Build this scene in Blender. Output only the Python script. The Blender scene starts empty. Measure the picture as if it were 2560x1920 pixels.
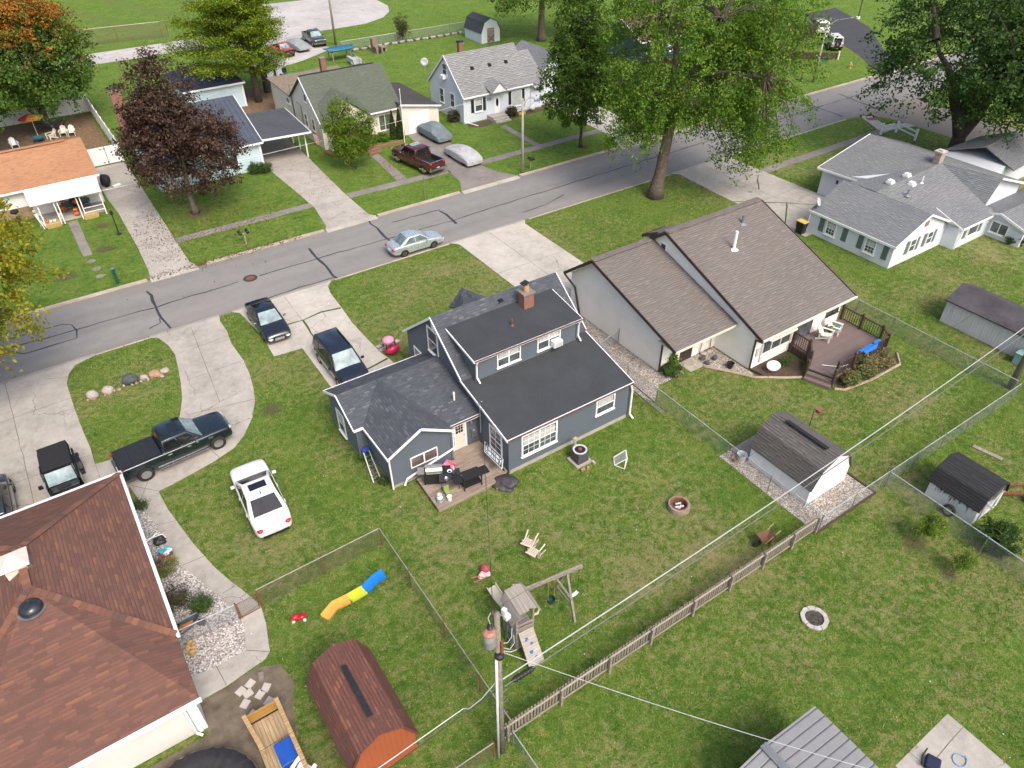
import bpy, bmesh, math, random
import numpy as np
from mathutils import Vector, Matrix
R_ = math.radians
SC = bpy.context.scene
COL = SC.collection

# ---------------------------------------------------------------- camera, sky, sun, exposure
cam_d = bpy.data.cameras.new('camera')
cam = bpy.data.objects.new('camera', cam_d)
COL.objects.link(cam)
RT, DN, FW = (0.82978, -0.558025, -0.008537), (-0.354215, -0.514771, -0.780732), (0.431273, 0.65086, -0.624808)
cam.matrix_world = Matrix(((RT[0], -DN[0], -FW[0], 0), (RT[1], -DN[1], -FW[1], 0), (RT[2], -DN[2], -FW[2], 28.0), (0, 0, 0, 1)))
cam_d.sensor_width = 36.0
cam_d.lens = 1835.17 / 2560 * 36.0
cam_d.clip_start = 0.5
cam_d.clip_end = 4000
SC.camera = cam

SUN_EL, SUN_AZ = 50.0, 270.0            # direction the light comes from, azimuth measured from +X counter-clockwise
world = bpy.data.worlds.new('World')
SC.world = world
world.use_nodes = True
wn = world.node_tree
bg = wn.nodes['Background']
sky = wn.nodes.new('ShaderNodeTexSky')
sky.sky_type = 'NISHITA'
sky.sun_disc = False
sky.sun_elevation = R_(SUN_EL)
sky.sun_rotation = R_(90.0 - SUN_AZ)
sky.dust_density = 6.0
sky.air_density = 1.0
sky.ozone_density = 1.0
wn.links.new(sky.outputs[0], bg.inputs[0])
bg.inputs[1].default_value = 0.15
sun_d = bpy.data.lights.new('sun', 'SUN')
sun_d.energy = 1.15
sun_d.angle = R_(20.0)
sun_d.color = (1.0, 0.96, 0.90)
sun = bpy.data.objects.new('sun', sun_d)
COL.objects.link(sun)
sv = Vector((math.cos(R_(SUN_AZ)) * math.cos(R_(SUN_EL)), math.sin(R_(SUN_AZ)) * math.cos(R_(SUN_EL)), math.sin(R_(SUN_EL))))
sun.rotation_euler = sv.to_track_quat('Z', 'Y').to_euler()
sun.location = (0, 0, 60)
SC.view_settings.view_transform = 'Standard'
SC.view_settings.look = 'None'
SC.view_settings.gamma = 1.0
SC.view_settings.exposure = 0.7
SC.view_settings.use_curve_mapping = False
SC.cycles.max_bounces = 6
SC.cycles.transparent_max_bounces = 24

# ---------------------------------------------------------------- mesh helpers
class MB:
    def __init__(s):
        s.v = []; s.f = []
    def add(s, vs, fs):
        o = len(s.v)
        s.v.extend([tuple(x) for x in vs]); s.f.extend([tuple(i + o for i in f) for f in fs])
        return s
    def poly(s, pts):
        return s.add(pts, [tuple(range(len(pts)))])
    def box(s, x0, x1, y0, y1, z0, z1):
        vs = [(x, y, z) for z in (z0, z1) for y in (y0, y1) for x in (x0, x1)]
        return s.add(vs, [(0, 2, 3, 1), (4, 5, 7, 6), (0, 1, 5, 4), (2, 6, 7, 3), (0, 4, 6, 2), (1, 3, 7, 5)])
    def cbox(s, c, d, rz=0.0, rx=0.0, ry=0.0):
        m = Matrix.Translation(Vector(c)) @ Matrix.Rotation(rz, 4, 'Z') @ Matrix.Rotation(ry, 4, 'Y') @ Matrix.Rotation(rx, 4, 'X')
        t = MB().box(-d[0] / 2, d[0] / 2, -d[1] / 2, d[1] / 2, -d[2] / 2, d[2] / 2)
        return s.add([m @ Vector(v) for v in t.v], t.f)
    def prism(s, pts, z0, z1):
        n = len(pts)
        vs = [(p[0], p[1], z0) for p in pts] + [(p[0], p[1], z1) for p in pts]
        a = sum(pts[i][0] * pts[(i + 1) % n][1] - pts[(i + 1) % n][0] * pts[i][1] for i in range(n))
        top = tuple(range(n, 2 * n)); bot = tuple(range(n - 1, -1, -1))
        if a < 0: top = top[::-1]; bot = bot[::-1]
        fs = [top, bot]
        for i in range(n):
            j = (i + 1) % n
            q_ = (i, j, n + j, n + i)
            fs.append(q_ if a > 0 else q_[::-1])
        return s.add(vs, fs)
    def extr(s, pts, d):
        """planar polygon (3-D points) thickened by vector d"""
        n = len(pts); d = Vector(d)
        P = [Vector(p) for p in pts]
        vs = P + [p + d for p in P]
        nr = Vector((0, 0, 0))
        for i in range(n): nr += P[i].cross(P[(i + 1) % n])
        fl = nr.dot(d) < 0
        fs = [tuple(range(n)) if fl else tuple(range(n - 1, -1, -1)), tuple(range(2 * n - 1, n - 1, -1)) if fl else tuple(range(n, 2 * n))]
        for i in range(n):
            j = (i + 1) % n
            q_ = (i, n + i, n + j, j)
            fs.append(q_ if fl else q_[::-1])
        return s.add(vs, fs)
    def beam(s, a, b, w, h, up=(0, 0, 1)):
        a = Vector(a); b = Vector(b); d = (b - a).normalized(); up = Vector(up)
        sd = d.cross(up)
        if sd.length < 1e-4: sd = d.cross(Vector((0, 1, 0)))
        sd.normalize(); u = sd.cross(d).normalized()
        vs = []
        for p in (a, b):
            for i, j in ((-1, -1), (1, -1), (1, 1), (-1, 1)):
                vs.append(p + sd * (w / 2 * i) + u * (h / 2 * j))
        return s.add(vs, [(3, 2, 1, 0), (4, 5, 6, 7), (0, 1, 5, 4), (1, 2, 6, 5), (2, 3, 7, 6), (3, 0, 4, 7)])
    def tube(s, pts, r, n=8, caps=True):
        P = [Vector(p) for p in pts]; k = len(P)
        rr = r if isinstance(r, (list, tuple)) else [r] * k
        vs = []; fs = []; pu = None
        for i, p in enumerate(P):
            d = (P[min(i + 1, k - 1)] - P[max(i - 1, 0)])
            if d.length < 1e-6: d = Vector((0, 0, 1))
            d.normalize()
            if pu is None:
                pu = d.cross(Vector((0, 0, 1)))
                if pu.length < 0.01: pu = d.cross(Vector((0, 1, 0)))
            u = (pu - d * pu.dot(d))
            u.normalize(); w = d.cross(u); pu = u
            for j in range(n):
                a = 2 * math.pi * j / n
                vs.append(p + (u * math.cos(a) + w * math.sin(a)) * rr[i])
        for i in range(k - 1):
            for j in range(n):
                j2 = (j + 1) % n
                fs.append((i * n + j, i * n + j2, (i + 1) * n + j2, (i + 1) * n + j))
        if caps:
            fs.append(tuple(range(n - 1, -1, -1))); fs.append(tuple(range((k - 1) * n, k * n)))
        return s.add(vs, fs)
    def cyl(s, a, b, r, r2=None, n=16):
        return s.tube([a, b], [r, r if r2 is None else r2], n)
    def lathe(s, prof, c=(0, 0, 0), n=24, sx=1.0, sy=1.0, closed=False):
        vs = []; fs = []; k = len(prof)
        for r, z in prof:
            for j in range(n):
                a = 2 * math.pi * j / n
                vs.append((c[0] + r * math.cos(a) * sx, c[1] + r * math.sin(a) * sy, c[2] + z))
        for i in range(k - 1 + (1 if closed else 0)):
            i2 = (i + 1) % k
            for j in range(n):
                j2 = (j + 1) % n
                fs.append((i * n + j, i * n + j2, i2 * n + j2, i2 * n + j))
        if not closed:
            if prof[0][0] > 1e-4: fs.append(tuple(range(n - 1, -1, -1)))
            if prof[-1][0] > 1e-4: fs.append(tuple(range((k - 1) * n, k * n)))
        return s.add(vs, fs)
    def loft(s, rings, caps=True, closed=True):
        n = len(rings[0]); vs = [p for r in rings for p in r]; fs = []
        for i in range(len(rings) - 1):
            for j in range(n if closed else n - 1):
                j2 = (j + 1) % n
                fs.append((i * n + j, i * n + j2, (i + 1) * n + j2, (i + 1) * n + j))
        if caps:
            fs.append(tuple(range(n - 1, -1, -1))); fs.append(tuple(range((len(rings) - 1) * n, len(rings) * n)))
        return s.add(vs, fs)
    def blob(s, c, r, rng, n=2, k=0.25, sq=1.0):
        bm = bmesh.new(); bmesh.ops.create_icosphere(bm, subdivisions=n, radius=1.0)
        ph = [rng.uniform(0, 6.28) for _ in range(6)]
        vs = []
        for v in bm.verts:
            p = v.co
            q_ = 1 + k * (math.sin(2.3 * p.x + ph[0]) * math.cos(2.1 * p.y + ph[1]) + 0.6 * math.sin(3.7 * p.z + ph[2] + 2 * p.x) + 0.35 * math.sin(6.1 * p.y + ph[3]) * math.cos(5.3 * p.x + ph[4]))
            vs.append((c[0] + p.x * r[0] * q_, c[1] + p.y * r[1] * q_, c[2] + p.z * r[2] * q_))
        fs = [tuple(l.index for l in f.verts) for f in bm.faces]
        bm.free()
        return s.add(vs, fs)
    def xf(s, m):
        s.v = [tuple(m @ Vector(v)) for v in s.v]; return s
    def mesh(s, name, mat=None, smooth=False, uv=True):
        me = bpy.data.meshes.new(name)
        me.from_pydata([tuple(v) for v in s.v], [], s.f)
        if uv:
            ul = me.uv_layers.new(name='UVMap')
            co = me.vertices
            Z = Vector((0, 0, 1))
            for p in me.polygons:
                n = p.normal
                if abs(n.z) > 0.9995: u = Vector((1, 0, 0)); w = Vector((0, 1, 0))
                else:
                    u = Z.cross(n); u.normalize(); w = n.cross(u)
                for li in p.loop_indices:
                    c = co[me.loops[li].vertex_index].co
                    ul.data[li].uv = (c.dot(u), c.dot(w))
        if smooth:
            me.polygons.foreach_set('use_smooth', [True] * len(me.polygons))
        if mat is not None: me.materials.append(mat)
        me.update()
        return me

def fix(me):
    bm = bmesh.new(); bm.from_mesh(me)
    bmesh.ops.recalc_face_normals(bm, faces=bm.faces)
    bm.to_mesh(me); bm.free()

def smooth_by_angle(me, ang=40):
    bm = bmesh.new(); bm.from_mesh(me)
    for e in bm.edges:
        if len(e.link_faces) == 2: e.smooth = e.calc_face_angle(0) < R_(ang)
    for f in bm.faces: f.smooth = True
    bm.to_mesh(me); bm.free()

class T:
    """a thing: an Empty at its base with its parts as children.  Parts are given in world coordinates (world=True) or local ones."""
    def __init__(s, name, label, cat, loc=(0, 0, 0), rz=0.0, group=None, world=True):
        o = bpy.data.objects.new(name, None); COL.objects.link(o)
        o.empty_display_size = 0.2
        o.location = loc; o.rotation_euler = (0, 0, rz)
        o['label'] = label; o['category'] = cat
        if group: o['group'] = group
        s.o = o; s.world = world
        s.inv = Matrix.Translation(-Vector(loc)) if world else Matrix.Identity(4)
    def part(s, name, mb, mat, parent=None, smooth=False, ang=None, label=None, stuff=False, bevel=0, rec=False):
        me = mb if isinstance(mb, bpy.types.Mesh) else mb.mesh(name, mat, smooth)
        if rec: fix(me)
        if ang: smooth_by_angle(me, ang)
        ob = bpy.data.objects.new(name, me); COL.objects.link(ob)
        if parent is None:
            ob.parent = s.o; ob.matrix_parent_inverse = s.inv
        else:
            ob.parent = parent
        if label: ob['label'] = label
        if stuff: ob['kind'] = 'stuff'
        if bevel:
            m = ob.modifiers.new('bevel', 'BEVEL'); m.width = bevel; m.segments = 2; m.limit_method = 'ANGLE'; m.angle_limit = R_(40)
        return ob

def one(name, label, cat, mb, mat, group=None, smooth=False, ang=None, kind=None, bevel=0):
    """a thing that is a single mesh (built in world coordinates)"""
    me = mb if isinstance(mb, bpy.types.Mesh) else mb.mesh(name, mat, smooth)
    if ang: smooth_by_angle(me, ang)
    ob = bpy.data.objects.new(name, me); COL.objects.link(ob)
    if label: ob['label'] = label
    if cat: ob['category'] = cat
    if group: ob['group'] = group
    if kind: ob['kind'] = kind
    if bevel:
        m = ob.modifiers.new('bevel', 'BEVEL'); m.width = bevel; m.segments = 2; m.limit_method = 'ANGLE'
    return ob

def struct(name, mb, mat, smooth=False):
    return one(name, None, None, mb, mat, kind='structure', smooth=smooth)

def dup(root, loc, rz=None, label=None):
    r = root.copy(); COL.objects.link(r); r.location = loc
    if rz is not None: r.rotation_euler = (0, 0, rz)
    if label: r['label'] = label
    for ch in list(root.children):
        c = ch.copy(); COL.objects.link(c); c.parent = r
        for g in list(ch.children):
            d = g.copy(); COL.objects.link(d); d.parent = c
    return r

# ---------------------------------------------------------------- materials
class N:
    def __init__(s, name):
        s.m = bpy.data.materials.new(name); s.m.use_nodes = True
        s.t = s.m.node_tree; s.b = s.t.nodes['Principled BSDF']; s.out = s.t.nodes['Material Output']
    def n(s, typ, **kw):
        x = s.t.nodes.new('ShaderNode' + typ)
        for k, v in kw.items(): setattr(x, k, v)
        return x
    def l(s, a, b): s.t.links.new(a, b)
    def set(s, **kw):
        for k, v in kw.items():
            i = s.b.inputs[k.replace('_', ' ')]
            if hasattr(v, 'is_linked') or isinstance(v, bpy.types.NodeSocket): s.l(v, i)
            else: i.default_value = v
    def val(s, sock, v):
        if isinstance(v, bpy.types.NodeSocket): s.l(v, sock)
        else: sock.default_value = v
    def obj(s): return s.n('TexCoord').outputs['Object']
    def gen(s): return s.n('NewGeometry').outputs['Position']
    def uv(s): return s.n('TexCoord').outputs['UV']
    def scale(s, vec, sc, rot=(0, 0, 0)):
        m = s.n('Mapping'); s.l(vec, m.inputs[0]); m.inputs['Scale'].default_value = sc; m.inputs['Rotation'].default_value = rot
        return m.outputs[0]
    def noise(s, vec, sc, det=4, rough=0.6, dist=0.0, out='Fac'):
        x = s.n('TexNoise'); s.l(vec, x.inputs['Vector']); x.inputs['Scale'].default_value = sc; x.inputs['Detail'].default_value = det
        x.inputs['Roughness'].default_value = rough; x.inputs['Distortion'].default_value = dist
        return x.outputs[out]
    def ramp(s, fac, stops, interp='LINEAR'):
        x = s.n('ValToRGB'); s.l(fac, x.inputs[0]); cr = x.color_ramp; cr.interpolation = interp
        while len(cr.elements) > 1: cr.elements.remove(cr.elements[-1])
        cr.elements[0].position = stops[0][0]; cr.elements[0].color = c4(stops[0][1])
        for p, c in stops[1:]:
            e = cr.elements.new(p); e.color = c4(c)
        return x.outputs[0]
    def mix(s, fac, a, b, typ='MIX'):
        x = s.n('Mix', data_type='RGBA', blend_type=typ)
        s.val(x.inputs[0], fac); 
        for i, v in ((6, a), (7, b)):
            if isinstance(v, bpy.types.NodeSocket): s.l(v, x.inputs[i])
            else: x.inputs[i].default_value = c4(v)
        return x.outputs[2]
    def math(s, op, a, b=0.0, c=None):
        x = s.n('Math', operation=op); s.val(x.inputs[0], a); s.val(x.inputs[1], b)
        if c is not None: s.val(x.inputs[2], c)
        return x.outputs[0]
    def bump(s, h, st=0.3, dist=0.02):
        x = s.n('Bump'); s.l(h, x.inputs['Height']); x.inputs['Strength'].default_value = st; x.inputs['Distance'].default_value = dist
        s.l(x.outputs[0], s.b.inputs['Normal']); return x.outputs[0]
    def sep(s, v):
        x = s.n('SeparateXYZ'); s.l(v, x.inputs[0]); return x.outputs

def c4(c):
    if isinstance(c, (int, float)): return (c, c, c, 1)
    return (c[0], c[1], c[2], 1)

def hx(h):
    h = h.lstrip('#'); o = []
    for i in (0, 2, 4):
        v = int(h[i:i + 2], 16) / 255; o.append(v / 12.92 if v <= 0.04045 else ((v + 0.055) / 1.055) ** 2.4)
    return tuple(o)

def plain(name, col, rough=0.6, metal=0.0, var=0.12, sc=3.0, spec=0.5, coat=0.0, bump=0.0):
    k = N(name); o = k.obj()
    nz = k.noise(o, sc, 5, 0.65)
    col = c4(col)
    lo = [x * (1 - var) for x in col[:3]]; hi = [min(1, x * (1 + var)) for x in col[:3]]
    k.set(Base_Color=k.ramp(nz, [(0.3, lo), (0.7, hi)]), Roughness=rough, Metallic=metal)
    k.b.inputs['Specular IOR Level'].default_value = spec
    if coat: k.b.inputs['Coat Weight'].default_value = coat; k.b.inputs['Coat Roughness'].default_value = 0.04
    if bump: k.bump(k.noise(o, sc * 8, 4), bump, 0.02)
    return k.m

def shingle(name, c1, c2, c3, row=0.145, wid=0.30, mort=0.30, weather=0.25, dashes=0.85):
    """asphalt shingles laid in courses along the slope (UV metres): every tab has its own tone, the butt edge of each course is a small step"""
    k = N(name); u = k.sep(k.uv())
    ri = k.math('FLOOR', k.math('DIVIDE', u[1], row)); rf = k.math('FRACT', k.math('DIVIDE', u[1], row))
    w1 = k.n('TexWhiteNoise', noise_dimensions='1D'); k.l(ri, w1.inputs['W'])
    cu = k.math('ADD', k.math('DIVIDE', u[0], wid), k.math('MULTIPLY', w1.outputs['Value'], 7.31))
    ci = k.math('FLOOR', cu); cf = k.math('FRACT', cu)
    cm = k.n('CombineXYZ'); k.l(ci, cm.inputs[0]); k.l(ri, cm.inputs[1])
    w2 = k.n('TexWhiteNoise', noise_dimensions='2D'); k.l(cm.outputs[0], w2.inputs['Vector'])
    dk = [x * (1 - mort) for x in c1]
    col = k.ramp(w2.outputs['Value'], [(0.0, [x * .93 for x in c1]), (0.3, c1), (0.6, c2), (0.85, c2), (1.0, c3)])
    dash = k.math('MULTIPLY', k.math('LESS_THAN', rf, 0.42), k.math('GREATER_THAN', w2.outputs['Value'], 0.45))
    col = k.mix(k.math('MULTIPLY', dash, dashes), col, dk)
    ob = k.gen()
    w = k.noise(k.scale(ob, (0.35, 0.35, 0.35)), 1.0, 5, 0.65); g = k.noise(ob, 38.0, 3, 0.7)
    col = k.mix(weather, col, k.ramp(w, [(0.3, [x * 0.55 for x in c1]), (0.7, [min(1, x * 1.5) for x in c1])]))
    col = k.mix(0.35, col, k.ramp(g, [(0.25, 0.25), (0.75, 0.75)]), 'OVERLAY')
    k.set(Base_Color=col, Roughness=0.93)
    k.b.inputs['Specular IOR Level'].default_value = 0.25
    slot = k.math('MULTIPLY', k.math('LESS_THAN', cf, 0.05), 0.7)
    h = k.math('ADD', k.ramp(rf, [(0.0, 0.0), (0.14, 0.9), (1.0, 0.35)]), k.math('MULTIPLY', slot, -1.0))
    h = k.math('ADD', h, k.math('MULTIPLY', g, 0.4))
    h = k.math('ADD', h, k.math('MULTIPLY', w2.outputs['Value'], 0.35))
    k.bump(h, 0.8, 0.016)
    return k.m

def siding(name, col, row=0.115, var=0.06, vertical=False, st=0.8, dirt=0.0):
    k = N(name); u = k.uv(); s_ = k.sep(u); v = s_[0] if vertical else s_[1]
    saw = k.math('FRACT', k.math('DIVIDE', v, row))
    ob = k.gen(); nz = k.noise(ob, 0.8, 5, 0.6)
    c = k.ramp(nz, [(0.3, [x * (1 - var) for x in col]), (0.7, [min(1, x * (1 + var)) for x in col])])
    if dirt:
        streak = k.noise(k.scale(ob, (9, 9, 0.8)), 1.0, 4, 0.7)
        c = k.mix(k.math('MULTIPLY', k.ramp(streak, [(0.5, 0.0), (0.75, 1.0)]), dirt), c, (0.16, 0.14, 0.11))
    k.set(Base_Color=c, Roughness=0.5)
    k.b.inputs['Specular IOR Level'].default_value = 0.3
    if vertical: h = k.ramp(saw, [(0.0, 0.0), (0.05, 0.0), (0.1, 1.0), (0.9, 1.0), (0.95, 0.0)])
    else: h = k.ramp(saw, [(0.0, 0.0), (0.12, 1.0), (1.0, 0.15)])
    k.bump(h, st, 0.03)
    return k.m

def bricky(name, c1, c2, mortar, w=0.21, h=0.075):
    k = N(name); u = k.uv(); br = k.n('TexBrick'); k.l(u, br.inputs['Vector'])
    br.inputs['Scale'].default_value = 1.0; br.inputs['Brick Width'].default_value = w; br.inputs['Row Height'].default_value = h
    br.inputs['Mortar Size'].default_value = 0.012; br.inputs['Color1'].default_value = c4(c1); br.inputs['Color2'].default_value = c4(c2); br.inputs['Mortar'].default_value = c4(mortar)
    ob = k.gen(); nz = k.noise(ob, 14, 4)
    k.set(Base_Color=k.mix(0.4, br.outputs['Color'], k.ramp(nz, [(0.3, 0.3), (0.7, 0.7)]), 'OVERLAY'), Roughness=0.9)
    k.bump(k.math('SUBTRACT', 1.0, br.outputs['Fac']), 0.5, 0.01)
    return k.m

def planks(name, c1, c2, c3, w=0.14, along='u', gap=0.06, rough=0.85):
    """boards: each board has its own tone, gaps between them, grain along the board (UV metres)"""
    k = N(name); u = k.uv(); s_ = k.sep(u)
    a, b = (s_[0], s_[1]) if along == 'u' else (s_[1], s_[0])
    idx = k.math('FLOOR', k.math('DIVIDE', b, w)); fr = k.math('FRACT', k.math('DIVIDE', b, w))
    wh = k.n('TexWhiteNoise', noise_dimensions='1D'); k.l(idx, wh.inputs['W'])
    cm = k.n('CombineXYZ'); k.l(k.math('ADD', k.math('MULTIPLY', a, 1.2), k.math('MULTIPLY', wh.outputs['Value'], 37.0)), cm.inputs[0]); k.l(k.math('MULTIPLY', b, 22.0), cm.inputs[1])
    gr = k.noise(cm.outputs[0], 1.0, 5, 0.65)
    col = k.ramp(gr, [(0.28, c1), (0.5, c2), (0.74, c3)])
    col = k.mix(k.math('MULTIPLY', wh.outputs['Value'], 0.45), col, c1)
    gp = k.ramp(fr, [(0.0, 0.0), (gap, 1.0), (1 - gap, 1.0), (1.0, 0.0)])
    k.set(Base_Color=col, Roughness=rough)
    k.b.inputs['Specular IOR Level'].default_value = 0.25
    k.bump(k.math('ADD', gp, k.math('MULTIPLY', gr, 0.25)), 0.9, 0.02)
    return k.m

def carpaint(name, col, metal=0.0, rough=0.25):
    k = N(name); o = k.obj()
    nz = k.noise(o, 2.2, 4, 0.6)
    k.set(Base_Color=k.ramp(nz, [(0.3, [x * 0.9 for x in col]), (0.7, [min(1, x * 1.1 + 0.002) for x in col])]), Roughness=k.ramp(k.noise(o, 5.0, 3), [(0.3, rough * 0.8), (0.7, rough * 1.25)]), Metallic=metal)
    k.b.inputs['Coat Weight'].default_value = 1.0; k.b.inputs['Coat Roughness'].default_value = 0.05
    return k.m

def foliage(name, stops, trans=0.25, top=None, rough=0.6):
    """leaf tones picked per leaf; `top` = (z0, z1, colour stops) mixes in autumn leaves with height and in patches"""
    k = N(name); g = k.n('NewGeometry')
    oo = k.obj()
    big = k.noise(oo, 0.45, 3, 0.6)
    f = k.math('ADD', k.math('MULTIPLY', g.outputs['Random Per Island'], 0.6), k.math('MULTIPLY', big, 0.5))
    col = k.ramp(f, stops)
    if top:
        z0, z1, st2 = top
        zz = k.sep(oo)[2]
        mr = k.n('MapRange'); k.l(zz, mr.inputs[0]); mr.inputs[1].default_value = z0; mr.inputs[2].default_value = z1
        pt = k.math('ADD', k.math('MULTIPLY', mr.outputs[0], 0.42), k.math('MULTIPLY', k.noise(oo, 0.55, 4, 0.65), 1.0))
        c2 = k.ramp(g.outputs['Random Per Island'], st2)
        col = k.mix(k.ramp(pt, [(0.72, 0.0), (0.83, 1.0)]), col, c2)
    k.set(Base_Color=col, Roughness=rough)
    k.b.inputs['Specular IOR Level'].default_value = 0.25
    tr = k.n('BsdfTranslucent'); k.l(k.mix(1.0, col, (1.0, 1.0, 0.55), 'MULTIPLY'), tr.inputs[0])
    mx = k.n('MixShader'); mx.inputs[0].default_value = trans
    k.l(k.b.outputs[0], mx.inputs[1]); k.l(tr.outputs[0], mx.inputs[2]); k.l(mx.outputs[0], k.out.inputs[0])
    return k.m

def chainlink(name, col, cell=0.06, cover=0.13):
    """woven wire: diamonds of wire with air between them"""
    k = N(name); u = k.uv(); s_ = k.sep(u)
    a = k.math('ADD', s_[0], s_[1]); b = k.math('SUBTRACT', s_[0], s_[1])
    def wire(x): return k.math('LESS_THAN', k.math('ABSOLUTE', k.math('SUBTRACT', k.math('FRACT', k.math('DIVIDE', x, cell)), 0.5)), cover / 2)
    m = k.math('MAXIMUM', wire(a), wire(b))
    k.set(Base_Color=c4(col), Roughness=0.5, Metallic=0.3, Alpha=m)
    return k.m

def glassy(name, col=(0.02, 0.025, 0.03), rough=0.06, var=True):
    k = N(name); o = k.obj()
    nz = k.noise(o, 1.6, 3, 0.6)
    k.set(Base_Color=k.ramp(nz, [(0.35, col), (0.7, [x * 2.2 for x in col])]) if var else c4(col), Roughness=rough)
    k.b.inputs['Specular IOR Level'].default_value = 0.8
    return k.m
# ---------------------------------------------------------------- surface materials
def grass_mat():
    k = N('lawn_grass'); p = k.gen()
    warp = k.noise(k.scale(p, (1, 1, 1)), 0.9, 4, 0.7, out='Color')
    wv = k.n('VectorMath', operation='MULTIPLY_ADD'); k.l(warp, wv.inputs[0]); wv.inputs[1].default_value = (0.9, 0.9, 0.0); k.l(p, wv.inputs[2])
    q = wv.outputs[0]
    big = k.noise(q, 0.11, 4, 0.6); mid = k.noise(q, 0.55, 5, 0.7); sml = k.noise(q, 2.6, 5, 0.75); fine = k.noise(p, 11.0, 4, 0.8)
    blade = k.noise(k.scale(p, (55, 16, 1), (0, 0, 0.6)), 1.0, 3, 0.7); blade2 = k.noise(k.scale(p, (18, 60, 1), (0, 0, -0.3)), 1.0, 3, 0.7)
    bl = k.math('MAXIMUM', blade, blade2)
    g = k.ramp(k.math('ADD', k.math('MULTIPLY', mid, 0.35), k.math('MULTIPLY', sml, 0.65)), [(0.36, (0.052, 0.120, 0.018)), (0.46, (0.100, 0.182, 0.028)), (0.54, (0.152, 0.225, 0.042)), (0.66, (0.225, 0.255, 0.072))])
    g = k.mix(0.85, g, k.ramp(bl, [(0.40, 0.16), (0.54, 0.46), (0.70, 0.88)]), 'OVERLAY')
    g = k.mix(0.5, g, k.ramp(fine, [(0.3, 0.15), (0.7, 0.85)]), 'OVERLAY')
    # dry thatch: straw patches, denser where the big noise says the lawn is thin; far field stays green
    s_ = k.sep(p)
    near = k.n('MapRange'); k.l(s_[1], near.inputs[0]); near.inputs[1].default_value = 44; near.inputs[2].default_value = 62; near.inputs[3].default_value = 1.0; near.inputs[4].default_value = 0.62
    dry = k.math('ADD', k.math('ADD', k.math('MULTIPLY', big, 0.55), k.math('MULTIPLY', sml, 0.60)), k.math('MULTIPLY', fine, 0.26))
    dm = k.ramp(k.math('MULTIPLY', dry, near.outputs[0]), [(0.685, 0.0), (0.83, 1.0)])
    straw = k.ramp(bl, [(0.35, (0.16, 0.125, 0.065)), (0.55, (0.33, 0.26, 0.145)), (0.75, (0.48, 0.40, 0.26))])
    col = k.mix(k.math('MULTIPLY', dm, 0.72), g, straw)
    # bare earth in a few places where the turf has worn through
    pts = [(-1.2, 59.0, 1.0), (2.07, 62.0, .8), (2.8, 66.5, .75), (-6.3, 43.6, .7), (6.4, 35.2, .75), (46.9, 57.3, .7), (44.8, 44.0, 1.1), (51.0, 25.2, 1.1), (10.0, 64.3, 1.3), (28.3, 8.2, .7), (28.0, 6.2, .5)]
    bare = None
    for x, y, r in pts:
        d = k.n('VectorMath', operation='DISTANCE'); k.l(k.scale(q, (1, 1, 0)), d.inputs[0]); d.inputs[1].default_value = (x + 0.45, y + 0.45, 0)
        m = k.ramp(k.math('DIVIDE', d.outputs['Value'], r), [(0.45, 0.85), (1.0, 0.0)])
        bare = m if bare is None else k.math('MAXIMUM', bare, m)
    col = k.mix(k.math('MULTIPLY', bare, k.ramp(sml, [(0.3, 0.5), (0.6, 1.0)])), col, k.ramp(fine, [(0.3, (0.075, 0.055, 0.036)), (0.7, (0.15, 0.115, 0.08))]))
    # mown field beyond the lane: pale mowing bands
    mow = k.math('MULTIPLY', k.ramp(k.math('FRACT', k.math('MULTIPLY', k.math('ADD', s_[0], k.math('MULTIPLY', s_[1], 0.35)), 0.11)), [(0.2, 0.0), (0.5, 0.5), (0.8, 0.0)]), k.ramp(k.math('DIVIDE', s_[1], 200.0), [(0.62, 0.0), (0.66, 1.0)]))
    col = k.mix(mow, col, (0.13, 0.155, 0.05))
    k.set(Base_Color=col, Roughness=0.95)
    k.b.inputs['Specular IOR Level'].default_value = 0.1
    h = k.math('ADD', k.math('MULTIPLY', bl, 1.0), k.math('MULTIPLY', fine, 0.8))
    k.bump(h, 0.8, 0.09)
    return k.m

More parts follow.
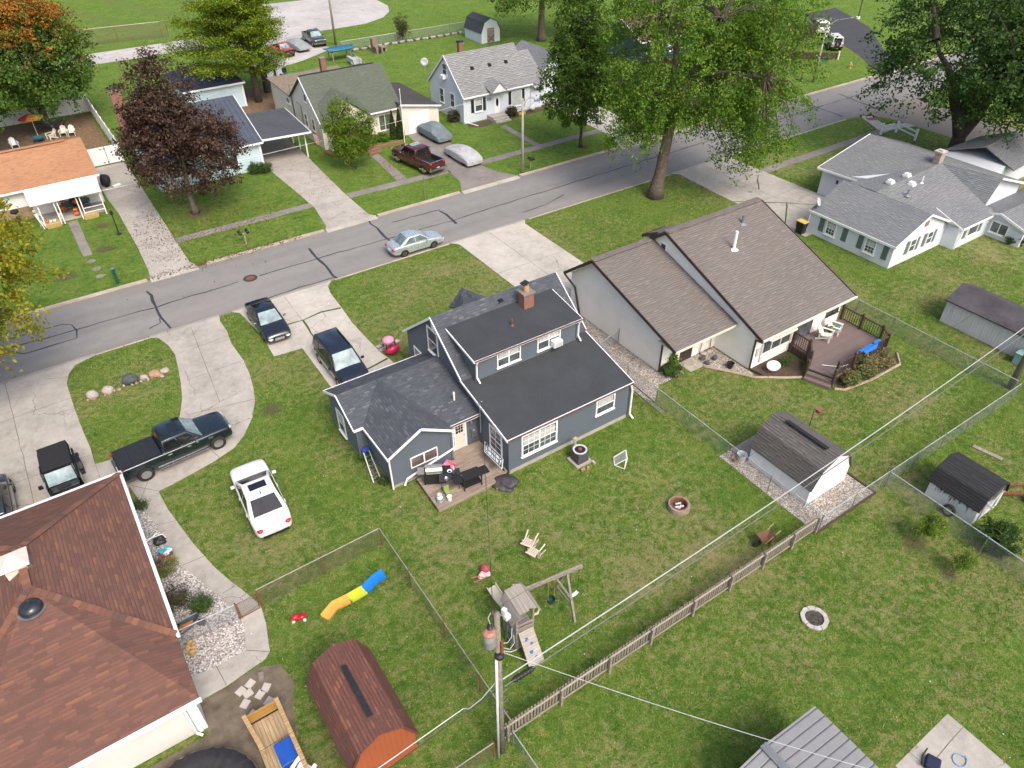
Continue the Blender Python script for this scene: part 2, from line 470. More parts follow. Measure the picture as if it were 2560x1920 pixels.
def concrete_mat(name, a, b, stain=0.4, sc=1.0):
    k = N(name); p = k.gen()
    n1 = k.noise(p, 0.35 * sc, 6, 0.65); n2 = k.noise(p, 2.2 * sc, 6, 0.7); n3 = k.noise(p, 30, 4, 0.75)
    col = k.ramp(k.math('ADD', k.math('MULTIPLY', n1, 0.6), k.math('MULTIPLY', n2, 0.4)), [(0.32, [x * 0.72 for x in a]), (0.5, a), (0.68, b)])
    st = k.ramp(k.noise(p, 0.9 * sc, 5, 0.75, 0.6), [(0.56, 0.0), (0.74, 1.0)])
    col = k.mix(k.math('MULTIPLY', st, stain), col, [x * 0.45 for x in a])
    vo = k.n('TexVoronoi', feature='DISTANCE_TO_EDGE'); wv = k.n('VectorMath', operation='MULTIPLY_ADD'); k.l(k.noise(p, 1.3, 4, 0.7, out='Color'), wv.inputs[0]); wv.inputs[1].default_value = (0.8, 0.8, 0); k.l(p, wv.inputs[2])
    k.l(wv.outputs[0], vo.inputs['Vector']); vo.inputs['Scale'].default_value = 0.28
    cr = k.math('MULTIPLY', k.math('LESS_THAN', vo.outputs['Distance'], 0.0045), k.ramp(k.noise(p, 0.16, 2), [(0.5, 0.0), (0.56, 0.8)]))
    col = k.mix(cr, col, (0.10, 0.09, 0.075))
    col = k.mix(0.35, col, k.ramp(n3, [(0.25, 0.3), (0.75, 0.7)]), 'OVERLAY')
    k.set(Base_Color=col, Roughness=0.9); k.b.inputs['Specular IOR Level'].default_value = 0.25
    k.bump(k.math('ADD', n3, k.math('MULTIPLY', cr, -2.0)), 0.25, 0.01)
    return k.m

def asphalt_mat(name, a, lane=True):
    k = N(name); p = k.gen()
    n1 = k.noise(k.scale(p, (0.05, 0.5, 1)), 1.0, 5, 0.65); n2 = k.noise(p, 0.9, 6, 0.7); n3 = k.noise(p, 45, 3, 0.8)
    col = k.ramp(k.math('ADD', k.math('MULTIPLY', n1, 0.6), k.math('MULTIPLY', n2, 0.4)), [(0.3, [x * 0.8 for x in a]), (0.5, a), (0.7, [x * 1.18 for x in a])])
    if lane:   # dusty tan gutters along both kerbs
        y = k.sep(p)[1]
        e = k.math('ABSOLUTE', k.math('SUBTRACT', y, 51.0))
        gut = k.math('MULTIPLY', k.ramp(k.math('DIVIDE', k.math('ADD', e, k.math('MULTIPLY', k.math('SUBTRACT', n2, 0.5), 1.3)), 4.05), [(0.78, 0.0), (1.0, 0.62)]), 1.0)
        col = k.mix(gut, col, (0.21, 0.175, 0.135))
    col = k.mix(0.5, col, k.ramp(n3, [(0.2, 0.25), (0.8, 0.75)]), 'OVERLAY')
    k.set(Base_Color=col, Roughness=0.9); k.b.inputs['Specular IOR Level'].default_value = 0.3
    k.bump(n3, 0.3, 0.01)
    return k.m

def gravel_mat(name, stops, cell=26.0):
    k = N(name); p = k.gen()
    vo = k.n('TexVoronoi'); k.l(p, vo.inputs['Vector']); vo.inputs['Scale'].default_value = cell
    r_ = k.sep(vo.outputs['Color'])[0]
    col = k.ramp(r_, stops)
    col = k.mix(k.ramp(vo.outputs['Distance'], [(0.45, 0.0), (0.8, 0.75)]), col, (0.06, 0.052, 0.045))
    col = k.mix(0.4, col, k.ramp(k.noise(p, 0.8, 5, 0.7), [(0.3, 0.3), (0.7, 0.7)]), 'OVERLAY')
    k.set(Base_Color=col, Roughness=0.9)
    k.bump(k.math('SUBTRACT', 1.0, vo.outputs['Distance']), 0.9, 0.04)
    return k.m

M = {}
M['grass'] = grass_mat()
M['concrete'] = concrete_mat('pale_concrete', (0.44, 0.41, 0.365), (0.54, 0.505, 0.455))
M['concrete_old'] = concrete_mat('weathered_concrete', (0.36, 0.335, 0.30), (0.46, 0.432, 0.39), 0.6)
M['concrete_dark'] = concrete_mat('grey_sidewalk_concrete', (0.215, 0.195, 0.18), (0.29, 0.265, 0.24), 0.5)
M['asphalt'] = asphalt_mat('worn_asphalt', (0.215, 0.208, 0.200))
M['asphalt_new'] = asphalt_mat('dark_asphalt', (0.055, 0.057, 0.065), False)
M['tar'] = plain('tar_seal', (0.035, 0.036, 0.042), 0.7, var=0.2)
M['gravel'] = gravel_mat('river_gravel', [(0.0, (0.22, 0.17, 0.13)), (0.35, (0.36, 0.31, 0.26)), (0.6, (0.47, 0.43, 0.38)), (1.0, (0.62, 0.58, 0.53))], 17)
M['gravel_white'] = gravel_mat('white_stone_mulch', [(0.0, (0.30, 0.24, 0.21)), (0.4, (0.46, 0.42, 0.39)), (1.0, (0.72, 0.69, 0.66))], 15)
M['lane'] = concrete_mat('crushed_stone_lane', (0.42, 0.40, 0.385), (0.52, 0.50, 0.48), 0.35, 0.4)
M['soil'] = plain('trodden_soil', (0.135, 0.108, 0.078), 0.95, var=0.4, sc=1.5, bump=0.6)
M['mulch'] = plain('bark_mulch', (0.075, 0.05, 0.034), 0.95, var=0.5, sc=6, bump=0.8)
M['leaf_litter'] = plain('dry_leaf_ground', (0.16, 0.105, 0.055), 0.95, var=0.5, sc=2.5, bump=0.7)
M['white'] = plain('white_trim', (0.78, 0.79, 0.80), 0.45, var=0.04)
M['cream_trim'] = plain('cream_trim', (0.66, 0.62, 0.54), 0.5, var=0.05)
M['brown_trim'] = plain('dark_brown_trim', (0.045, 0.03, 0.028), 0.45, var=0.15)
M['glass'] = glassy('window_glass', (0.05, 0.062, 0.07))
M['glass_dark'] = glassy('tinted_glass', (0.007, 0.008, 0.010), 0.05)
M['glass_sky'] = glassy('windscreen_glass', (0.16, 0.21, 0.22), 0.05)  # pale base colour paints in the reflected sky
M['curtain'] = plain('net_curtain', (0.42, 0.44, 0.43), 0.9, var=0.25, sc=6)
M['rubber'] = plain('tyre_rubber', (0.018, 0.018, 0.019), 0.85, var=0.2)
M['black'] = plain('black_plastic', (0.016, 0.016, 0.018), 0.5, var=0.2)
M['black_matte'] = plain('black_canvas', (0.012, 0.012, 0.014), 0.9, var=0.25, sc=5)
M['chrome'] = plain('bright_metal', (0.62, 0.63, 0.65), 0.22, 1.0, var=0.08)
M['alloy'] = plain('alloy_rim', (0.48, 0.48, 0.49), 0.3, 0.9, var=0.1)
M['steel'] = plain('galvanised_steel', (0.36, 0.38, 0.40), 0.4, 0.75, var=0.15)
M['rust'] = plain('rusted_iron', (0.20, 0.075, 0.035), 0.85, 0.2, var=0.4, sc=8)
M['red_lens'] = plain('red_lamp_lens', (0.42, 0.012, 0.02), 0.15, var=0.2)
M['clear_lens'] = plain('clear_lamp_lens', (0.55, 0.56, 0.57), 0.1, 0.3, var=0.15)
M['amber'] = plain('amber_lens', (0.55, 0.20, 0.06), 0.2, var=0.15)
M['plate'] = plain('plate_white', (0.6, 0.62, 0.65), 0.5, var=0.1)
M['brick_red'] = bricky('red_brick', (0.20, 0.052, 0.03), (0.27, 0.085, 0.05), (0.24, 0.20, 0.17))
M['brick_edge'] = bricky('red_edging_brick', (0.24, 0.07, 0.05), (0.30, 0.11, 0.08), (0.2, 0.15, 0.12))
M['bark'] = plain('grey_bark', (0.115, 0.092, 0.07), 0.95, var=0.45, sc=5, bump=1.0)
M['bark_dark'] = plain('dark_bark', (0.06, 0.05, 0.042), 0.95, var=0.45, sc=5, bump=1.0)
M['wood_new'] = planks('new_pine_boards', (0.30, 0.19, 0.09), (0.44, 0.30, 0.15), (0.54, 0.39, 0.22), 0.14)
M['wood_grey'] = planks('weathered_grey_boards', (0.17, 0.145, 0.12), (0.30, 0.265, 0.225), (0.42, 0.38, 0.33), 0.14)
M['wood_deck'] = planks('weathered_deck_boards', (0.15, 0.105, 0.075), (0.33, 0.27, 0.215), (0.48, 0.42, 0.36), 0.15)
M['wood_brown'] = plain('dark_stained_wood', (0.062, 0.038, 0.03), 0.6, var=0.25, sc=6)
M['composite'] = planks('grey_brown_composite_boards', (0.135, 0.10, 0.092), (0.175, 0.135, 0.125), (0.215, 0.17, 0.158), 0.14)
M['stone'] = plain('field_stone', (0.36, 0.32, 0.28), 0.9, var=0.3, sc=4, bump=0.4)
M['stone_dark'] = plain('dark_boulder', (0.065, 0.07, 0.078), 0.85, var=0.35, sc=4, bump=0.4)
M['stone_tan'] = plain('tan_boulder', (0.33, 0.21, 0.13), 0.9, var=0.4, sc=4, bump=0.4)
M['chain'] = chainlink('chain_link_wire', (0.33, 0.35, 0.37))
M['chain_rust'] = chainlink('rusty_chain_link_wire', (0.19, 0.16, 0.12), cover=0.16)
M['wire'] = plain('power_line', (0.03, 0.03, 0.032), 0.6)
M['wire_light'] = plain('aluminium_conductor', (0.55, 0.56, 0.58), 0.4, 0.4)

# ---------------------------------------------------------------- the ground, streets and paving
YN, YF = 46.95, 55.05          # near and far kerb lines
struct('ground', MB().poly([(-1500, -1500, -0.4), (1800, -1500, -0.4), (1800, 2000, -0.4), (-1500, 2000, -0.4)]), M['grass'])
road = MB().poly([(-400, YN - 0.3, -0.1), (900, YN - 0.3, -0.1), (900, YF + 0.3, -0.1), (-400, YF + 0.3, -0.1)])
struct('road', road, M['asphalt'])
struct('side_road', MB().poly([(79.3, -300, -0.104), (88.3, -300, -0.104), (88.3, YN + 0.4, -0.104), (79.3, YN + 0.4, -0.104)]), M['asphalt'])
arc = lambda cx, cy, r, a0, a1, n=8: [(cx + r * math.cos(R_(a0 + (a1 - a0) * i / n)), cy + r * math.sin(R_(a0 + (a1 - a0) * i / n))) for i in range(n + 1)]
near_edge = [(-400, YN)] + [(75.5, YN)] + arc(76.0, 43.2, 3.75, 90, 0)[1:] + [(79.75, 42), (79.75, -300), (-400, -300)]
struct('lawn', MB().prism(near_edge, -0.4, 0.0), M['grass'])
struct('far_lawn', MB().prism([(-400, YF), (900, YF), (900, 700), (-400, 700)], -0.4, 0.0), M['grass'])
struct('corner_lawn', MB().prism([(88, -300), (900, -300), (900, YN)] + arc(91.5, YN - 3.5, 3.5, 90, 180), -0.4, 0.0), M['grass'])

def sheet(name, pts, mat, z=0.012, dep=0.05):
    return struct(name, MB().prism(pts, z - dep, z), mat)
def strips(name, segs, w, mat, z):
    """thin flat ribbons (expansion joints, tar lines) lying on a paved surface"""
    m = MB(); rng = random.Random(len(segs))
    for seg in segs:
        pts = [Vector((p[0], p[1])) for p in seg]
        dense = [pts[0]]
        for a, b in zip(pts, pts[1:]):
            n = max(1, int((b - a).length / 0.8))
            for i in range(1, n + 1): dense.append(a.lerp(b, i / n))
        vs = []
        for i, p in enumerate(dense):
            d = dense[min(i + 1, len(dense) - 1)] - dense[max(0, i - 1)]
            if d.length < 1e-6: continue
            d.normalize(); s = Vector((-d.y, d.x))
            off = s * rng.gauss(0, w * 0.35); ww = w * rng.uniform(0.6, 1.25) / 2
            vs.append((*(p + off + s * ww), z)); vs.append((*(p + off - s * ww), z))
        k = len(m.v)
        m.v.extend(vs); m.f.extend([(k + i, k + i + 1, k + i + 3, k + i + 2) for i in range(0, len(vs) - 2, 2)])
    return struct(name, m, mat)

loop_in = [(-4, 20.7), (-2.13, 20.7), (-1.24, 20.56), (-.56, 20.6), (.07, 20.63), (.38, 21.82), (.33, 22.48), (-.17, 24.2), (-.62, 25.58), (-.97, 26.44), (-1.18, 27.48), (-1.34, 29.02), (-1.66, 31.5), (-1.96, 33.56)]
loop = [(-14, YN), (-1.2, YN), (-2.5, 46.5), (-3.0, 45.7), (-3.25, 44.7), (-3.26, 42), (-3.2, 39.7), (-3.1, 37.6), (-3.13, 36.2), (-2.34, 36.06), (-0.9, 36.0), (.3, 36.3), (1.2, 37.0), (1.72, 37.62), (2.25, 39.16), (2.58, 40.7), (2.86, 42.5), (3.07, 44.1), (2.96, 45.45), (2.61, 46.65), (2.2, YN), (6.8, YN), (6.64, 46.3), (6.67, 44.84), (6.47, 43.2), (6.53, 41), (6.38, 39.18), (6.11, 37.7), (5.8, 36.5), (5.17, 35.1), (4.3, 33.9), (3.55, 33.2), (2.27, 32.74), (.64, 32.38), (-.77, 32.15), (-.67, 30.64), (-.44, 29.1), (-.19, 27.55), (.22, 25.7), (.6, 24.5), (1.0, 23.4), (1.32, 22.45), (1.2, 21.36), (.97, 20.4), (.89, 20.0), (.6, 19.75), (.18, 19.69), (-1.09, 19.48), (-2.26, 19.43), (-4, 19.4)]
sheet('loop_driveway', loop + loop_in + [(-2.2, 31.0), (-14, 31.0)], M['concrete_old'])
sheet('parking_drive', [(7.7, YN), (8.1, 46.5), (8.45, 42.8), (8.35, 41.2), (8.3, 40.2), (10.13, 40.03), (10.1, 37.2), (10.03, 31.5), (14.6, 31.5), (14.3, 35.8), (14.15, 36.6), (14.08, 38.6), (14.06, 40.9), (14.24, 43.1), (14.37, 45.45), (14.6, 46.4), (15.1, YN)], M['concrete'])
sheet('garage_drive', [(25.4, YN), (25.85, 46.4), (25.85, 34.6), (32.1, 34.6), (32.15, 38.5), (32.25, 46.4), (32.6, YN)], M['concrete'])
sheet('corner_drive', [(49.6, YN), (50.05, 46.5), (49.75, 41.9), (49.5, 31.5), (57.2, 31.5), (57.0, 46.2), (57.3, YN)], M['concrete_old'])
sheet('near_sidewalk', [(57.05, 42.0), (75.3, 42.0), (75.3, 43.0), (57.05, 43.0)], M['concrete_dark'])
sheet('kerb_ramp', [(75.3, 42.1), (76.4, 42.2), (78.2, 41.9), (79.7, 41.4), (79.72, 42.5), (78.3, 42.95), (77.3, 43.3), (78.75, 46.0), (77.6, 46.6), (75.6, 43.1)], M['concrete'], 0.016)
struct('tactile_paving', MB().poly([(77.15, 45.25, 0.022), (78.15, 44.85, 0.022), (78.5, 45.6, 0.022), (77.5, 46.1, 0.022)]), plain('tactile_red', (0.30, 0.07, 0.04), 0.8, var=0.2))
sheet('far_sidewalk', [(7.15, 59.7), (18.8, 59.7), (18.8, 60.65), (7.15, 60.65)], M['concrete_dark'])
sheet('far_sidewalk', [(22.3, 59.55), (32.6, 59.3), (32.6, 60.3), (22.3, 60.6)], M['concrete_dark'])
sheet('far_sidewalk', [(35.9, 59.2), (51.2, 59.4), (51.2, 60.4), (35.9, 60.2)], M['concrete_dark'])
sheet('long_far_drive', [(4.0, YF), (4.2, 56.2), (4.36, 60.7), (4.4, 68.4), (4.2, 71.5), (4.2, 80.3), (7.35, 80.3), (7.3, 71.6), (7.2, 60.9), (7.15, 56), (7.5, YF)], M['concrete_old'])
sheet('carport_drive', [(18.0, YF), (18.3, 55.6), (18.86, 59.4), (18.77, 63.6), (18.44, 71.3), (18.3, 82), (23, 82), (22.86, 72.6), (22.25, 61.1), (22.2, 55.6), (22.6, YF)], M['concrete_old'])
sheet('front_walk', [(28.12, 67.6), (28.96, 67.6), (28.45, 60.5), (27.45, 60.5)], M['concrete_dark'])
sheet('gravel_drive', [(33.8, 70.7), (36.5, 70.7), (36.35, 65.4), (35.9, 59.1), (36.3, 57), (37.4, YF), (31.2, YF), (32.2, 57), (32.5, 59.7)], M['concrete_dark'])
sheet('cape_walk', [(43.3, 67.1), (44.0, 67.1), (43.75, 60.35), (43, 60.35)], M['concrete_dark'])
sheet('shaded_drive', [(50, YF), (51.2, 58), (52, 72), (56.2, 72), (56, 62.7), (55.4, YF)], M['concrete'])
sheet('asphalt_drive', [(94, YF), (94.3, 56.8), (98.5, 62), (103.6, 70.5), (112, 82), (120, 82), (113, 70.5), (103.6, 61.7), (99, 56.6), (98, YF)], M['asphalt_new'])
sheet('gravel_lane', [(-60, 119.6), (-60, 125.5), (24, 125.2), (38, 128), (41, 142), (51, 141), (60.5, 134), (60, 128), (58.2, 123.9), (55.5, 120.7), (51.4, 118.5), (46.4, 118.3), (41, 118.4), (39, 115), (41.3, 107.9), (37, 105.3), (35.2, 104.2), (31.8, 103), (31.5, 97), (29.6, 92), (28.2, 92), (28.5, 104), (29.5, 119)], M['lane'])
sheet('back_patio', [(21.83, 2.53), (18.4, 2.48), (18.4, -3), (21.83, -3)], M['concrete_old'])
sheet('bare_yard', [(-9, 17.9), (-2.3, 17.9), (-2.2, 19.35), (.2, 19.6), (1.0, 19.2), (1.25, 18.2), (.75, 17.0), (.4, 15.5), (.4, 12), (-9, 12)], M['soil'], 0.006)
sheet('gravel_bed', [(-2.4, 20.72), (-2.13, 20.72)] + loop_in[2:13] + [(-2.4, 31.4)], M['gravel_white'], 0.010)
sheet('shed_gravel', [(25.08, 17.6), (27.95, 17.6), (29.6, 15), (29.6, 11.28), (25.0, 11.28)], M['gravel'], 0.02)
sheet('side_gravel', [(23.3, 35.0), (27.6, 35.0), (27.6, 25.2), (28.7, 25.2), (28.7, 24.0), (26.6, 24.0), (25.3, 23.0), (24.9, 24.0), (24.9, 27), (23.3, 28)], M['gravel'], 0.010)
sheet('corner_gravel', [(30.0, 25.0), (32.2, 25.0), (32.2, 21.6), (31.9, 21.3), (31.2, 22.4), (30.2, 23.8)], M['gravel'], 0.010)
sheet('mulch_bed', [(32.3, 22.0), (35.7, 22.0), (35.6, 20.5), (34.4, 19.7), (33.4, 20.2), (32.2, 21.0)], M['mulch'], 0.010)
sheet('deck_bed', [(35.4, 18.1), (39.9, 18.1), (40.9, 19), (41.5, 18.4), (40.6, 17.2), (36, 17.2), (35.2, 17.6)], M['mulch'], 0.010)
sheet('play_yard_ground', [(-6, 83), (7.0, 83), (7.0, 98), (-6, 98)], M['leaf_litter'], 0.008)
sheet('pine_ground', [(19, 84), (27, 84), (28.2, 96), (21, 97)], M['leaf_litter'], 0.008)
sheet('cape_bed', [(40.6, 69.6), (43.4, 69.6), (43.2, 68.3), (41.5, 68.0), (40.3, 68.8)], M['mulch'], 0.008)
sheet('cape_bed', [(44.9, 69.6), (51.4, 69.6), (51, 68.6), (45.2, 68.4)], M['mulch'], 0.008)
sheet('porch_walk', [(0.45, 68.9), (1.2, 68.9), (1.14, 61.6), (0.47, 61.6)], M['concrete_dark'])
for i, (x, y) in enumerate([(0.86, 60.43), (0.97, 58.93), (0.98, 57.6)]):
    m = MB().prism([(x + 0.36 * math.cos(a * 1.05 + i) * (1 + .2 * math.sin(3 * a + i)), y + 0.3 * math.sin(a * 1.05 + i)) for a in range(6)], -0.02, 0.03)
    one('stepping_stone', ['flat grey stepping stone just below the end of the porch walk', 'middle grey stepping stone between porch walk and street kerb', 'flat grey stepping stone closest to the street kerb'][i], 'stepping stone', m, M['concrete_dark'], 'stepping stones in the front lawn')
# sealed cracks and joints
cr = [[(-60, 51.2), (-6.3, 51.2), (-1.9, 51.0), (3.4, 50.92), (9.4, 50.96)], [(11.0, 50.96), (15.6, 50.94), (27.5, 50.6), (37, 50.93), (51.3, 51.1), (64, 51.25), (76.3, 51.46), (90.7, 51.8), (140, 52)]]
strips('tar_seam', cr, 0.12, M['tar'], -0.094)
strips('tar_seam', [[(3.36, 53.5), (3.42, 51), (3.5, 47.5)], [(15.64, 52.9), (15.61, 47.0)], [(21.7, 54.8), (21.67, 50.4)], [(27.74, 52.9), (27.56, 49.9)], [(57.95, 50.6), (57.6, 47.2)], [(64.2, 54.6), (63.6, 47.6)], [(76.6, 54.5), (76.3, 47.9)], [(82.6, 53.4), (81.6, 47.4)]], 0.19, M['tar'], -0.090)
strips('tar_seam', [[(9.5, 47.4), (12, 47.6), (15.5, 47.5)], [(33.4, 48.4), (36, 48.6), (38.5, 49.3)], [(23.3, 53.2), (27.8, 53.0)], [(3.3, 49.2), (3.2, 48.6), (2.4, 48.3)],
    [(-5.43, 51.1), (-5.41, 50.3), (-5.08, 49.9), (-1.88, 49.92), (-1.81, 50.87), (-1.95, 51.82), (-2.39, 52.29), (-4.31, 52.42), (-7, 52.4)]], 0.10, M['tar'], -0.086)
jt = plain('dark_joint', (0.13, 0.115, 0.095), 0.95, var=0.3)  # dark tone of the expansion joints themselves
strips('expansion_joint', [[(-6.4, 46.9), (-6.3, 40), (-6.2, 31.2)], [(-14, 42.7), (-3.3, 43.1)], [(4.78, 46.7), (4.2, 39.6), (4.02, 37.56)], [(2.1, 37.5), (5.8, 36.7)], [(-3.1, 36.1), (-3.05, 31.3)], [(-2.0, 33.6), (-.79, 32.2)], [(-1.0, 33.3), (-1.7, 32.0)], [(-12, 37.0), (-3.2, 37.1)], [(-1.5, 29.9), (-.5, 29.6)], [(-1.0, 26.6), (0, 26.6)], [(.1, 24.0), (.7, 24.1)], [(.36, 22.3), (1.3, 22.5)], [(.07, 20.6), (.85, 20.0)], [(-1.2, 20.6), (-1.1, 19.5)], [(3.0, 40.9), (6.5, 40.9)], [(2.9, 44.0), (6.6, 44.2)], [(1.7, 36.6), (2.6, 32.9)]], 0.03, jt, 0.0155)
weed = plain('crack_weeds', (0.06, 0.085, 0.022), 0.95, var=0.4, sc=9)
strips('weed_joint', [[(9.6, 43.15), (11.4, 43.14), (12.8, 43.4), (14.2, 43.1)], [(11.35, 43.14), (11.3, 41.3), (11.26, 40.04), (12.54, 39.97)], [(12.4, 35.5), (14.24, 35.85)]], 0.15, weed, 0.017)
strips('expansion_joint', [[(11.4, 46.8), (11.35, 43.2)], [(28.9, 46.8), (28.9, 34.7)], [(25.9, 40.8), (32.1, 40.8)], [(53.4, 46.8), (53.4, 31.6)], [(49.8, 38), (57, 38.2)], [(18.8, 63), (22.3, 63.2)], [(18.8, 67), (22.5, 67)], [(18.8, 59.5), (22.3, 59.5)], [(4.4, 60.8), (7.2, 60.8)], [(4.4, 66.0), (7.2, 66.2)], [(4.4, 71.5), (7.3, 71.5)], [(19.28, 2.5), (19.3, -3)], [(18.4, 1.7), (21.8, 1.9)]], 0.03, jt, 0.0155)
strips('weed_joint', [[(49.6, 39.5), (53.4, 36.5), (55, 35)], [(53.3, 36.5), (50, 34)], [(53.5, 40), (56, 42.2)]], 0.12, weed, 0.017)
# kerbs and driveway aprons
kerb_m = concrete_mat('kerb_concrete', (0.40, 0.35, 0.29), (0.54, 0.49, 0.43), 0.5, 2)
def kerb(name, y0, y1, segs, h):
    m = MB()
    for a, b in segs:
        x = a
        while x < b - 0.01:
            x2 = min(b, x + 3.05); m.box(x, x2 - 0.012, y0, y1, -0.3, h); x = x2
    struct(name, m, kerb_m)
kerb('near_kerb', YN - 0.06, YN + 0.10, [(-1.2, 2.2), (15.4, 25.3), (33, 49.3), (57.4, 75.5)], 0.012)
kerb('far_kerb', YF - 0.14, YF + 0.14, [(-60, 3.8), (8.2, 17.9), (22.8, 31.0), (37.6, 49.7), (55.6, 93.5), (98.3, 140)], 0.022)
ap = MB()
for a, b in [(-14, -1.2), (2.2, 6.8), (7.7, 15.1), (25.4, 32.6), (49.6, 57.3)]:
    ap.extr([(a, YN - .002, .012), (b, YN - .002, .012), (b, YN + .42, -.094), (a, YN + .42, -.094)], (0, 0, -.2))
for a, b in [(4.0, 7.5), (18.0, 22.6), (31.2, 37.4), (50, 55.4), (94, 98)]:
    ap.extr([(a, YF + .002, .012), (a, YF - .5, -.094), (b, YF - .5, -.094), (b, YF + .002, .012)], (0, 0, -.2))
struct('kerb_aprons', ap, M['concrete_old'])
def manhole(x, y, z, r, ring=True):
    m = MB().lathe([(0, .004), (r, .004), (r, 0)], (x, y, z), 28)
    o = one('manhole_cover', 'round rusty iron manhole cover with tar ring in the street' if ring else 'small round grey lid set in the wide corner driveway', 'manhole cover', m, M['rust'] if ring else M['steel'])
manhole(10.29, 50.98, -0.088, 0.33)
struct('tar_ring', MB().lathe([(0.33, .0), (0.33, 0.004), (0.52, .004), (0.52, 0)], (10.29, 50.98, -0.0945), 32), M['tar'])
manhole(52.47, 39.96, 0.014, 0.2, False)
# ---------------------------------------------------------------- house pieces
def roof_plane(mb, pts, th=0.09):
    mb.extr(pts, (0, 0, -th)); return mb
def window(t, p0, u, n, w, h, cols=2, rows=2, double=False, frame=None, glass=None, fw=0.09, muntin=(0, 0), curtain=False, name='window', parent=None, sill=True):
    """p0 lower-left corner on the wall plane, u along the wall, n outward; frame, sashes and panes stand proud of the wall"""
    frame = frame or M['white']; glass = glass or M['glass']
    P = Vector(p0); U = Vector(u).normalized(); Nn = Vector(n).normalized(); Zv = Vector((0, 0, 1))
    m = MB()
    def bar(a0, a1, b0, b1, d0, d1):
        vs = []
        for b in (b0, b1):
            for d in (d0, d1):
                for a in (a0, a1):
                    vs.append(P + U * a + Zv * b + Nn * d)
        m.add(vs, [(0, 1, 3, 2), (4, 6, 7, 5), (0, 4, 5, 1), (2, 3, 7, 6), (0, 2, 6, 4), (1, 5, 7, 3)])
    bar(-fw, 0, -fw, h + fw, -.02, .05); bar(w, w + fw, -fw, h + fw, -.02, .05)
    bar(0, w, h, h + fw, -.02, .048); bar(0, w, -fw, 0, -.02, .048)
    if sill: bar(-fw - .03, w + fw + .03, -fw - .05, -fw, -.02, .10)
    units = cols
    uw = w / units
    for i in range(1, units): bar(i * uw - .035, i * uw + .035, 0, h, -.02, .042)
    if rows == 2: bar(0, w, h / 2 - .025, h / 2 + .025, -.02, .036)
    mc, mr = muntin
    for i in range(units):
        for j in range(1, mc): bar(i * uw + uw * j / mc - .011, i * uw + uw * j / mc + .011, 0, h, -.02, .030)
    for j in range(1, mr): bar(0, w, h * j / mr - .011, h * j / mr + .011, -.02, .0285)
    fr = t.part(name, m, frame, parent)
    g = MB().poly([P + U * 0 + Nn * .022, P + U * w + Nn * .022, P + U * w + Zv * h + Nn * .022, P + Zv * h + Nn * .022])
    t.part('pane', g, glass, fr) if parent is None else None
    if curtain and parent is None:
        c = MB().poly([P + U * .06 + Nn * .0245 + Zv * (h * .52), P + U * (w - .06) + Nn * .0245 + Zv * (h * .52), P + U * (w - .06) + Zv * (h * .94) + Nn * .0245, P + U * .06 + Zv * (h * .94) + Nn * .0245])
        t.part('blind', c, M['curtain'], fr)
    return fr
def shutter(t, p0, u, n, w, h, mat, louv=True):
    P = Vector(p0); U = Vector(u).normalized(); Nn = Vector(n).normalized(); Z = Vector((0, 0, 1)); m = MB()
    m.extr([P, P + U * w, P + U * w + Z * h, P + Z * h], Nn * .03)
    k = int(h / .12)
    for i in range(k):
        a = .06 + (h - .12) * i / k
        m.extr([P + U * .05 + Z * a + Nn * .03, P + U * (w - .05) + Z * a + Nn * .03, P + U * (w - .05) + Z * (a + .06) + Nn * .045, P + U * .05 + Z * (a + .06) + Nn * .045], Nn * .008)
    return t.part('shutter', m, mat)
def downspout(t, pts, mat=None, r=.05):
    return t.part('downspout', MB().tube(pts, r, 6), mat or M['white'])
def gutter(t, a, b, mat=None, w=.12, h=.11):
    return t.part('gutter', MB().beam(a, b, w, h), mat or M['white'])
def chimney(t, x, y, w, d, z0, z1, mat=None, cap=True, pot=None, parent=None):
    c = t.part('chimney', MB().box(x - w / 2, x + w / 2, y - d / 2, y + d / 2, z0, z1), mat or M['brick_red'], parent)
    if cap: t.part('chimney_cap', MB().box(x - w / 2 - .06, x + w / 2 + .06, y - d / 2 - .06, y + d / 2 + .06, z1, z1 + .09), M['concrete_dark'], c if parent is None else parent)
    return c
def roof_vent(t, x, y, z, mat, s=.32):
    m = MB().box(x - s / 2, x + s / 2, y - s / 2, y + s / 2, z - .1, z + .16).box(x - s * .65, x + s * .65, y - s * .65, y + s * .65, z - .14, z + .03)
    return t.part('roof_vent', m, mat)
def vent_pipe(t, x, y, z0, z1, mat, r=.06, flare=True):
    m = MB().cyl((x, y, z0), (x, y, z1), r, n=10)
    if flare: m.lathe([(r * 3.2, 0), (r * 1.3, .09)], (x, y, z0), 12)
    return t.part('vent_pipe', m, mat)

# ================================================================ navy blue house (centre)
SID_BLUE = siding('navy_vinyl_siding', (0.105, 0.126, 0.153), 0.13)
SHG_BLUE = shingle('charcoal_shingles', (0.066, 0.074, 0.087), (0.085, 0.094, 0.109), (0.135, 0.146, 0.163), weather=0.12, dashes=.45)
def membrane(name, c):
    k = N(name); p = k.gen(); u = k.sep(k.uv())
    nz = k.noise(p, .7, 5, .65); g = k.noise(p, 60, 2, .7)
    seam = k.math('LESS_THAN', k.math('FRACT', k.math('DIVIDE', u[1], .98)), .012)
    col = k.ramp(nz, [(.3, [x * .85 for x in c]), (.7, [x * 1.15 for x in c])])
    col = k.mix(k.math('MULTIPLY', seam, .5), col, [x * .5 for x in c])
    col = k.mix(.3, col, k.ramp(g, [(.25, .3), (.75, .7)]), 'OVERLAY')
    k.set(Base_Color=col, Roughness=.85); k.b.inputs['Specular IOR Level'].default_value = .3
    k.bump(k.math('ADD', g, k.math('MULTIPLY', seam, -2)), .2, .01)
    return k.m
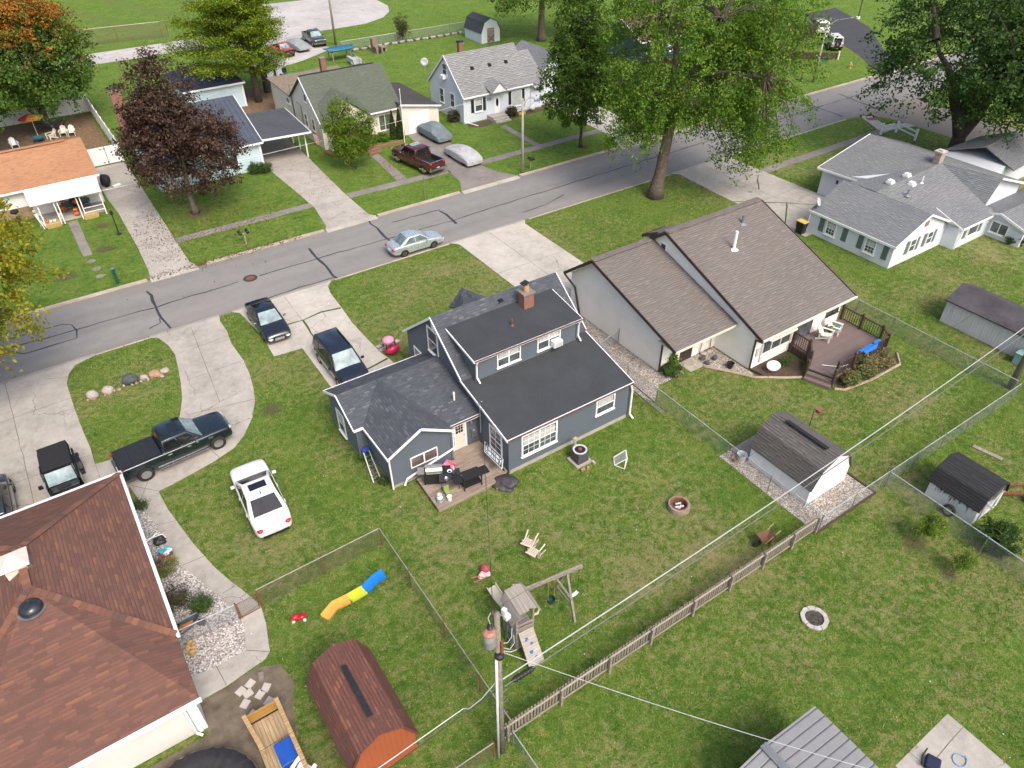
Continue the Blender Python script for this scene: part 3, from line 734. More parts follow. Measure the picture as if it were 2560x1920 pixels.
MEMB = membrane('black_roll_roofing', (0.042, 0.046, 0.052))
t = T('house', 'navy blue house with black low rear roof and red brick chimney', 'house', (18.9, 26.4, 0))
XL, XR = 14.92, 23.05
w = MB()
# main gable body and rear lean-to
w.extr([(XL, 22.87, .3), (XL, 22.87, 2.55), (XL, 27.2, 3.5), (XL, 30.25, 5.9), (XL, 33.9, 2.95), (XL, 33.9, .3)], (XR - XL, 0, 0))
t.part('wall', w, SID_BLUE)
w = MB(); w.box(8.9, XL + .02, 28.2, 31.9, .25, 2.42); w.extr([(8.9, 28.2, 2.42), (8.9, 30, 3.38), (8.9, 31.9, 2.42)], (6.0, 0, 0))
w.box(9.42, 12.92, 25.38, 28.3, .25, 2.4); w.extr([(9.42, 25.38, 2.4), (11.17, 25.38, 3.38), (12.92, 25.38, 2.4)], (0, 4, 0))
w.box(12.8, XL + .02, 25.85, 28.3, .25, 2.38)
t.part('annex_wall', w, SID_BLUE)
t.part('foundation', MB().box(XL + .03, XR - .03, 22.9, 33.8, -.1, .3).box(8.95, XL, 28.25, 31.85, -.1, .25).box(9.47, 12.88, 25.43, 28.3, -.1, .25).box(12.7, XL, 25.9, 28, -.1, .25), M['concrete_old'])
t.part('roof', roof_plane(roof_plane(MB(), [(14.74, 30.25, 6.0), (23.22, 30.25, 6.0), (23.22, 27.1, 3.6), (14.74, 27.1, 3.6)][::-1]), [(14.74, 30.25, 6.0), (23.22, 30.25, 6.0), (23.22, 34.05, 2.98), (14.74, 34.05, 2.98)]), SHG_BLUE)
t.part('lean_to_roof', roof_plane(MB(), [(14.74, 22.76, 2.66), (23.12, 22.76, 2.66), (23.12, 27.35, 3.66), (14.74, 27.35, 3.66)]), MEMB)
dm = MB().extr([(15.45, 26.8, 3.3), (15.45, 26.8, 4.95), (15.45, 29.3, 5.3), (15.45, 29.3, 3.3)], (6.75, 0, 0))
dw = t.part('dormer_wall', dm, SID_BLUE)
t.part('dormer_roof', roof_plane(MB(), [(15.28, 26.62, 5.03), (22.42, 26.62, 5.03), (22.42, 29.55, 5.50), (15.28, 29.55, 5.50)]), MEMB)
ar = MB()
roof_plane(ar, [(8.72, 32.05, 2.42), (14.9, 32.05, 2.42), (14.9, 30, 3.5), (8.72, 30, 3.5)])
roof_plane(ar, [(8.72, 28.04, 2.46), (11.0, 28.04, 2.46), (11.0, 30, 3.5), (8.72, 30, 3.5)])
roof_plane(ar, [(11.1, 25.5, 2.44), (14.9, 25.5, 2.44), (14.9, 30, 3.5), (11.1, 30, 3.5)])
t.part('annex_roof', ar, SHG_BLUE)
cr_ = MB()
roof_plane(cr_, [(11.17, 25.1, 3.53), (11.17, 29.95, 3.53), (9.22, 28.0, 2.46), (9.22, 25.1, 2.46)])
roof_plane(cr_, [(11.17, 25.1, 3.53), (13.02, 25.1, 2.49), (13.02, 25.75, 2.49), (11.17, 29.95, 3.53)])
t.part('cross_gable_roof', cr_, SHG_BLUE)
fs = MB()
def fas(a, b, w=.05, h=.13): fs.beam(a, b, w, h)
fas((14.72, 34.07, 2.92), (14.72, 30.25, 5.94)); fas((14.72, 30.25, 5.94), (14.72, 27.2, 3.62)); fas((14.72, 27.3, 3.58), (14.72, 22.74, 2.59))
fas((23.24, 34.07, 2.92), (23.24, 30.25, 5.94)); fas((23.24, 30.25, 5.94), (23.24, 27.2, 3.62)); fas((23.15, 27.3, 3.58), (23.15, 22.74, 2.59))
fas((14.70, 22.73, 2.58), (23.16, 22.73, 2.58), .06); fas((15.26, 26.6, 4.94), (22.44, 26.6, 4.94), .06); fas((15.26, 26.6, 4.95), (15.26, 29.5, 5.42)); fas((22.44, 26.6, 4.95), (22.44, 29.5, 5.42))
fas((8.70, 32.07, 2.38), (8.70, 30, 3.45)); fas((8.70, 30, 3.45), (8.70, 28.02, 2.40)); fas((8.70, 28.01, 2.40), (9.25, 28.01, 2.40), .06, .14); fas((9.2, 28.0, 2.4), (9.2, 25.08, 2.4), .06, .14)
fas((9.2, 25.08, 2.42), (11.17, 25.08, 3.49)); fas((11.17, 25.08, 3.49), (13.04, 25.08, 2.44)); fas((13.0, 25.48, 2.39), (14.88, 25.48, 2.39), .06, .16); fas((8.7, 32.08, 2.36), (14.9, 32.08, 2.36))
t.part('fascia', fs, M['white'])
t.part('gutter', MB().beam((15.3, 26.54, 4.99), (22.4, 26.54, 4.99), .07, .05).beam((14.75, 22.66, 2.62), (23.1, 22.66, 2.62), .07, .05).beam((13.02, 25.42, 2.45), (14.86, 25.42, 2.45), .07, .05), plain('rusty_gutter_edge', (0.13, .055, .04), .7, var=.3))
cm = MB()
for x, y, z0, z1 in [(XL - .01, 22.86, .2, 2.5), (XR, 22.86, .2, 2.5), (15.44, 26.79, 3.5, 4.9), (22.2, 26.79, 3.7, 4.9), (9.41, 25.37, .2, 2.36), (12.93, 25.37, .2, 2.36), (8.89, 28.19, .2, 2.36)]:
    t.part('corner_post', MB().box(x - .045, x + .045, y - .045, y + .045, z0, z1), SID_BLUE)
B = (0, -1, 0)
window(t, (15.78, 22.86, .98), (1, 0, 0), B, 2.11, 1.3, 2, 2, muntin=(3, 4), curtain=True, fw=.1)
window(t, (20.70, 22.86, 1.4), (1, 0, 0), B, 1.16, .92, 1, 2, curtain=True)
window(t, (16.86, 26.8, 3.88), (1, 0, 0), B, 1.4, .95, 2, 2, fw=.07, curtain=True)
window(t, (19.52, 26.8, 3.9), (1, 0, 0), B, 1.45, .98, 2, 2, fw=.07, curtain=True)
Lx = (-1, 0, 0)
window(t, (XL, 31.0, 3.42), (0, -1, 0), Lx, 1.02, 1.5, 1, 2)
window(t, (XL, 33.0, 1.0), (0, -1, 0), Lx, 1.0, 1.3, 1, 2)
window(t, (XL, 24.6, .82), (0, -1, 0), Lx, 1.02, 1.42, 1, 2, muntin=(2, 4))
window(t, (8.9, 30.85, .45), (0, -1, 0), Lx, .82, 1.4, 1, 2, curtain=True)
window(t, (10.55, 25.38, .96), (1, 0, 0), B, 1.48, .62, 2, 1, fw=.05, sill=False, glass=glassy('garage_window_glass', (.10, .08, .075)))
t.part('louvre_vent', MB().box(14.87, 14.9, 30.1, 30.45, 5.0, 5.5), M['white'])
d = t.part('door', MB().box(13.34, 14.02, 25.80, 25.86, .3, 2.2), M['cream_trim'])
t.part('door_light', MB().box(13.46, 13.9, 25.785, 25.80, 1.45, 2.05), M['glass_dark'], d)
mm = MB()
for i in range(1, 3): mm.box(13.46 + .147 * i - .012, 13.46 + .147 * i + .012, 25.775, 25.79, 1.45, 2.05)
for i in range(1, 3): mm.box(13.46, 13.9, 25.775, 25.788, 1.45 + .2 * i - .012, 1.45 + .2 * i + .012)
t.part('muntin', mm, M['cream_trim'], d)
t.part('door_frame', MB().box(13.24, 13.34, 25.78, 25.86, .3, 2.3).box(14.02, 14.12, 25.78, 25.86, .3, 2.3).box(13.34, 14.02, 25.78, 25.86, 2.2, 2.3), M['white'], d)
t.part('handle', MB().cyl((13.95, 25.75, 1.2), (13.95, 25.8, 1.2), .03), M['chrome'], d)
t.part('porch_light', MB().lathe([(0, .32), (.05, .28), (.08, .2), (.08, .05), (.03, 0)], (14.4, 25.74, 1.75), 10), M['steel'])
downspout(t, [(13.1, 25.26, 2.3), (13.1, 25.28, 1.1), (10.15, 25.27, .42), (9.97, 25.22, .1)], r=.06)
downspout(t, [(9.33, 25.28, 2.35), (9.36, 25.3, .1)])
downspout(t, [(23.0, 22.75, 2.5), (23.1, 22.72, 2.1), (23.12, 22.74, .35), (23.2, 22.5, .12)], r=.06)
downspout(t, [(22.3, 26.58, 4.9), (22.28, 26.7, 4.6), (22.28, 26.72, 3.85), (22.3, 26.45, 3.6)])
downspout(t, [(15.45, 26.58, 4.9), (15.47, 26.7, 4.6), (15.47, 26.72, 3.8), (15.5, 26.45, 3.55)])
c = chimney(t, 20.27, 29.05, .66, .6, 4.6, 6.25)
t.part('chimney_pot', MB().lathe([(.17, 0), (.17, .22), (.14, .4), (.1, .4), (.1, .2)], (20.27, 29.05, 6.33), 16), plain('clay_pot', (.45, .27, .12), .8), c)
t.part('chimney_hood', MB().cbox((20.2, 29.1, 6.86), (.5, .34, .03), .3, .15), M['black'], c)
roof_vent(t, 19.05, 29.95, 5.62, M['black'], .3)
vent_pipe(t, 18.6, 28.0, 5.2, 5.65, M['rust'], .05); vent_pipe(t, 14.1, 26.9, 2.6, 3.3, M['white'], .05)
fr = MB(); roof_plane(fr, [(18.4, 34.6, 3.0), (20.0, 34.6, 3.0), (19.2, 34.6, 3.8)]); 
fd = MB(); roof_plane(fd, [(19.2, 34.5, 4.2), (19.2, 32.4, 4.3), (18.2, 32.6, 4.0), (18.2, 34.5, 3.2)]); roof_plane(fd, [(19.2, 34.5, 4.2), (19.2, 32.4, 4.3), (20.2, 32.6, 4.0), (20.2, 34.5, 3.2)])
t.part('porch_gable', fd, SHG_BLUE)
meter = t.part('electric_meter', MB().box(14.4, 14.75, 25.72, 25.85, .75, 1.35).cyl((14.57, 25.60, 1.2), (14.57, 25.72, 1.2), .1), M['steel'])
t.part('service_mast', MB().tube([(14.72, 25.3, 1.3), (14.74, 25.3, 3.5), (14.74, 25.1, 3.6)], .035, 8), M['steel'])

# ---- window air conditioner in the dormer (hangs from the house)
a = T('window_air_conditioner', 'white air conditioner hanging out of the dormer window of the navy house', 'air conditioner', (20.6, 26.7, 3.9))
a.part('case', MB().box(20.32, 20.92, 26.34, 26.74, 3.92, 4.30), M['white'], bevel=.02)
a.part('grille', MB().box(20.37, 20.87, 26.325, 26.34, 3.96, 4.26), plain('grille_grey', (.45, .46, .47), .6))

# ================================================================ tan house (right of centre)
SID_TAN = siding('cream_lap_siding', (0.87, 0.86, 0.81), 0.2, .05, st=.5)
SHG_TAN = shingle('taupe_shingles', (0.150, 0.133, 0.122), (0.178, 0.158, 0.146), (0.215, 0.193, 0.178), weather=0.10, row=.16, wid=.36, mort=.4, dashes=.7)
t = T('house', 'large cream house with two taupe shingle roofs and dark brown gutters', 'house', (34, 28, 0))
w = MB()
w.extr([(27.5, 25.0, 0), (27.5, 25.0, 2.92), (27.5, 31.46, 4.86), (27.5, 34.0, 2.85), (27.5, 34.0, 0)], (4.9, 0, 0))
w.extr([(32.3, 22.0, 0), (32.3, 22.0, 2.7), (32.3, 30.25, 5.86), (32.3, 34.6, 2.6), (32.3, 34.6, 0)], (8.3, 0, 0))
t.part('wall', w, SID_TAN)
r = MB()
roof_plane(r, [(27.05, 23.5, 2.62), (32.25, 23.5, 2.62), (32.25, 31.46, 5.0), (27.05, 31.46, 5.0)])
roof_plane(r, [(27.05, 31.46, 5.0), (32.25, 31.46, 5.0), (32.25, 34.2, 2.85), (27.05, 34.2, 2.85)])
t.part('garage_roof', r, SHG_TAN)
r = MB()
roof_plane(r, [(32.08, 21.4, 2.62), (40.9, 21.4, 2.62), (40.9, 30.25, 6.0), (32.08, 30.25, 6.0)])
roof_plane(r, [(32.08, 30.25, 6.0), (40.9, 30.25, 6.0), (40.9, 35.0, 2.5), (32.08, 35.0, 2.5)])
t.part('roof', r, SHG_TAN)
t.part('ridge_cap', MB().beam((32.08, 30.25, 6.03), (40.9, 30.25, 6.03), .5, .05).beam((27.05, 31.46, 5.03), (32.2, 31.46, 5.03), .5, .05), SHG_TAN)
r = MB(); roof_plane(r, [(32.05, 32.3, 5.0), (34.1, 32.3, 5.0), (34.1, 30.6, 5.85), (32.05, 30.6, 5.85)])
t.part('front_dormer_roof', r, SHG_TAN)
t.part('front_dormer_wall', MB().box(32.32, 34.0, 30.8, 32.2, 4.2, 4.98), SID_TAN)
f = MB()
for a_, b_ in [((27.02, 23.46, 2.56), (27.02, 31.46, 4.95)), ((27.02, 31.46, 4.95), (27.02, 34.24, 2.8)), ((32.05, 21.36, 2.56), (32.05, 30.25, 5.95)), ((32.05, 30.25, 5.95), (32.05, 35.0, 2.46)), ((32.05, 32.34, 4.92), (34.1, 32.34, 4.92)), ((32.03, 32.3, 4.95), (32.03, 30.9, 5.68)), ((40.93, 21.36, 2.56), (40.93, 30.25, 5.95))]:
    t.part('rake_board', MB().beam(a_, b_, .06, .2), M['brown_trim'])
gutter(t, (27.0, 34.24, 2.84), (32.0, 34.24, 2.84), M['brown_trim'])
t.part('soffit', MB().box(27.05, 32.25, 23.5, 25.0, 2.50, 2.54).box(32.1, 40.9, 21.42, 22.0, 2.50, 2.54).box(27.05, 32.25, 23.47, 23.52, 2.44, 2.60), M['cream_trim'])
t.part('gutter', MB().beam((32.06, 21.33, 2.58), (40.95, 21.33, 2.58), .11, .11), M['cream_trim'])
downspout(t, [(27.1, 23.5, 2.5), (27.4, 24.9, 2.3), (27.44, 24.93, .1)], M['brown_trim'], .07)
downspout(t, [(27.0, 34.2, 2.8), (27.42, 33.5, 1.9), (27.43, 32.9, 0.1)], M['brown_trim'], .07)
downspout(t, [(32.05, 21.35, 2.5), (32.22, 21.95, 2.3), (32.24, 21.95, .15), (32.6, 20.7, .06)], M['brown_trim'], .07)
# garage shutter-door at the back
dd = MB().box(29.2, 30.2, 24.93, 25.0, .02, 1.95)
for i in range(9): dd.box(29.22 + i * .11, 29.25 + i * .11, 24.915, 24.93, .05, 1.92)
t.part('door', dd, plain('dark_brown_door', (.055, .042, .036), .6))
window(t, (32.3, 30.72, 4.38), (0, -1, 0), Lx, .42, .62, 1, 1, frame=M['white'], fw=.06, sill=False)
window(t, (33.1, 22.0, .85), (1, 0, 0), B, 2.6, 1.1, 3, 1, glass=M['glass'], frame=M['cream_trim'])
t.part('bay_roof', MB().extr([(32.95, 22, 2.1), (35.9, 22, 2.1), (35.6, 21.5, 1.98), (33.25, 21.5, 1.98)], (0, 0, .05)), M['cream_trim'])
sl = t.part('sliding_door', MB().box(36.3, 37.75, 21.94, 22.0, .55, 2.35), M['brown_trim'])
t.part('pane', MB().box(36.4, 37.0, 21.925, 21.94, .65, 2.25).box(37.05, 37.65, 21.925, 21.94, .65, 2.25), M['glass'], sl)
window(t, (39.2, 22.0, 1.42), (1, 0, 0), B, 1.1, .6, 2, 1, frame=M['brown_trim'], fw=.07)
t.part('meter_box', MB().box(32.55, 32.85, 21.9, 22, .9, 1.5).box(33.0, 33.15, 21.92, 22, .3, 1.6), plain('meter_grey', (.5, .5, .5), .5))
vent_pipe(t, 35.6, 27.5, 4.9, 6.2, M['white'], .1); vent_pipe(t, 37.95, 29.0, 5.45, 6.05, M['steel'], .11)

# ================================================================ long white house on the corner
SID_WHT = siding('pale_blue_white_siding', (0.62, 0.655, 0.70), 0.13, .04, st=.5)
SHG_GRY = shingle('grey_shingles', (0.165, 0.175, 0.185), (0.21, 0.22, 0.232), (0.27, 0.282, 0.295), mort=.5, weather=.2)
t = T('house', 'long white ranch house with grey shingle roofs and grey green shutters', 'house', (56, 29, 0))
w = MB()
w.extr([(50.33, 24.66, 0), (50.33, 24.66, 1.88), (53.84, 24.66, 3.42), (57.1, 24.66, 1.95), (57.1, 24.66, 0)], (0, 7.4, 0))
w.extr([(57.05, 23.6, 0), (57.05, 23.6, 1.72), (57.05, 29.3, 3.55), (57.05, 35, 2.2), (57.05, 35, 0)], (4.7, 0, 0))
w.extr([(61.6, 20.9, 0), (61.6, 20.9, 1.45), (61.6, 22.9, 2.05), (61.6, 24.9, 1.45), (61.6, 24.9, 0)], (9, 0, 0))
w.box(57.15, 68.5, 30, 36.4, 0, 2.3)
w.extr([(62.2, 24.95, 1.4), (63.25, 24.95, 3.8), (67.9, 24.95, 2.3), (67.9, 24.95, 1.4)], (0, 11.3, 0))
t.part('wall', w, SID_WHT)
r = MB()
roof_plane(r, [(50.18, 24.5, 1.90), (50.18, 32.2, 1.90), (53.84, 32.2, 3.52), (53.84, 24.5, 3.52)])
roof_plane(r, [(53.84, 24.5, 3.52), (53.84, 32.2, 3.52), (57.3, 32.2, 1.98), (57.3, 24.5, 1.98)])
t.part('bedroom_wing_roof', r, SHG_GRY)
r = MB()
roof_plane(r, [(53.9, 29.3, 3.55), (62.6, 29.3, 3.87), (61.9, 24.5, 2.15), (62.0, 23.4, 1.80), (57.2, 23.4, 1.80)])
roof_plane(r, [(53.9, 29.3, 3.55), (62.6, 29.3, 3.87), (60.5, 34.4, 3.0), (57.2, 32.75, 2.52), (55.0, 32.3, 3.0)])
t.part('cross_roof', r, SHG_GRY)
r = MB()
roof_plane(r, [(63.3, 29.5, 4.0), (63.3, 36.6, 4.0), (56.6, 36.6, 2.45), (56.9, 32.6, 2.52), (62.6, 29.25, 3.84)]); roof_plane(r, [(63.3, 29.6, 4.0), (63.3, 24.6, 4.0), (61.9, 24.5, 2.16), (62.6, 29.3, 3.86)][::-1])
roof_plane(r, [(63.3, 24.6, 4.0), (63.3, 36.6, 4.0), (68.8, 36.6, 2.2), (68.8, 24.6, 2.2)])
t.part('roof', r, SHG_GRY)
r = MB()
roof_plane(r, [(61.35, 22.9, 2.15), (71, 22.9, 2.15), (71, 20.7, 1.45), (61.35, 20.7, 1.45)]); roof_plane(r, [(61.35, 22.9, 2.15), (71, 22.9, 2.15), (71, 25.1, 1.45), (61.35, 25.1, 1.45)])
t.part('end_wing_roof', r, SHG_GRY)
r = MB(); roof_plane(r, [(71, 30, 3.2), (77, 30.5, 3.2), (77, 27.5, 2.0), (71, 27, 2.0)]); roof_plane(r, [(71, 30, 3.2), (77, 30.5, 3.2), (76, 33, 2.2), (70, 33, 2.2)])
t.part('far_wing_roof', r, SHG_GRY)
t.part('far_wing_wall', MB().box(68.4, 76, 27.8, 32.6, 0, 2.1), SID_WHT)
f = MB()
for a_, b_ in [((50.16, 24.48, 1.84), (50.16, 32.2, 1.84)), ((50.16, 24.47, 1.86), (53.84, 24.47, 3.47)), ((53.84, 24.47, 3.47), (57.3, 24.47, 1.94)), ((57.2, 23.38, 1.74), (62, 23.38, 1.74)), ((57.04, 23.4, 1.76), (57.04, 25.9, 2.6)), ((61.33, 20.68, 1.42), (61.33, 22.9, 2.1)), ((61.33, 22.9, 2.1), (61.33, 25.1, 1.42)), ((61.33, 20.68, 1.40), (71, 20.68, 1.40)), ((56.57, 36.6, 2.4), (56.9, 32.5, 2.42)), ((56.6, 36.63, 2.38), (63.3, 36.63, 3.95)), ((63.3, 24.57, 3.95), (68.8, 24.57, 2.15))]:
    t.part('fascia', MB().beam(a_, b_, .06, .17), M['white'])
SHUT = plain('grey_green_shutter', (.135, .175, .165), .6)
for y in (30.4, 26.85):
    window(t, (50.33, y, .62), (0, -1, 0), Lx, .72, .98, 1, 2, muntin=(3, 4), curtain=True, fw=.12)
    for y0 in (y + .72, y - 1.42): shutter(t, (50.33, y0 + .02, .55), (0, -1, 0), Lx, .45, 1.1, SHUT)
for x in (52.5, 54.7):
    window(t, (x, 24.66, .75), (1, 0, 0), B, .62, .95, 1, 2, fw=.1)
    for x0 in (x - .56, x + .74): shutter(t, (x0, 24.66, .68), (1, 0, 0), B, .38, 1.08, SHUT)
t.part('louvre_vent', MB().box(53.62, 54.05, 24.6, 24.66, 2.55, 2.95), plain('rust_vent', (.28, .16, .11), .8))
window(t, (58.6, 23.6, .75), (1, 0, 0), B, 1.3, .8, 1, 1, fw=.08); shutter(t, (57.9, 23.6, .68), (1, 0, 0), B, .42, .98, SHUT); shutter(t, (60.05, 23.6, .68), (1, 0, 0), B, .42, .98, SHUT)
window(t, (61.6, 23.3, .5), (0, -1, 0), Lx, 1.2, .8, 2, 1, fw=.1)
for x in (63, 65): window(t, (x, 20.9, .5), (1, 0, 0), B, 1.0, .75, 2, 1, fw=.08)
downspout(t, [(57.2, 23.4, 1.7), (57.1, 23.5, .1)]); downspout(t, [(50.2, 32.05, 1.8), (50.26, 32.1, .1)])
c = t.part('chimney', MB().box(62.2, 62.85, 29.35, 29.9, 3.4, 4.7), bricky('stained_pale_brick', (.42, .35, .29), (.3, .14, .08), (.4, .37, .33)))
t.part('chimney_cap', MB().box(62.1, 62.95, 29.25, 30, 4.7, 4.82).box(62.35, 62.7, 29.45, 29.75, 4.82, 4.9), M['concrete'], c)
for x, y, z in [(56.1, 29.6, 3.72), (58.2, 29.55, 3.78), (57.5, 28.6, 3.55)]: roof_vent(t, x, y, z, M['white'], .4)
vent_pipe(t, 58.6, 28.4, 3.4, 4.0, M['white'], .05); vent_pipe(t, 56.0, 27.9, 3.2, 3.7, M['steel'], .09)
t.part('wall_lamp', MB().box(57.02, 57.14, 34.6, 34.8, 1.5, 1.8), M['black'])
# ================================================================ brown hip-roof house (bottom left corner)
SHG_BRN = shingle('red_brown_shingles', (0.128, 0.068, 0.054), (0.165, 0.083, 0.063), (0.225, 0.112, 0.070), row=.15, wid=.42, weather=.14, mort=.3, dashes=.35)
SID_OFF = siding('off_white_siding', (0.62, 0.60, 0.57), 0.11, .04)
t = T('house', 'house with a broad red brown hipped shingle roof and off white siding', 'house', (-6, 25, 0))
t.part('wall', MB().box(-9.6, -2.5, 18.22, 31.1, 0, 2.35), SID_OFF)
XC, XW, ZE, ZR = -1.98, -10.1, 2.6, 4.75
C1, C2, C3 = (XC, 31.5, ZE), (XC, 20.9, ZE), (XC, 17.88, 2.5)
V1, V2 = (-6.05, 26.65, ZR), (-5.97, 24.3, ZR)
r = MB()
def tri(a, b, c): return [a, b, c]
roof_plane(r, [C1, V1, V2, C2]); t.part('roof', r, SHG_BRN)
r = MB(); roof_plane(r, [C1, (XW, 31.5, ZE), V1]); t.part('front_hip_roof', r, SHG_BRN)
r = MB(); roof_plane(r, [(XW, 31.5, ZE), (XW, 20.9, ZE), V2, V1]); t.part('west_roof', r, SHG_BRN)
r = MB(); roof_plane(r, [C2, V2, (XW, 20.9, ZE), (XW, 17.84, 2.45), C3]); t.part('rear_roof', r, SHG_BRN)
HIP = shingle('hip_cap_shingles', (0.155, 0.068, 0.048), (0.25, 0.115, 0.07), (0.075, 0.055, 0.05), row=.3, wid=.3, weather=.1)
m = MB()
for a, b in ((C1, V1), (C2, V2), ((XW, 31.5, ZE), V1), ((XW, 20.9, ZE), V2), (V1, V2)):
    a = Vector(a); b = Vector(b); n = int((b - a).length / .24)
    for i in range(n):
        p = a.lerp(b, i / n); q = a.lerp(b, (i + 1) / n)
        m.beam((p.x, p.y, p.z + .03), (q.x, q.y, q.z + .018), .3, .03)
k = N('hip_cap'); g = k.n('NewGeometry')
k.set(Base_Color=k.mix(.25, k.ramp(g.outputs['Random Per Island'], [(0, (.06, .048, .045)), (.35, (.15, .065, .045)), (.7, (.23, .105, .06)), (1, (.12, .06, .045))]), (.15, .07, .05)), Roughness=.92)
t.part('hip_cap', m, k.m)
t.part('gutter', MB().beam((XC + .05, 31.55, 2.56), (XC + .05, 20.8, 2.56), .13, .13).beam((XC + .1, 31.56, 2.56), (XW, 31.56, 2.56), .13, .13).beam((XC + .06, 17.8, 2.44), (XW, 17.76, 2.40), .13, .13), M['white'])
downspout(t, [(-2.55, 17.85, 2.4), (-2.62, 18.12, 2.1), (-2.62, 18.12, .15), (-2.45, 17.95, .08)], r=.055)
t.part('corner_trim', MB().box(-2.53, -2.38, 18.15, 18.3, 0, 2.4).box(-2.42, -2.2, 18.2, 19.6, 0, 2.4), M['white'])
# louvred cupola vent and skylight dome on the roof
cp = T('roof_vent_cupola', 'square white louvred vent with pyramid cap on the red brown roof', 'roof vent', (-6.25, 25.9, 4.4))
cp.part('base', MB().box(-6.6, -5.85, 25.45, 26.2, 4.2, 5.0), M['cream_trim'])
cp.part('cap', MB().add([(-6.75, 25.3, 5.0), (-5.7, 25.3, 5.0), (-5.7, 26.35, 5.0), (-6.75, 26.35, 5.0), (-6.22, 25.82, 5.45)], [(0, 1, 4), (1, 2, 4), (2, 3, 4), (3, 0, 4), (3, 2, 1, 0)]), M['cream_trim'])
cp.part('louvre', MB().box(-5.84, -5.7, 25.5, 26.15, 4.35, 4.9), M['steel'])
dm = T('roof_turbine_dome', 'round dark metal vent dome on the red brown roof', 'roof vent', (-6.05, 23.5, 4.6))
dm.part('dome', MB().lathe([(.42, 0), (.42, .12), (.36, .24), (.22, .33), (0, .36)], (-6.05, 23.55, 4.42), 28), plain('dark_painted_metal', (.045, .052, .062), .25, .5, var=.3, sc=6), smooth=True)
dm.part('flange', MB().lathe([(.5, 0), (.5, .03), (.3, .03)], (-6.05, 23.55, 4.42), 28), M['steel'])

# ================================================================ across the street: orange-roof house
SHG_ORG = shingle('orange_brown_shingles', (0.36, 0.185, 0.10), (0.42, 0.225, 0.125), (0.27, 0.13, 0.075), weather=.2, mort=.2, dashes=.4)
t = T('house', 'low house with an orange brown shingle roof and a white front porch awning', 'house', (-2, 76, 0))
t.part('wall', MB().box(-14, 3.9, 71.6, 81.0, 0, 2.45), siding('white_block_wall', (.68, .68, .67), .2, .04, st=.2))
st_ = bricky('tan_ledge_stone', (.36, .24, .13), (.24, .165, .10), (.2, .16, .12), .5, .12)
t.part('stone_wainscot', MB().box(-14, -1.6, 71.52, 71.6, 0, 1.1), st_)
r = MB(); roof_plane(r, [(-14.5, 71.2, 2.62), (4.15, 71.2, 2.62), (4.15, 76.5, 4.3), (-14.5, 76.5, 4.3)]); roof_plane(r, [(-14.5, 76.5, 4.3), (4.15, 76.5, 4.3), (4.15, 81.6, 2.7), (-14.5, 81.6, 2.7)])
t.part('roof', r, SHG_ORG)
t.part('ridge_vent', MB().beam((-14, 76.4, 4.34), (2.8, 76.4, 4.34), .4, .06), SHG_ORG)
aw = t.part('porch_awning', MB().extr([(-1.75, 71.6, 2.55), (3.95, 71.6, 2.55), (3.72, 68.55, 2.2), (-1.72, 68.65, 2.2)], (0, 0, .06)), plain('white_metal_awning', (.80, .80, .79), .5, var=.05))
t.part('fascia', MB().beam((-1.72, 68.6, 2.2), (3.75, 68.5, 2.2), .06, .18).beam((-14.5, 71.15, 2.55), (4.2, 71.15, 2.55), .06, .16), M['white'])
t.part('porch_floor', MB().box(-1.6, 3.6, 69.3, 71.6, 0, .12), M['concrete_old'])
for x in (-1.2, 0.0, .25, 1.7, 1.95, 3.55): t.part('porch_post', MB().box(x - .04, x + .04, 68.75, 68.83, .0, 2.2), M['white'])
t.part('railing', MB().beam((2.0, 68.8, .9), (3.5, 68.8, .9), .05, .05).beam((2.0, 68.8, .5), (3.5, 68.8, .5), .05, .05), M['white'])
window(t, (-.2, 71.6, 1.0), (1, 0, 0), B, 1.3, 1.1, 1, 1); window(t, (2.2, 71.6, 1.0), (1, 0, 0), B, 1.3, 1.1, 1, 1); window(t, (-5.0, 71.6, 1.3), (1, 0, 0), B, 1.4, .9, 2, 1)
t.part('door', MB().box(1.2, 2.0, 71.55, 71.6, .12, 2.1), plain('dark_front_door', (.05, .035, .03), .5))

# ================================================================ pale blue house with blue metal roof and carport
def metal_roof(name, c, rib=.45):
    k = N(name); u = k.sep(k.uv()); fr = k.math('FRACT', k.math('DIVIDE', u[0], rib)); nz = k.noise(k.gen(), .6, 4, .6)
    k.set(Base_Color=k.ramp(nz, [(.3, [x * .88 for x in c]), (.7, [x * 1.12 for x in c])]), Roughness=.42, Metallic=.35)
    k.bump(k.ramp(fr, [(0, 1.0), (.06, 1.0), (.1, 0), (.48, 0), (.5, .35), (.52, 0), (.93, 0)]), 1.0, .05); return k.m
MET_BLUE = metal_roof('blue_grey_metal_roof', (.105, .12, .15)); SID_PBL = siding('pale_blue_siding', (.52, .66, .72), .2, .04, st=.6)
t = T('house', 'pale blue house with dark blue standing seam metal roof and attached carport', 'house', (14, 77, 0))
w = MB(); w.box(8.6, 18.2, 70.6, 84, 0, 2.6); w.extr([(8.6, 70.6, 2.6), (8.6, 77.3, 5.0), (8.6, 84, 2.6)], (9.6, 0, 0)); t.part('wall', w, SID_PBL)
r = MB(); roof_plane(r, [(8.3, 70.2, 2.7), (18.5, 70.2, 2.7), (18.5, 77.3, 5.2), (8.3, 77.3, 5.2)]); roof_plane(r, [(8.3, 77.3, 5.2), (18.5, 77.3, 5.2), (18.5, 84.4, 2.7), (8.3, 84.4, 2.7)]); t.part('roof', r, MET_BLUE)
t.part('fascia', MB().beam((18.52, 70.15, 2.62), (18.52, 77.3, 5.14), .06, .2).beam((8.3, 70.14, 2.62), (18.5, 70.14, 2.62), .06, .16), M['white'])
m = MB()
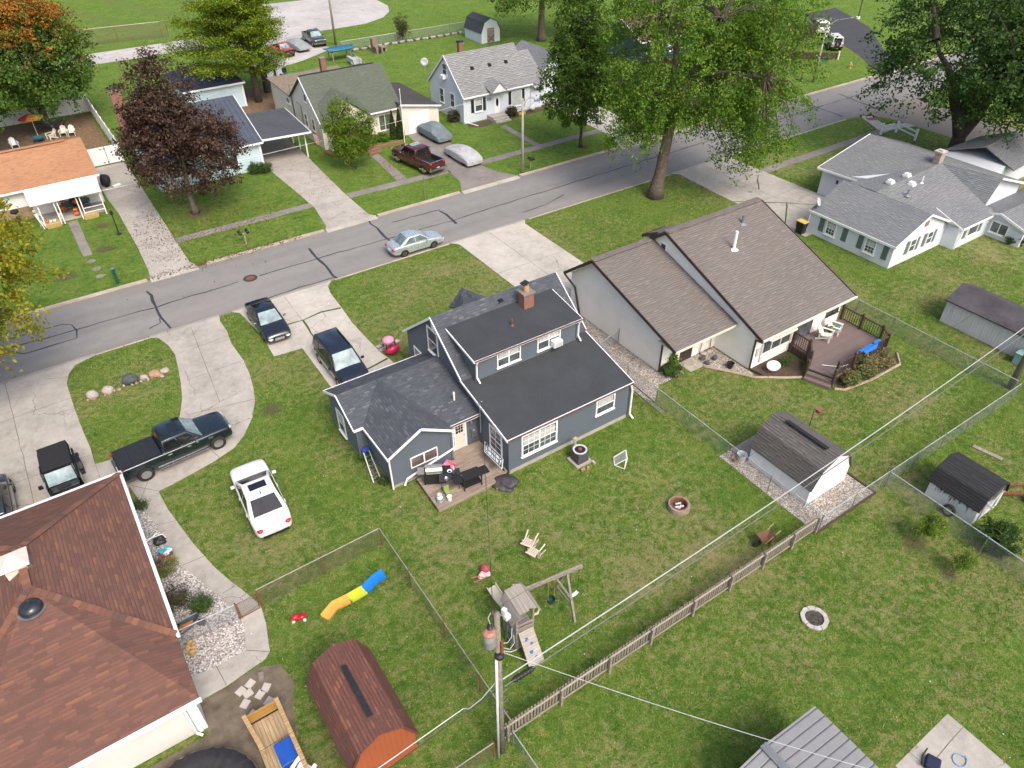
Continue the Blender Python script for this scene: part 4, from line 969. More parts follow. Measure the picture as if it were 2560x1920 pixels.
for i in range(23): m.beam((8.4 + .45 * i, 70.2, 2.73), (8.4 + .45 * i, 77.3, 5.23), .035, .06)
t.part('standing_seam', m, MET_BLUE)
r = MB(); roof_plane(r, [(18.4, 70.6, 2.75), (23.2, 70.0, 2.75), (23.4, 77.6, 2.98), (18.4, 77.6, 3.05)]); t.part('carport_roof', r, metal_roof('grey_carport_roof', (.125, .13, .145), .3))
m = MB()
for i in range(20): m.beam((18.45, 70.75 + .36 * i, 2.77 + .0145 * i), (23.22 + .01 * i, 70.3 + .38 * i, 2.76 + .012 * i), .05, .05)
t.part('roof_rib', m, MET_BLUE)
t.part('carport_fascia', MB().beam((18.4, 70.55, 2.68), (23.25, 69.97, 2.68), .07, .17).beam((23.25, 70, 2.68), (23.45, 77.6, 2.9), .07, .14), M['white'])
for x, y in [(22.82, 70.9), (22.95, 73.3), (23.0, 75.4), (23.1, 77.3)]: t.part('carport_post', MB().box(x - .06, x + .06, y - .06, y + .06, 0, 2.7), M['white'])
t.part('corner_trim', MB().box(18.1, 18.3, 70.5, 70.72, 0, 2.6), M['white'])
window(t, (14.5, 70.6, 1.0), (1, 0, 0), B, 1.4, 1.1, 2, 1); window(t, (10, 70.6, 1.0), (1, 0, 0), B, 1.4, 1.1, 2, 1)
chimney(t, 8.2, 77.5, .95, .6, 2, 7.3); chimney(t, 13.1, 79.5, .5, .5, 4, 5.6)
one('hanging_flag', 'small faded striped flag hanging from the carport roof corner', 'flag', MB().extr([(23.35, 69.9, 2.5), (23.75, 69.75, 2.35), (23.85, 69.7, 1.3), (23.5, 69.9, 1.5)], (.02, .03, 0)), planks('striped_flag', (.45, .06, .08), (.5, .45, .45), (.55, .5, .5), .09, 'v'))
t = T('garage', 'pale blue garage with dark blue hipped roof under the pine tree', 'garage', (20, 94, 0))
t.part('wall', MB().box(16.5, 22.8, 90.0, 98, 0, 2.7), SID_PBL)
MET_NAVY = shingle('navy_shingles', (.035, .045, .075), (.045, .056, .09), (.06, .07, .11)); r = MB()
roof_plane(r, [(16.2, 98.3, 2.75), (16.2, 89.7, 2.75), (19.6, 92.8, 4.1), (19.6, 95.4, 4.1)]); roof_plane(r, [(16.2, 89.7, 2.75), (23.1, 89.7, 2.75), (19.6, 92.8, 4.1)]); roof_plane(r, [(23.1, 89.7, 2.75), (23.1, 98.3, 2.75), (19.6, 95.4, 4.1), (19.6, 92.8, 4.1)])
t.part('roof', r, MET_NAVY); t.part('fascia', MB().beam((16.2, 89.66, 2.68), (23.1, 89.66, 2.68), .06, .2).beam((23.14, 89.7, 2.68), (23.14, 98.3, 2.68), .06, .2), M['white'])
t.part('corner_trim', MB().box(22.7, 22.9, 89.9, 90.1, 0, 2.7), M['white'])

# ================================================================ green-roof house
SHG_GRN = shingle('green_shingles', (.092, .108, .085), (.112, .128, .102), (.135, .15, .12), weather=.2, mort=.25); SID_CRM = siding('cream_siding', (.66, .62, .55), .2, .04, st=.4)
t = T('house', 'cream house with a plain dull green shingle roof and attached single garage', 'house', (30, 75, 0))
w = MB(); w.extr([(24.95, 71.6, 0), (24.95, 71.6, 3.0), (24.95, 75.3, 6.2), (24.95, 79.4, 3.4), (24.95, 79.4, 0)], (8.6, 0, 0)); w.box(24.95, 33, 79.2, 86, 0, 3.4); t.part('wall', w, SID_CRM)
r = MB(); roof_plane(r, [(24.7, 71.1, 2.85), (33.75, 71.1, 2.85), (33.75, 75.3, 6.35), (24.7, 75.3, 6.35)]); t.part('roof', r, SHG_GRN)
r = MB(); roof_plane(r, [(24.7, 75.3, 6.35), (33.75, 75.3, 6.35), (33.75, 79.6, 3.4), (24.7, 79.6, 3.4)]); t.part('rear_roof', r, SHG_GRN)
r = MB(); roof_plane(r, [(24.7, 79.5, 3.5), (33.2, 79.5, 3.5), (33.2, 86.3, 3.7), (24.7, 86.3, 3.7)]); t.part('flat_rear_roof', r, plain('tan_gravel_roof', (.2, .165, .12), .95, var=.3))
t.part('ridge_cap', MB().beam((24.9, 75.6, 6.3), (33.0, 75.6, 6.3), .3, .12), M['black'])
w = MB(); w.extr([(33.4, 70.65, 0), (33.4, 70.65, 3.2), (37.75, 70.65, 2.35), (37.75, 70.65, 0)], (0, 9.3, 0)); t.part('garage_wall', w, SID_CRM)
r = MB(); roof_plane(r, [(33.2, 70.45, 3.32), (37.95, 70.45, 2.42), (37.95, 80.2, 2.42), (33.2, 80.2, 3.32)]); t.part('garage_roof', r, shingle('dark_grey_shingles', (.062, .06, .058), (.075, .073, .07), (.09, .088, .085)))
t.part('fascia', MB().beam((33.2, 70.4, 3.26), (37.98, 70.4, 2.36), .06, .16).beam((24.66, 71.05, 2.8), (24.66, 75.3, 6.27), .06, .16).beam((30.1, 71.05, 2.78), (33.4, 71.05, 2.78), .06, .14), M['white'])
g_ = t.part('garage_door', MB().box(34.02, 36.55, 70.58, 70.65, .02, 2.15), M['white'])
m = MB()
for i in range(1, 4): m.box(34.05, 36.5, 70.572, 70.578, .02 + i * .53, .035 + i * .53)
t.part('panel_groove', m, M['steel'], g_)
r = MB(); roof_plane(r, [(27.4, 70.7, 4.85), (27.4, 74.5, 5.3), (29.8, 73.0, 4.2), (29.8, 70.7, 3.15)]); roof_plane(r, [(27.4, 70.7, 4.85), (27.4, 74.5, 5.3), (25.2, 73.0, 4.2), (25.2, 70.7, 3.15)]); t.part('entry_gable_roof', r, SHG_GRN)
w = MB(); w.extr([(25.4, 70.9, 0), (29.6, 70.9, 0), (29.6, 70.9, 3.0), (27.4, 70.9, 4.7), (25.4, 70.9, 3.1)], (0, .8, 0)); t.part('entry_wall', w, SID_CRM)
window(t, (31.2, 71.6, .74), (1, 0, 0), B, 1.3, 1.5, 2, 1, glass=glassy('green_tint_glass', (.075, .095, .06)))
t.part('door', MB().box(29.85, 30.05, 71.2, 71.6, .2, 2.4), M['wood_brown'])
window(t, (24.95, 75.4, 4.0), (0, -1, 0), Lx, .75, 1.5, 1, 2); window(t, (24.95, 76.2, 1.3), (0, -1, 0), Lx, .7, 1.2, 1, 2); window(t, (24.95, 74.2, 1.4), (0, -1, 0), Lx, .7, 1.1, 1, 2); window(t, (24.95, 81.2, 2.4), (0, -1, 0), Lx, .9, .5, 1, 1)
t.part('flue', MB().tube([(24.85, 76.6, .6), (24.85, 76.6, 3.2), (24.8, 77.6, 3.3)], .05, 6).tube([(24.87, 79.3, .3), (24.87, 79.3, 4.6)], .04, 6), M['steel'])
chimney(t, 28.15, 77.2, .55, .55, 4.5, 7.2)
one('flagpole', 'bare white flagpole standing before the green roofed house', 'flagpole', MB().tube([(32.6, 68.9, 0), (32.6, 68.9, 5.3)], [.045, .03], 8).lathe([(0, 0), (.07, .07), (0, .14)], (32.6, 68.9, 5.28), 10), M['white'])
one('brick_edging', 'low red brick edging round the flower bed by the green roofed house', 'edging', MB().tube([(24.6, 71, .1), (25.0, 69.6, .1), (26.2, 68.9, .1)], .14, 6).box(28.3, 32.4, 69.0, 69.2, 0, .22), M['brick_edge'])
stp = T('front_steps', 'red brick steps leading up to the green roofed house', 'steps', (28.8, 68.6, 0))
for i in range(3): stp.part('step', MB().box(28.1, 29.3, 67.7 + i * .4, 69.9, .02 + .16 * i, .16 + .16 * i), M['brick_edge'])

# ================================================================ white cape house
SID_CAPE = siding('white_cedar_shingle_siding', (.60, .645, .71), .16, .04, st=.5)
SHG_CAPE = shingle('light_grey_shingles', (.20, .205, .205), (.26, .265, .265), (.32, .325, .325), mort=.5, weather=.15, row=.2, wid=.42)
t = T('house', 'white cape cod house with light grey roof and black shutters', 'house', (45.6, 73.6, 0))
w = MB(); w.extr([(40.45, 69.95, 0), (40.45, 69.95, 2.9), (40.45, 73.5, 6.25), (40.45, 77.3, 2.9), (40.45, 77.3, 0)], (8.85, 0, 0)); w.extr([(49.25, 69.95, 0), (49.25, 69.95, 2.7), (49.25, 73.5, 5.2), (49.25, 77.3, 2.7), (49.25, 77.3, 0)], (1.9, 0, 0)); t.part('wall', w, SID_CAPE)
r = MB(); roof_plane(r, [(40.3, 69.65, 2.85), (49.4, 69.65, 2.85), (49.4, 73.5, 6.4), (40.3, 73.5, 6.4)]); roof_plane(r, [(49.35, 69.5, 2.55), (51.35, 69.5, 2.55), (51.35, 73.5, 5.4), (49.35, 73.5, 5.4)]); roof_plane(r, [(40.3, 73.5, 6.4), (49.4, 73.5, 6.4), (49.4, 77.6, 2.8), (40.3, 77.6, 2.8)]); roof_plane(r, [(49.3, 73.5, 5.4), (51.35, 73.5, 5.4), (51.35, 77.6, 2.8), (49.3, 77.6, 2.8)]); t.part('roof', r, SHG_CAPE)
t.part('fascia', MB().beam((40.27, 69.6, 2.8), (40.27, 73.5, 6.34), .06, .16).beam((40.27, 73.5, 6.34), (40.27, 77.6, 2.76), .06, .16).beam((40.3, 69.6, 2.78), (49.4, 69.6, 2.78), .06, .16).beam((49.4, 69.45, 2.48), (51.4, 69.45, 2.48), .06, .16), M['white'])
for x in (42.9, 45.15, 47.3): roof_vent(t, x, 72.0, 5.0, M['black'], .3)
chimney(t, 42.9, 74.3, .5, .5, 5.5, 7.1); t.part('chimney_hood', MB().box(42.58, 43.2, 74.0, 74.6, 7.18, 7.34), M['black'])
window(t, (41.95, 69.95, 1.1), (1, 0, 0), B, .85, 1.25, 1, 2, curtain=True, fw=.1); BLK = plain('black_shutter', (.02, .022, .03), .6)
for x in (41.4, 42.92): shutter(t, (x, 69.95, 1.0), (1, 0, 0), B, .38, 1.4, BLK)
for x in (46.3, 48.1): shutter(t, (x, 69.95, 1.0), (1, 0, 0), B, .36, 1.4, BLK)
window(t, (46.75, 69.95, .75), (1, 0, 0), B, 1.25, 1.5, 1, 1, glass=M['curtain'])
d = t.part('door', MB().box(44.35, 45.1, 69.86, 69.95, .35, 2.3), M['white'], bevel=.01); t.part('door_light', MB().lathe([(0, 0), (1, 0), (1, .02)], (0, 0, 0), 16, .16, .45).xf(Matrix.Translation((44.72, 69.85, 1.6)) @ Matrix.Rotation(R_(90), 4, 'X')), M['glass_dark'], d)
r = MB(); roof_plane(r, [(44.55, 69.0, 3.95), (44.55, 71.6, 4.1), (45.7, 70.6, 3.6), (45.55, 69.0, 2.95)]); roof_plane(r, [(44.55, 69.0, 3.95), (44.55, 71.6, 4.1), (43.4, 70.6, 3.6), (43.5, 69.0, 2.95)]); t.part('entry_roof', r, SHG_CAPE)
t.part('entry_gable', MB().extr([(43.55, 69.05, 2.92), (45.5, 69.05, 2.92), (44.55, 69.05, 3.85)], (0, .06, 0)), M['white'])
window(t, (40.45, 74.05, 4.35), (0, -1, 0), Lx, .85, 1.1, 1, 2); window(t, (40.45, 75.0, 1.25), (0, -1, 0), Lx, .8, 1.4, 1, 2); window(t, (40.45, 72.65, 1.25), (0, -1, 0), Lx, .8, 1.4, 1, 2)
t.part('louvre_vent', MB().box(40.38, 40.45, 73.3, 73.7, 5.5, 5.85), M['white'])
t.part('window_air_conditioner', MB().box(39.95, 40.4, 73.25, 73.95, 4.0, 4.4), M['white'])
downspout(t, [(40.4, 69.7, 2.7), (40.42, 69.88, .3), (41.3, 68.4, .1)]); downspout(t, [(51.2, 69.6, 2.5), (51.2, 69.88, .1)])
for i in range(3): t.part('entry_step', MB().box(43.4, 45.3, 67.9 + .4 * i, 69.95, .005 + .15 * i, .15 + .15 * i), M['concrete_old'])
def numeral(t, txt, loc, size, mat, rot=(R_(90), 0, 0), name='house_number', parent=None):
    cu = bpy.data.curves.new(name, 'FONT'); cu.body = txt; cu.size = size; cu.extrude = .006; cu.align_x = 'CENTER'
    ob = bpy.data.objects.new(name, cu); COL.objects.link(ob); ob.location = loc; ob.rotation_euler = rot
    dg = bpy.context.evaluated_depsgraph_get(); me = bpy.data.meshes.new_from_object(ob.evaluated_get(dg)); bpy.data.objects.remove(ob); bpy.data.curves.remove(cu)
    me.transform(Matrix.Translation(loc) @ Matrix.Rotation(rot[2], 4, 'Z') @ Matrix.Rotation(rot[0], 4, 'X')); me.materials.clear(); me.materials.append(mat)
    return t.part(name, me, mat, parent)
numeral(t, '602', (43.72, 69.93, 1.95), .42, BLK)
t = T('garage', 'garage with blue grey gable roof standing behind the white cape house', 'garage', (55, 76, 0))
w = MB(); w.extr([(52.9, 73.0, 0), (52.9, 73.0, 2.6), (55.2, 73.0, 4.2), (57.6, 73.0, 2.6), (57.6, 73.0, 0)], (0, 7.2, 0)); t.part('wall', w, SID_CAPE)
r = MB(); roof_plane(r, [(52.6, 72.6, 2.7), (52.6, 80.4, 2.7), (55.25, 80.4, 4.5), (55.25, 72.6, 4.5)]); roof_plane(r, [(55.25, 72.6, 4.5), (55.25, 80.4, 4.5), (57.9, 80.4, 2.7), (57.9, 72.6, 2.7)]); t.part('roof', r, SHG_GRY)
t.part('fascia', MB().beam((52.6, 72.56, 2.62), (55.25, 72.56, 4.42), .06, .2), M['white']); t.part('fascia', MB().beam((55.25, 72.56, 4.42), (57.9, 72.56, 2.62), .06, .2), M['white'])

# ================================================================ house half hidden behind the big tree
t = T('house', 'dark blue house with a brown roof half hidden behind the tall street tree', 'house', (75, 80, 0))
w = MB(); w.box(71.5, 81, 76.2, 83.5, 0, 2.8); w.extr([(71.5, 76.2, 2.8), (71.5, 80, 4.6), (71.5, 83.5, 2.8)], (9.5, 0, 0)); t.part('wall', w, siding('deep_blue_siding', (.06, .085, .16), .15))
r = MB(); roof_plane(r, [(71.1, 75.8, 2.8), (81.4, 75.8, 2.8), (81.4, 80, 4.9), (71.1, 80, 4.9)]); roof_plane(r, [(71.1, 80, 4.9), (81.4, 80, 4.9), (81.4, 84, 2.8), (71.1, 84, 2.8)]); t.part('roof', r, shingle('faded_brown_shingles', (.12, .075, .06), (.15, .095, .075), (.18, .12, .095)))
t.part('fascia', MB().beam((71.05, 75.8, 2.74), (71.05, 80, 4.84), .06, .2).beam((71.05, 80, 4.84), (71.05, 84, 2.74), .06, .2).beam((71.1, 75.76, 2.72), (81.4, 75.76, 2.72), .06, .18), M['white'])
for x in (73, 76.5, 79): window(t, (x, 76.2, .9), (1, 0, 0), B, 1.1, 1.3, 1, 2)

# ================================================================ sheds
def gambrel(t, x0, x1, y0, y1, zw, ze, xk0, zk, zr, wall, roofm, over=.12, trim=None):
    """gambrel shed, ridge along Y"""
    xm = (x0 + x1) / 2; xk1 = x0 + x1 - xk0
    w = MB(); w.extr([(x0, y0, 0), (x0, y0, zw), (xk0, y0, zk - .03), (xm, y0, zr - .03), (xk1, y0, zk - .03), (x1, y0, zw), (x1, y0, 0)], (0, y1 - y0, 0)); t.part('wall', w, wall)
    r = MB(); a, b = y0 - over, y1 + over
    roof_plane(r, [(x0 - .1, a, ze), (x0 - .1, b, ze), (xk0, b, zk + .05), (xk0, a, zk + .05)], .05); roof_plane(r, [(xk0, a, zk + .05), (xk0, b, zk + .05), (xm, b, zr + .05), (xm, a, zr + .05)], .05)
    roof_plane(r, [(xm, a, zr + .05), (xm, b, zr + .05), (xk1, b, zk + .05), (xk1, a, zk + .05)], .05); roof_plane(r, [(xk1, a, zk + .05), (xk1, b, zk + .05), (x1 + .1, b, ze), (x1 + .1, a, ze)], .05)
    t.part('roof', r, roofm)
SHG_SHED = shingle('grey_brown_shed_shingles', (.105, .098, .092), (.13, .122, .115), (.16, .15, .142), row=.15, wid=.3, weather=.12, mort=.5)
t = T('shed', 'white barn shaped shed with grey gambrel roof on a gravel pad', 'shed', (27.5, 14.5, 0))
gambrel(t, 26.02, 29.0, 12.68, 16.42, 1.25, 1.15, 26.45, 2.2, 2.72, siding('white_panel_siding', (.74, .755, .76), 1.2, .03, True, .5), SHG_SHED)
t.part('ridge_vent', MB().beam((27.35, 13.2, 2.82), (27.35, 15.7, 2.82), .22, .05), M['black'])
t.part('corner_trim', MB().box(25.99, 26.06, 12.65, 12.72, 0, 1.2).box(28.96, 29.03, 12.65, 12.72, 0, 1.2), M['white'])
t.part('platform', MB().box(25.9, 28.2, 16.45, 17.6, 0, .1), M['wood_grey'])
SHG_RED = shingle('maroon_shingles', (.135, .060, .050), (.165, .073, .058), (.245, .108, .062), row=.15, wid=.32, weather=.15, mort=.55, dashes=.5)
t = T('shed', 'red barn shaped shed with maroon gambrel roof and black ridge vent', 'shed', (2.8, 14.7, 0))
gambrel(t, 1.62, 4.1, 12.9, 16.75, 1.45, 1.4, 1.98, 2.35, 2.85, siding('orange_red_panel_siding', (.34, .095, .045), .2, .08, True, .5), SHG_RED, .15)
t.part('ridge_vent', MB().beam((2.84, 13.5, 2.98), (2.84, 15.75, 2.98), .2, .08), M['black'])
t.part('fascia', MB().beam((1.5, 12.73, 1.42), (1.98, 12.73, 2.37), .04, .1).beam((3.74, 12.73, 2.37), (4.2, 12.73, 1.42), .04, .1), plain('maroon_trim', (.12, .04, .03), .7))
OLD = siding('peeling_white_boards', (.60, .61, .62), .2, .06, True, .5, dirt=1.0)
k = N('peeling_paint'); p = k.gen(); s_ = k.sep(p)
stk = k.noise(k.scale(p, (7, 7, 1.6)), 1.0, 5, .7); zz = k.math('MULTIPLY', k.math('SUBTRACT', s_[2], .45), .30)
k.set(Base_Color=k.ramp(k.math('SUBTRACT', stk, zz), [(.30, (.05, .045, .042)), (.40, (.60, .62, .64))]), Roughness=.85); OLD = k.m
t = T('shed', 'old weathered shed with peeling white paint and black gambrel roof', 'shed', (32.8, 8.5, 0))
gambrel(t, 31.62, 33.95, 7.3, 9.75, 1.15, 1.05, 31.85, 1.75, 2.12, OLD, shingle('black_shed_shingles', (.03, .031, .034), (.038, .039, .043), (.05, .052, .056), weather=.1), .1)
f = MB()
f.beam((32.1, 7.26, .1), (32.1, 7.26, 1.4), .08, .05, (0, 1, 0)).beam((33.4, 7.26, .1), (33.4, 7.26, 1.4), .08, .05, (0, 1, 0)).beam((32.1, 7.25, .2), (33.4, 7.25, 1.3), .08, .05, (0, 1, 0)).beam((32.1, 7.24, 1.3), (33.4, 7.24, .2), .08, .05, (0, 1, 0))
t.part('barn_door', f, plain('grey_door_boards', (.4, .41, .42), .8, var=.3))
t = T('shed', 'long grey metal sided shed with a dark brown pitched roof', 'shed', (48, 15, 0))
gm = siding('stained_corrugated_metal', (.60, .585, .60), .19, .1, True, .9, dirt=.4)
w = MB(); w.extr([(47.05, 18.45, 0), (47.05, 18.45, 1.75), (48.5, 18.45, 2.35), (49.95, 18.45, 1.75), (49.95, 18.45, 0)], (0, -8.5, 0)); t.part('wall', w, gm)
r = MB(); roof_plane(r, [(46.85, 18.55, 1.72), (46.85, 9.9, 1.72), (48.5, 9.9, 2.42), (48.5, 18.55, 2.42)]); roof_plane(r, [(48.5, 18.55, 2.42), (48.5, 9.9, 2.42), (50.15, 9.9, 1.72), (50.15, 18.55, 1.72)]); t.part('roof', r, plain('faded_brown_metal', (.06, .054, .06), .7, var=.4, sc=.8))
t = T('shed', 'small metal shed with grey ribbed roof beside the brush pile', 'shed', (15, 3, 0))
w = MB(); w.extr([(12.6, 4.95, 0), (12.6, 4.95, 2.0), (14.2, 4.95, 2.4), (16.15, 4.95, 2.0), (16.15, 4.95, 0)], (0, -6, 0)); t.part('wall', w, siding('grey_metal_panel', (.2, .21, .23), .3, .05, True))
def ribbed(name, c, rib):
    k = N(name); y = k.sep(k.gen())[1]; fr = k.math('FRACT', k.math('DIVIDE', y, rib)); nz = k.noise(k.gen(), 2, 4)
    k.set(Base_Color=k.mix(k.math('LESS_THAN', fr, .09), k.ramp(nz, [(.3, [x * .92 for x in c]), (.7, [x * 1.08 for x in c])]), [x * .35 for x in c]), Roughness=.5, Metallic=.2); k.bump(k.ramp(fr, [(0, 0), (.08, 0), (.14, 1), (.9, 1), (1, .4)]), .8, .03); return k.m
RB = ribbed('grey_ribbed_roof', (.26, .262, .265), .34)
r = MB(); roof_plane(r, [(12.2, 5.2, 2.1), (12.2, -2, 2.1), (13.62, -2, 2.52), (13.62, 5.2, 2.52)]); roof_plane(r, [(13.62, 5.2, 2.52), (13.62, -2, 2.52), (16.5, -2, 2.1), (16.5, 5.2, 2.1)]); t.part('roof', r, RB)
t.part('ridge_cap', MB().beam((13.62, 5.22, 2.56), (13.62, -2, 2.56), .3, .03), plain('grey_cap', (.15, .16, .175), .5))
t = T('shed', 'small white barn shaped shed with dark shingle roof and weathered wood door', 'shed', (61.3, 99, 0))
gambrel(t, 59.8, 62.95, 97.2, 101.9, 1.55, 1.4, 60.3, 2.75, 3.25, siding('pale_blue_panel', (.58, .63, .68), .2, .04, True, .4), shingle('slate_shed_shingles', (.06, .066, .08), (.072, .078, .094), (.085, .092, .108)))
dr = t.part('door', MB().box(60.75, 61.95, 97.14, 97.2, .05, 1.95), M['wood_grey'])
t.part('door_brace', MB().beam((60.8, 97.11, .15), (61.9, 97.11, .95), .1, .04, (0, 1, 0)).beam((60.8, 97.10, .95), (61.9, 97.10, .15), .1, .04, (0, 1, 0)), M['wood_brown'], dr)
# ---------------------------------------------------------------- vehicles (local frame: x forward, y to the left, z up)
def body_rings(st):
    """stations (x, z bottom, z shoulder, z centre top, half width) -> closed rings"""
    out = []
    for x, zb, zs, zt, w in st:
        zm = zb + (zs - zb) * .45
        h = [(-.80 * w, zb), (-.97 * w, zb + .05), (-w, zm), (-.985 * w, zs - .10), (-.94 * w, zs), (-.60 * w, zt - .012), (0, zt)]
        ring = [(x, a, b) for a, b in h] + [(x, -a, b) for a, b in h[-2::-1]] + [(x, .4 * w, zb), (x, -.4 * w, zb)]
        out.append(ring)
    return out
M['steel_rim'] = plain('rusty_steel_rim', (.085, .055, .042), .7, .2, var=.4, sc=9)
def wheel_meshes(r, wd, spokes=7, dark=False, steel=False):
    t_ = MB().lathe([(r * .62, -wd / 2), (r * .90, -wd / 2), (r, -wd * .36), (r, wd * .36), (r * .90, wd / 2), (r * .62, wd / 2)], n=28, closed=True).xf(Matrix.Rotation(R_(90), 4, 'X'))
    tm = t_.mesh('tyre', M['rubber']); smooth_by_angle(tm, 35)
    rm_ = MB(); mat = M['rubber'] if dark else (M['steel_rim'] if steel else M['alloy'])
    rm_.lathe([(r * .66, -wd * .42), (r * .60, -wd * .40), (r * .58, -wd * .2), (0, -wd * .2)], n=28).lathe([(0, -wd * .44), (r * .16, -wd * .42), (r * .17, -wd * .2)], n=16)
    for i in range(spokes):
        a = 2 * math.pi * i / spokes
        m = Matrix.Rotation(a, 4, 'Z')
        rm_.add([m @ Vector(v) for v in [(r * .1, -.035, -wd * .40), (r * .1, .035, -wd * .40), (r * .63, .05, -wd * .41), (r * .63, -.05, -wd * .41), (r * .1, -.035, -wd * .2), (r * .1, .035, -wd * .2), (r * .63, .05, -wd * .2), (r * .63, -.05, -wd * .2)]], [(0, 3, 2, 1), (0, 4, 7, 3), (1, 2, 6, 5), (2, 3, 7, 6)])
    rm_.xf(Matrix.Rotation(R_(-90), 4, 'X'))
    return tm, rm_.mesh('rim', mat)
def realise(me, cutters, sub=2, cutmat=None, extra=()):
    ob = bpy.data.objects.new('tmp', me); COL.objects.link(ob)
    if sub:
        s_ = ob.modifiers.new('s', 'SUBSURF'); s_.levels = sub; s_.render_levels = sub
    tmp = []
    for cme in cutters:
        co = bpy.data.objects.new('tmpc', cme); COL.objects.link(co); tmp.append(co)
        b = ob.modifiers.new('b', 'BOOLEAN'); b.operation = 'DIFFERENCE'; b.object = co; b.solver = 'EXACT'; b.material_mode = 'TRANSFER'
    dg = bpy.context.evaluated_depsgraph_get(); dg.update()
    out = bpy.data.meshes.new_from_object(ob.evaluated_get(dg))
    for o in tmp + [ob]: bpy.data.objects.remove(o)
    return out
def panel(a, b, c, d, u0, u1, v0, v1, off=.012, skew=(0, 0)):
    """sub-rectangle of the quad a b (bottom) d c (top); returns slightly proud glass"""
    a, b, c, d = map(Vector, (a, b, c, d))
    P = lambda u, v: (a.lerp(b, u)).lerp(d.lerp(c, u), v)
    n = (b - a).cross(d - a).normalized()
    p = [P(u0, v0), P(u1, v0), P(u1 + skew[1], v1), P(u0 + skew[0], v1)]
    return MB().extr([q + n * .0 for q in p], n * off)
def car(name, label, cat, loc, rz, st, gh, wheels, paint, group=None, trim=None, glass=None, front_glass=None, win=((.13, .50), (.535, .93)), rim=dict(), r=.32, wd=.21, cuts=(), lights=True, chrome=False, handles=True, mirrors=True, gz0=None, roofmat=None, plate=True, grille=True):
    t = T(name, label, cat, loc, rz, group, world=False)
    glass = glass or M['glass_dark']; front_glass = front_glass or M['glass_sky']
    me = MB().loft(body_rings(st)).mesh('body', paint, True, uv=False); fix(me)
    xf, xr = wheels
    half = max(s[4] for s in st)
    cut = MB()
    cms = []
    for x in (xf, xr):
        for s_ in (-1, 1):
            cms.append(MB().cyl((x, s_ * (half - .26), r * .97), (x, s_ * (half + .2), r * .97), r * 1.17, n=28).mesh('cut', M['black'], uv=False))
    for c in cuts: cms.append(c.mesh('cut', M['black_matte'], uv=False))
    for c in cms: fix(c)
    bm_ = realise(me, cms)
    smooth_by_angle(bm_, 42)
    t.part('body', bm_, paint)
    # cabin
    if gh:
        xb0, xb1, xt0, xt1, wb, wt, z0, z1 = gh
        zc = z1 + .035
        m = MB()
        A = [(xb0, -wb, z0), (xb1, -wb * .97, z0), (xb1, wb * .97, z0), (xb0, wb, z0)]
        Bt = [(xt0, -wt, z1), (xt1, -wt * .97, z1), (xt1, wt * .97, z1), (xt0, wt, z1)]
        xm0, xm1 = xt0 + (xt1 - xt0) * .2, xt0 + (xt1 - xt0) * .8
        m.add(A + Bt + [(xm0, 0, zc), (xm1, 0, zc)], [(0, 1, 5, 4), (1, 2, 6, 5), (2, 3, 7, 6), (3, 0, 4, 7), (4, 5, 9, 8), (6, 7, 8, 9), (5, 6, 9), (7, 4, 8), (3, 2, 1, 0)])
        cb = t.part('cabin', m, roofmat or paint, bevel=.05)
        for p_ in cb.data.polygons: p_.use_smooth = True
        ins = lambda: None
        w_ = t.part('windshield', panel(A[1], A[2], Bt[2], Bt[1], .07, .93, .05, .90), front_glass)
        t.part('rear_window', panel(A[3], A[0], Bt[0], Bt[3], .10, .90, .14, .88), glass)
        for s_ in (0, 1):
            for (u0, u1) in win:
                if s_ == 0: t.part('side_window', panel(A[0], A[1], Bt[1], Bt[0], u0, u1, .16, .86), glass)
                else: t.part('side_window', panel(A[2], A[3], Bt[3], Bt[2], 1 - u1, 1 - u0, .16, .86), glass)
        if mirrors:
            for s_ in (-1, 1):
                t.part('mirror', MB().cbox((xb1 - .42, s_ * (half + .09), z0 + .07), (.13, .20, .14), s_ * .15), paint if not chrome else M['chrome'], bevel=.03)
        if handles:
            for (u0, u1) in win[:2]:
                for s_ in (-1, 1):
                    t.part('door_handle', MB().cbox((xb0 + (xb1 - xb0) * (u0 + .10), s_ * (half * .985 + .006), z0 - .15), (.2, .03, .035)), M['chrome'] if chrome else paint)
    tm, rm_ = wheel_meshes(r, wd, **rim)
    for x in (xf, xr):
        for s_ in (1, -1):
            wo = bpy.data.objects.new('wheel', tm); COL.objects.link(wo); wo.parent = t.o; wo.location = (x, s_ * (half - wd / 2 - .015), r)
            ro = bpy.data.objects.new('rim', rm_); COL.objects.link(ro); ro.parent = wo
            if s_ > 0: ro.rotation_euler = (0, 0, math.pi)
    L0, L1 = st[0][0], st[-1][0]
    s1, s0 = st[-2], st[1]
    if lights:
        for s_ in (-1, 1):
            t.part('headlight', MB().blob((s1[0] - .06, s_ * s1[4] * .76, s1[2] - .085), (.20, .19, .085), random.Random(1), 2, .0), M['clear_lens'], smooth=True)
            t.part('tail_light', MB().blob((s0[0] + .07, s_ * s0[4] * .80, s0[2] - .12), (.21, .17, .105), random.Random(1), 2, .0), M['red_lens'], smooth=True)
    if grille: t.part('grille', MB().cbox((L1 - .015, 0, st[-1][2] - .06), (.07, st[-1][4] * .95, .16)), M['chrome'] if chrome else M['black'])
    if plate: t.part('license_plate', MB().cbox((L0 - .0, 0, st[0][1] + .22), (.05, .32, .16)), M['plate'])
    return t
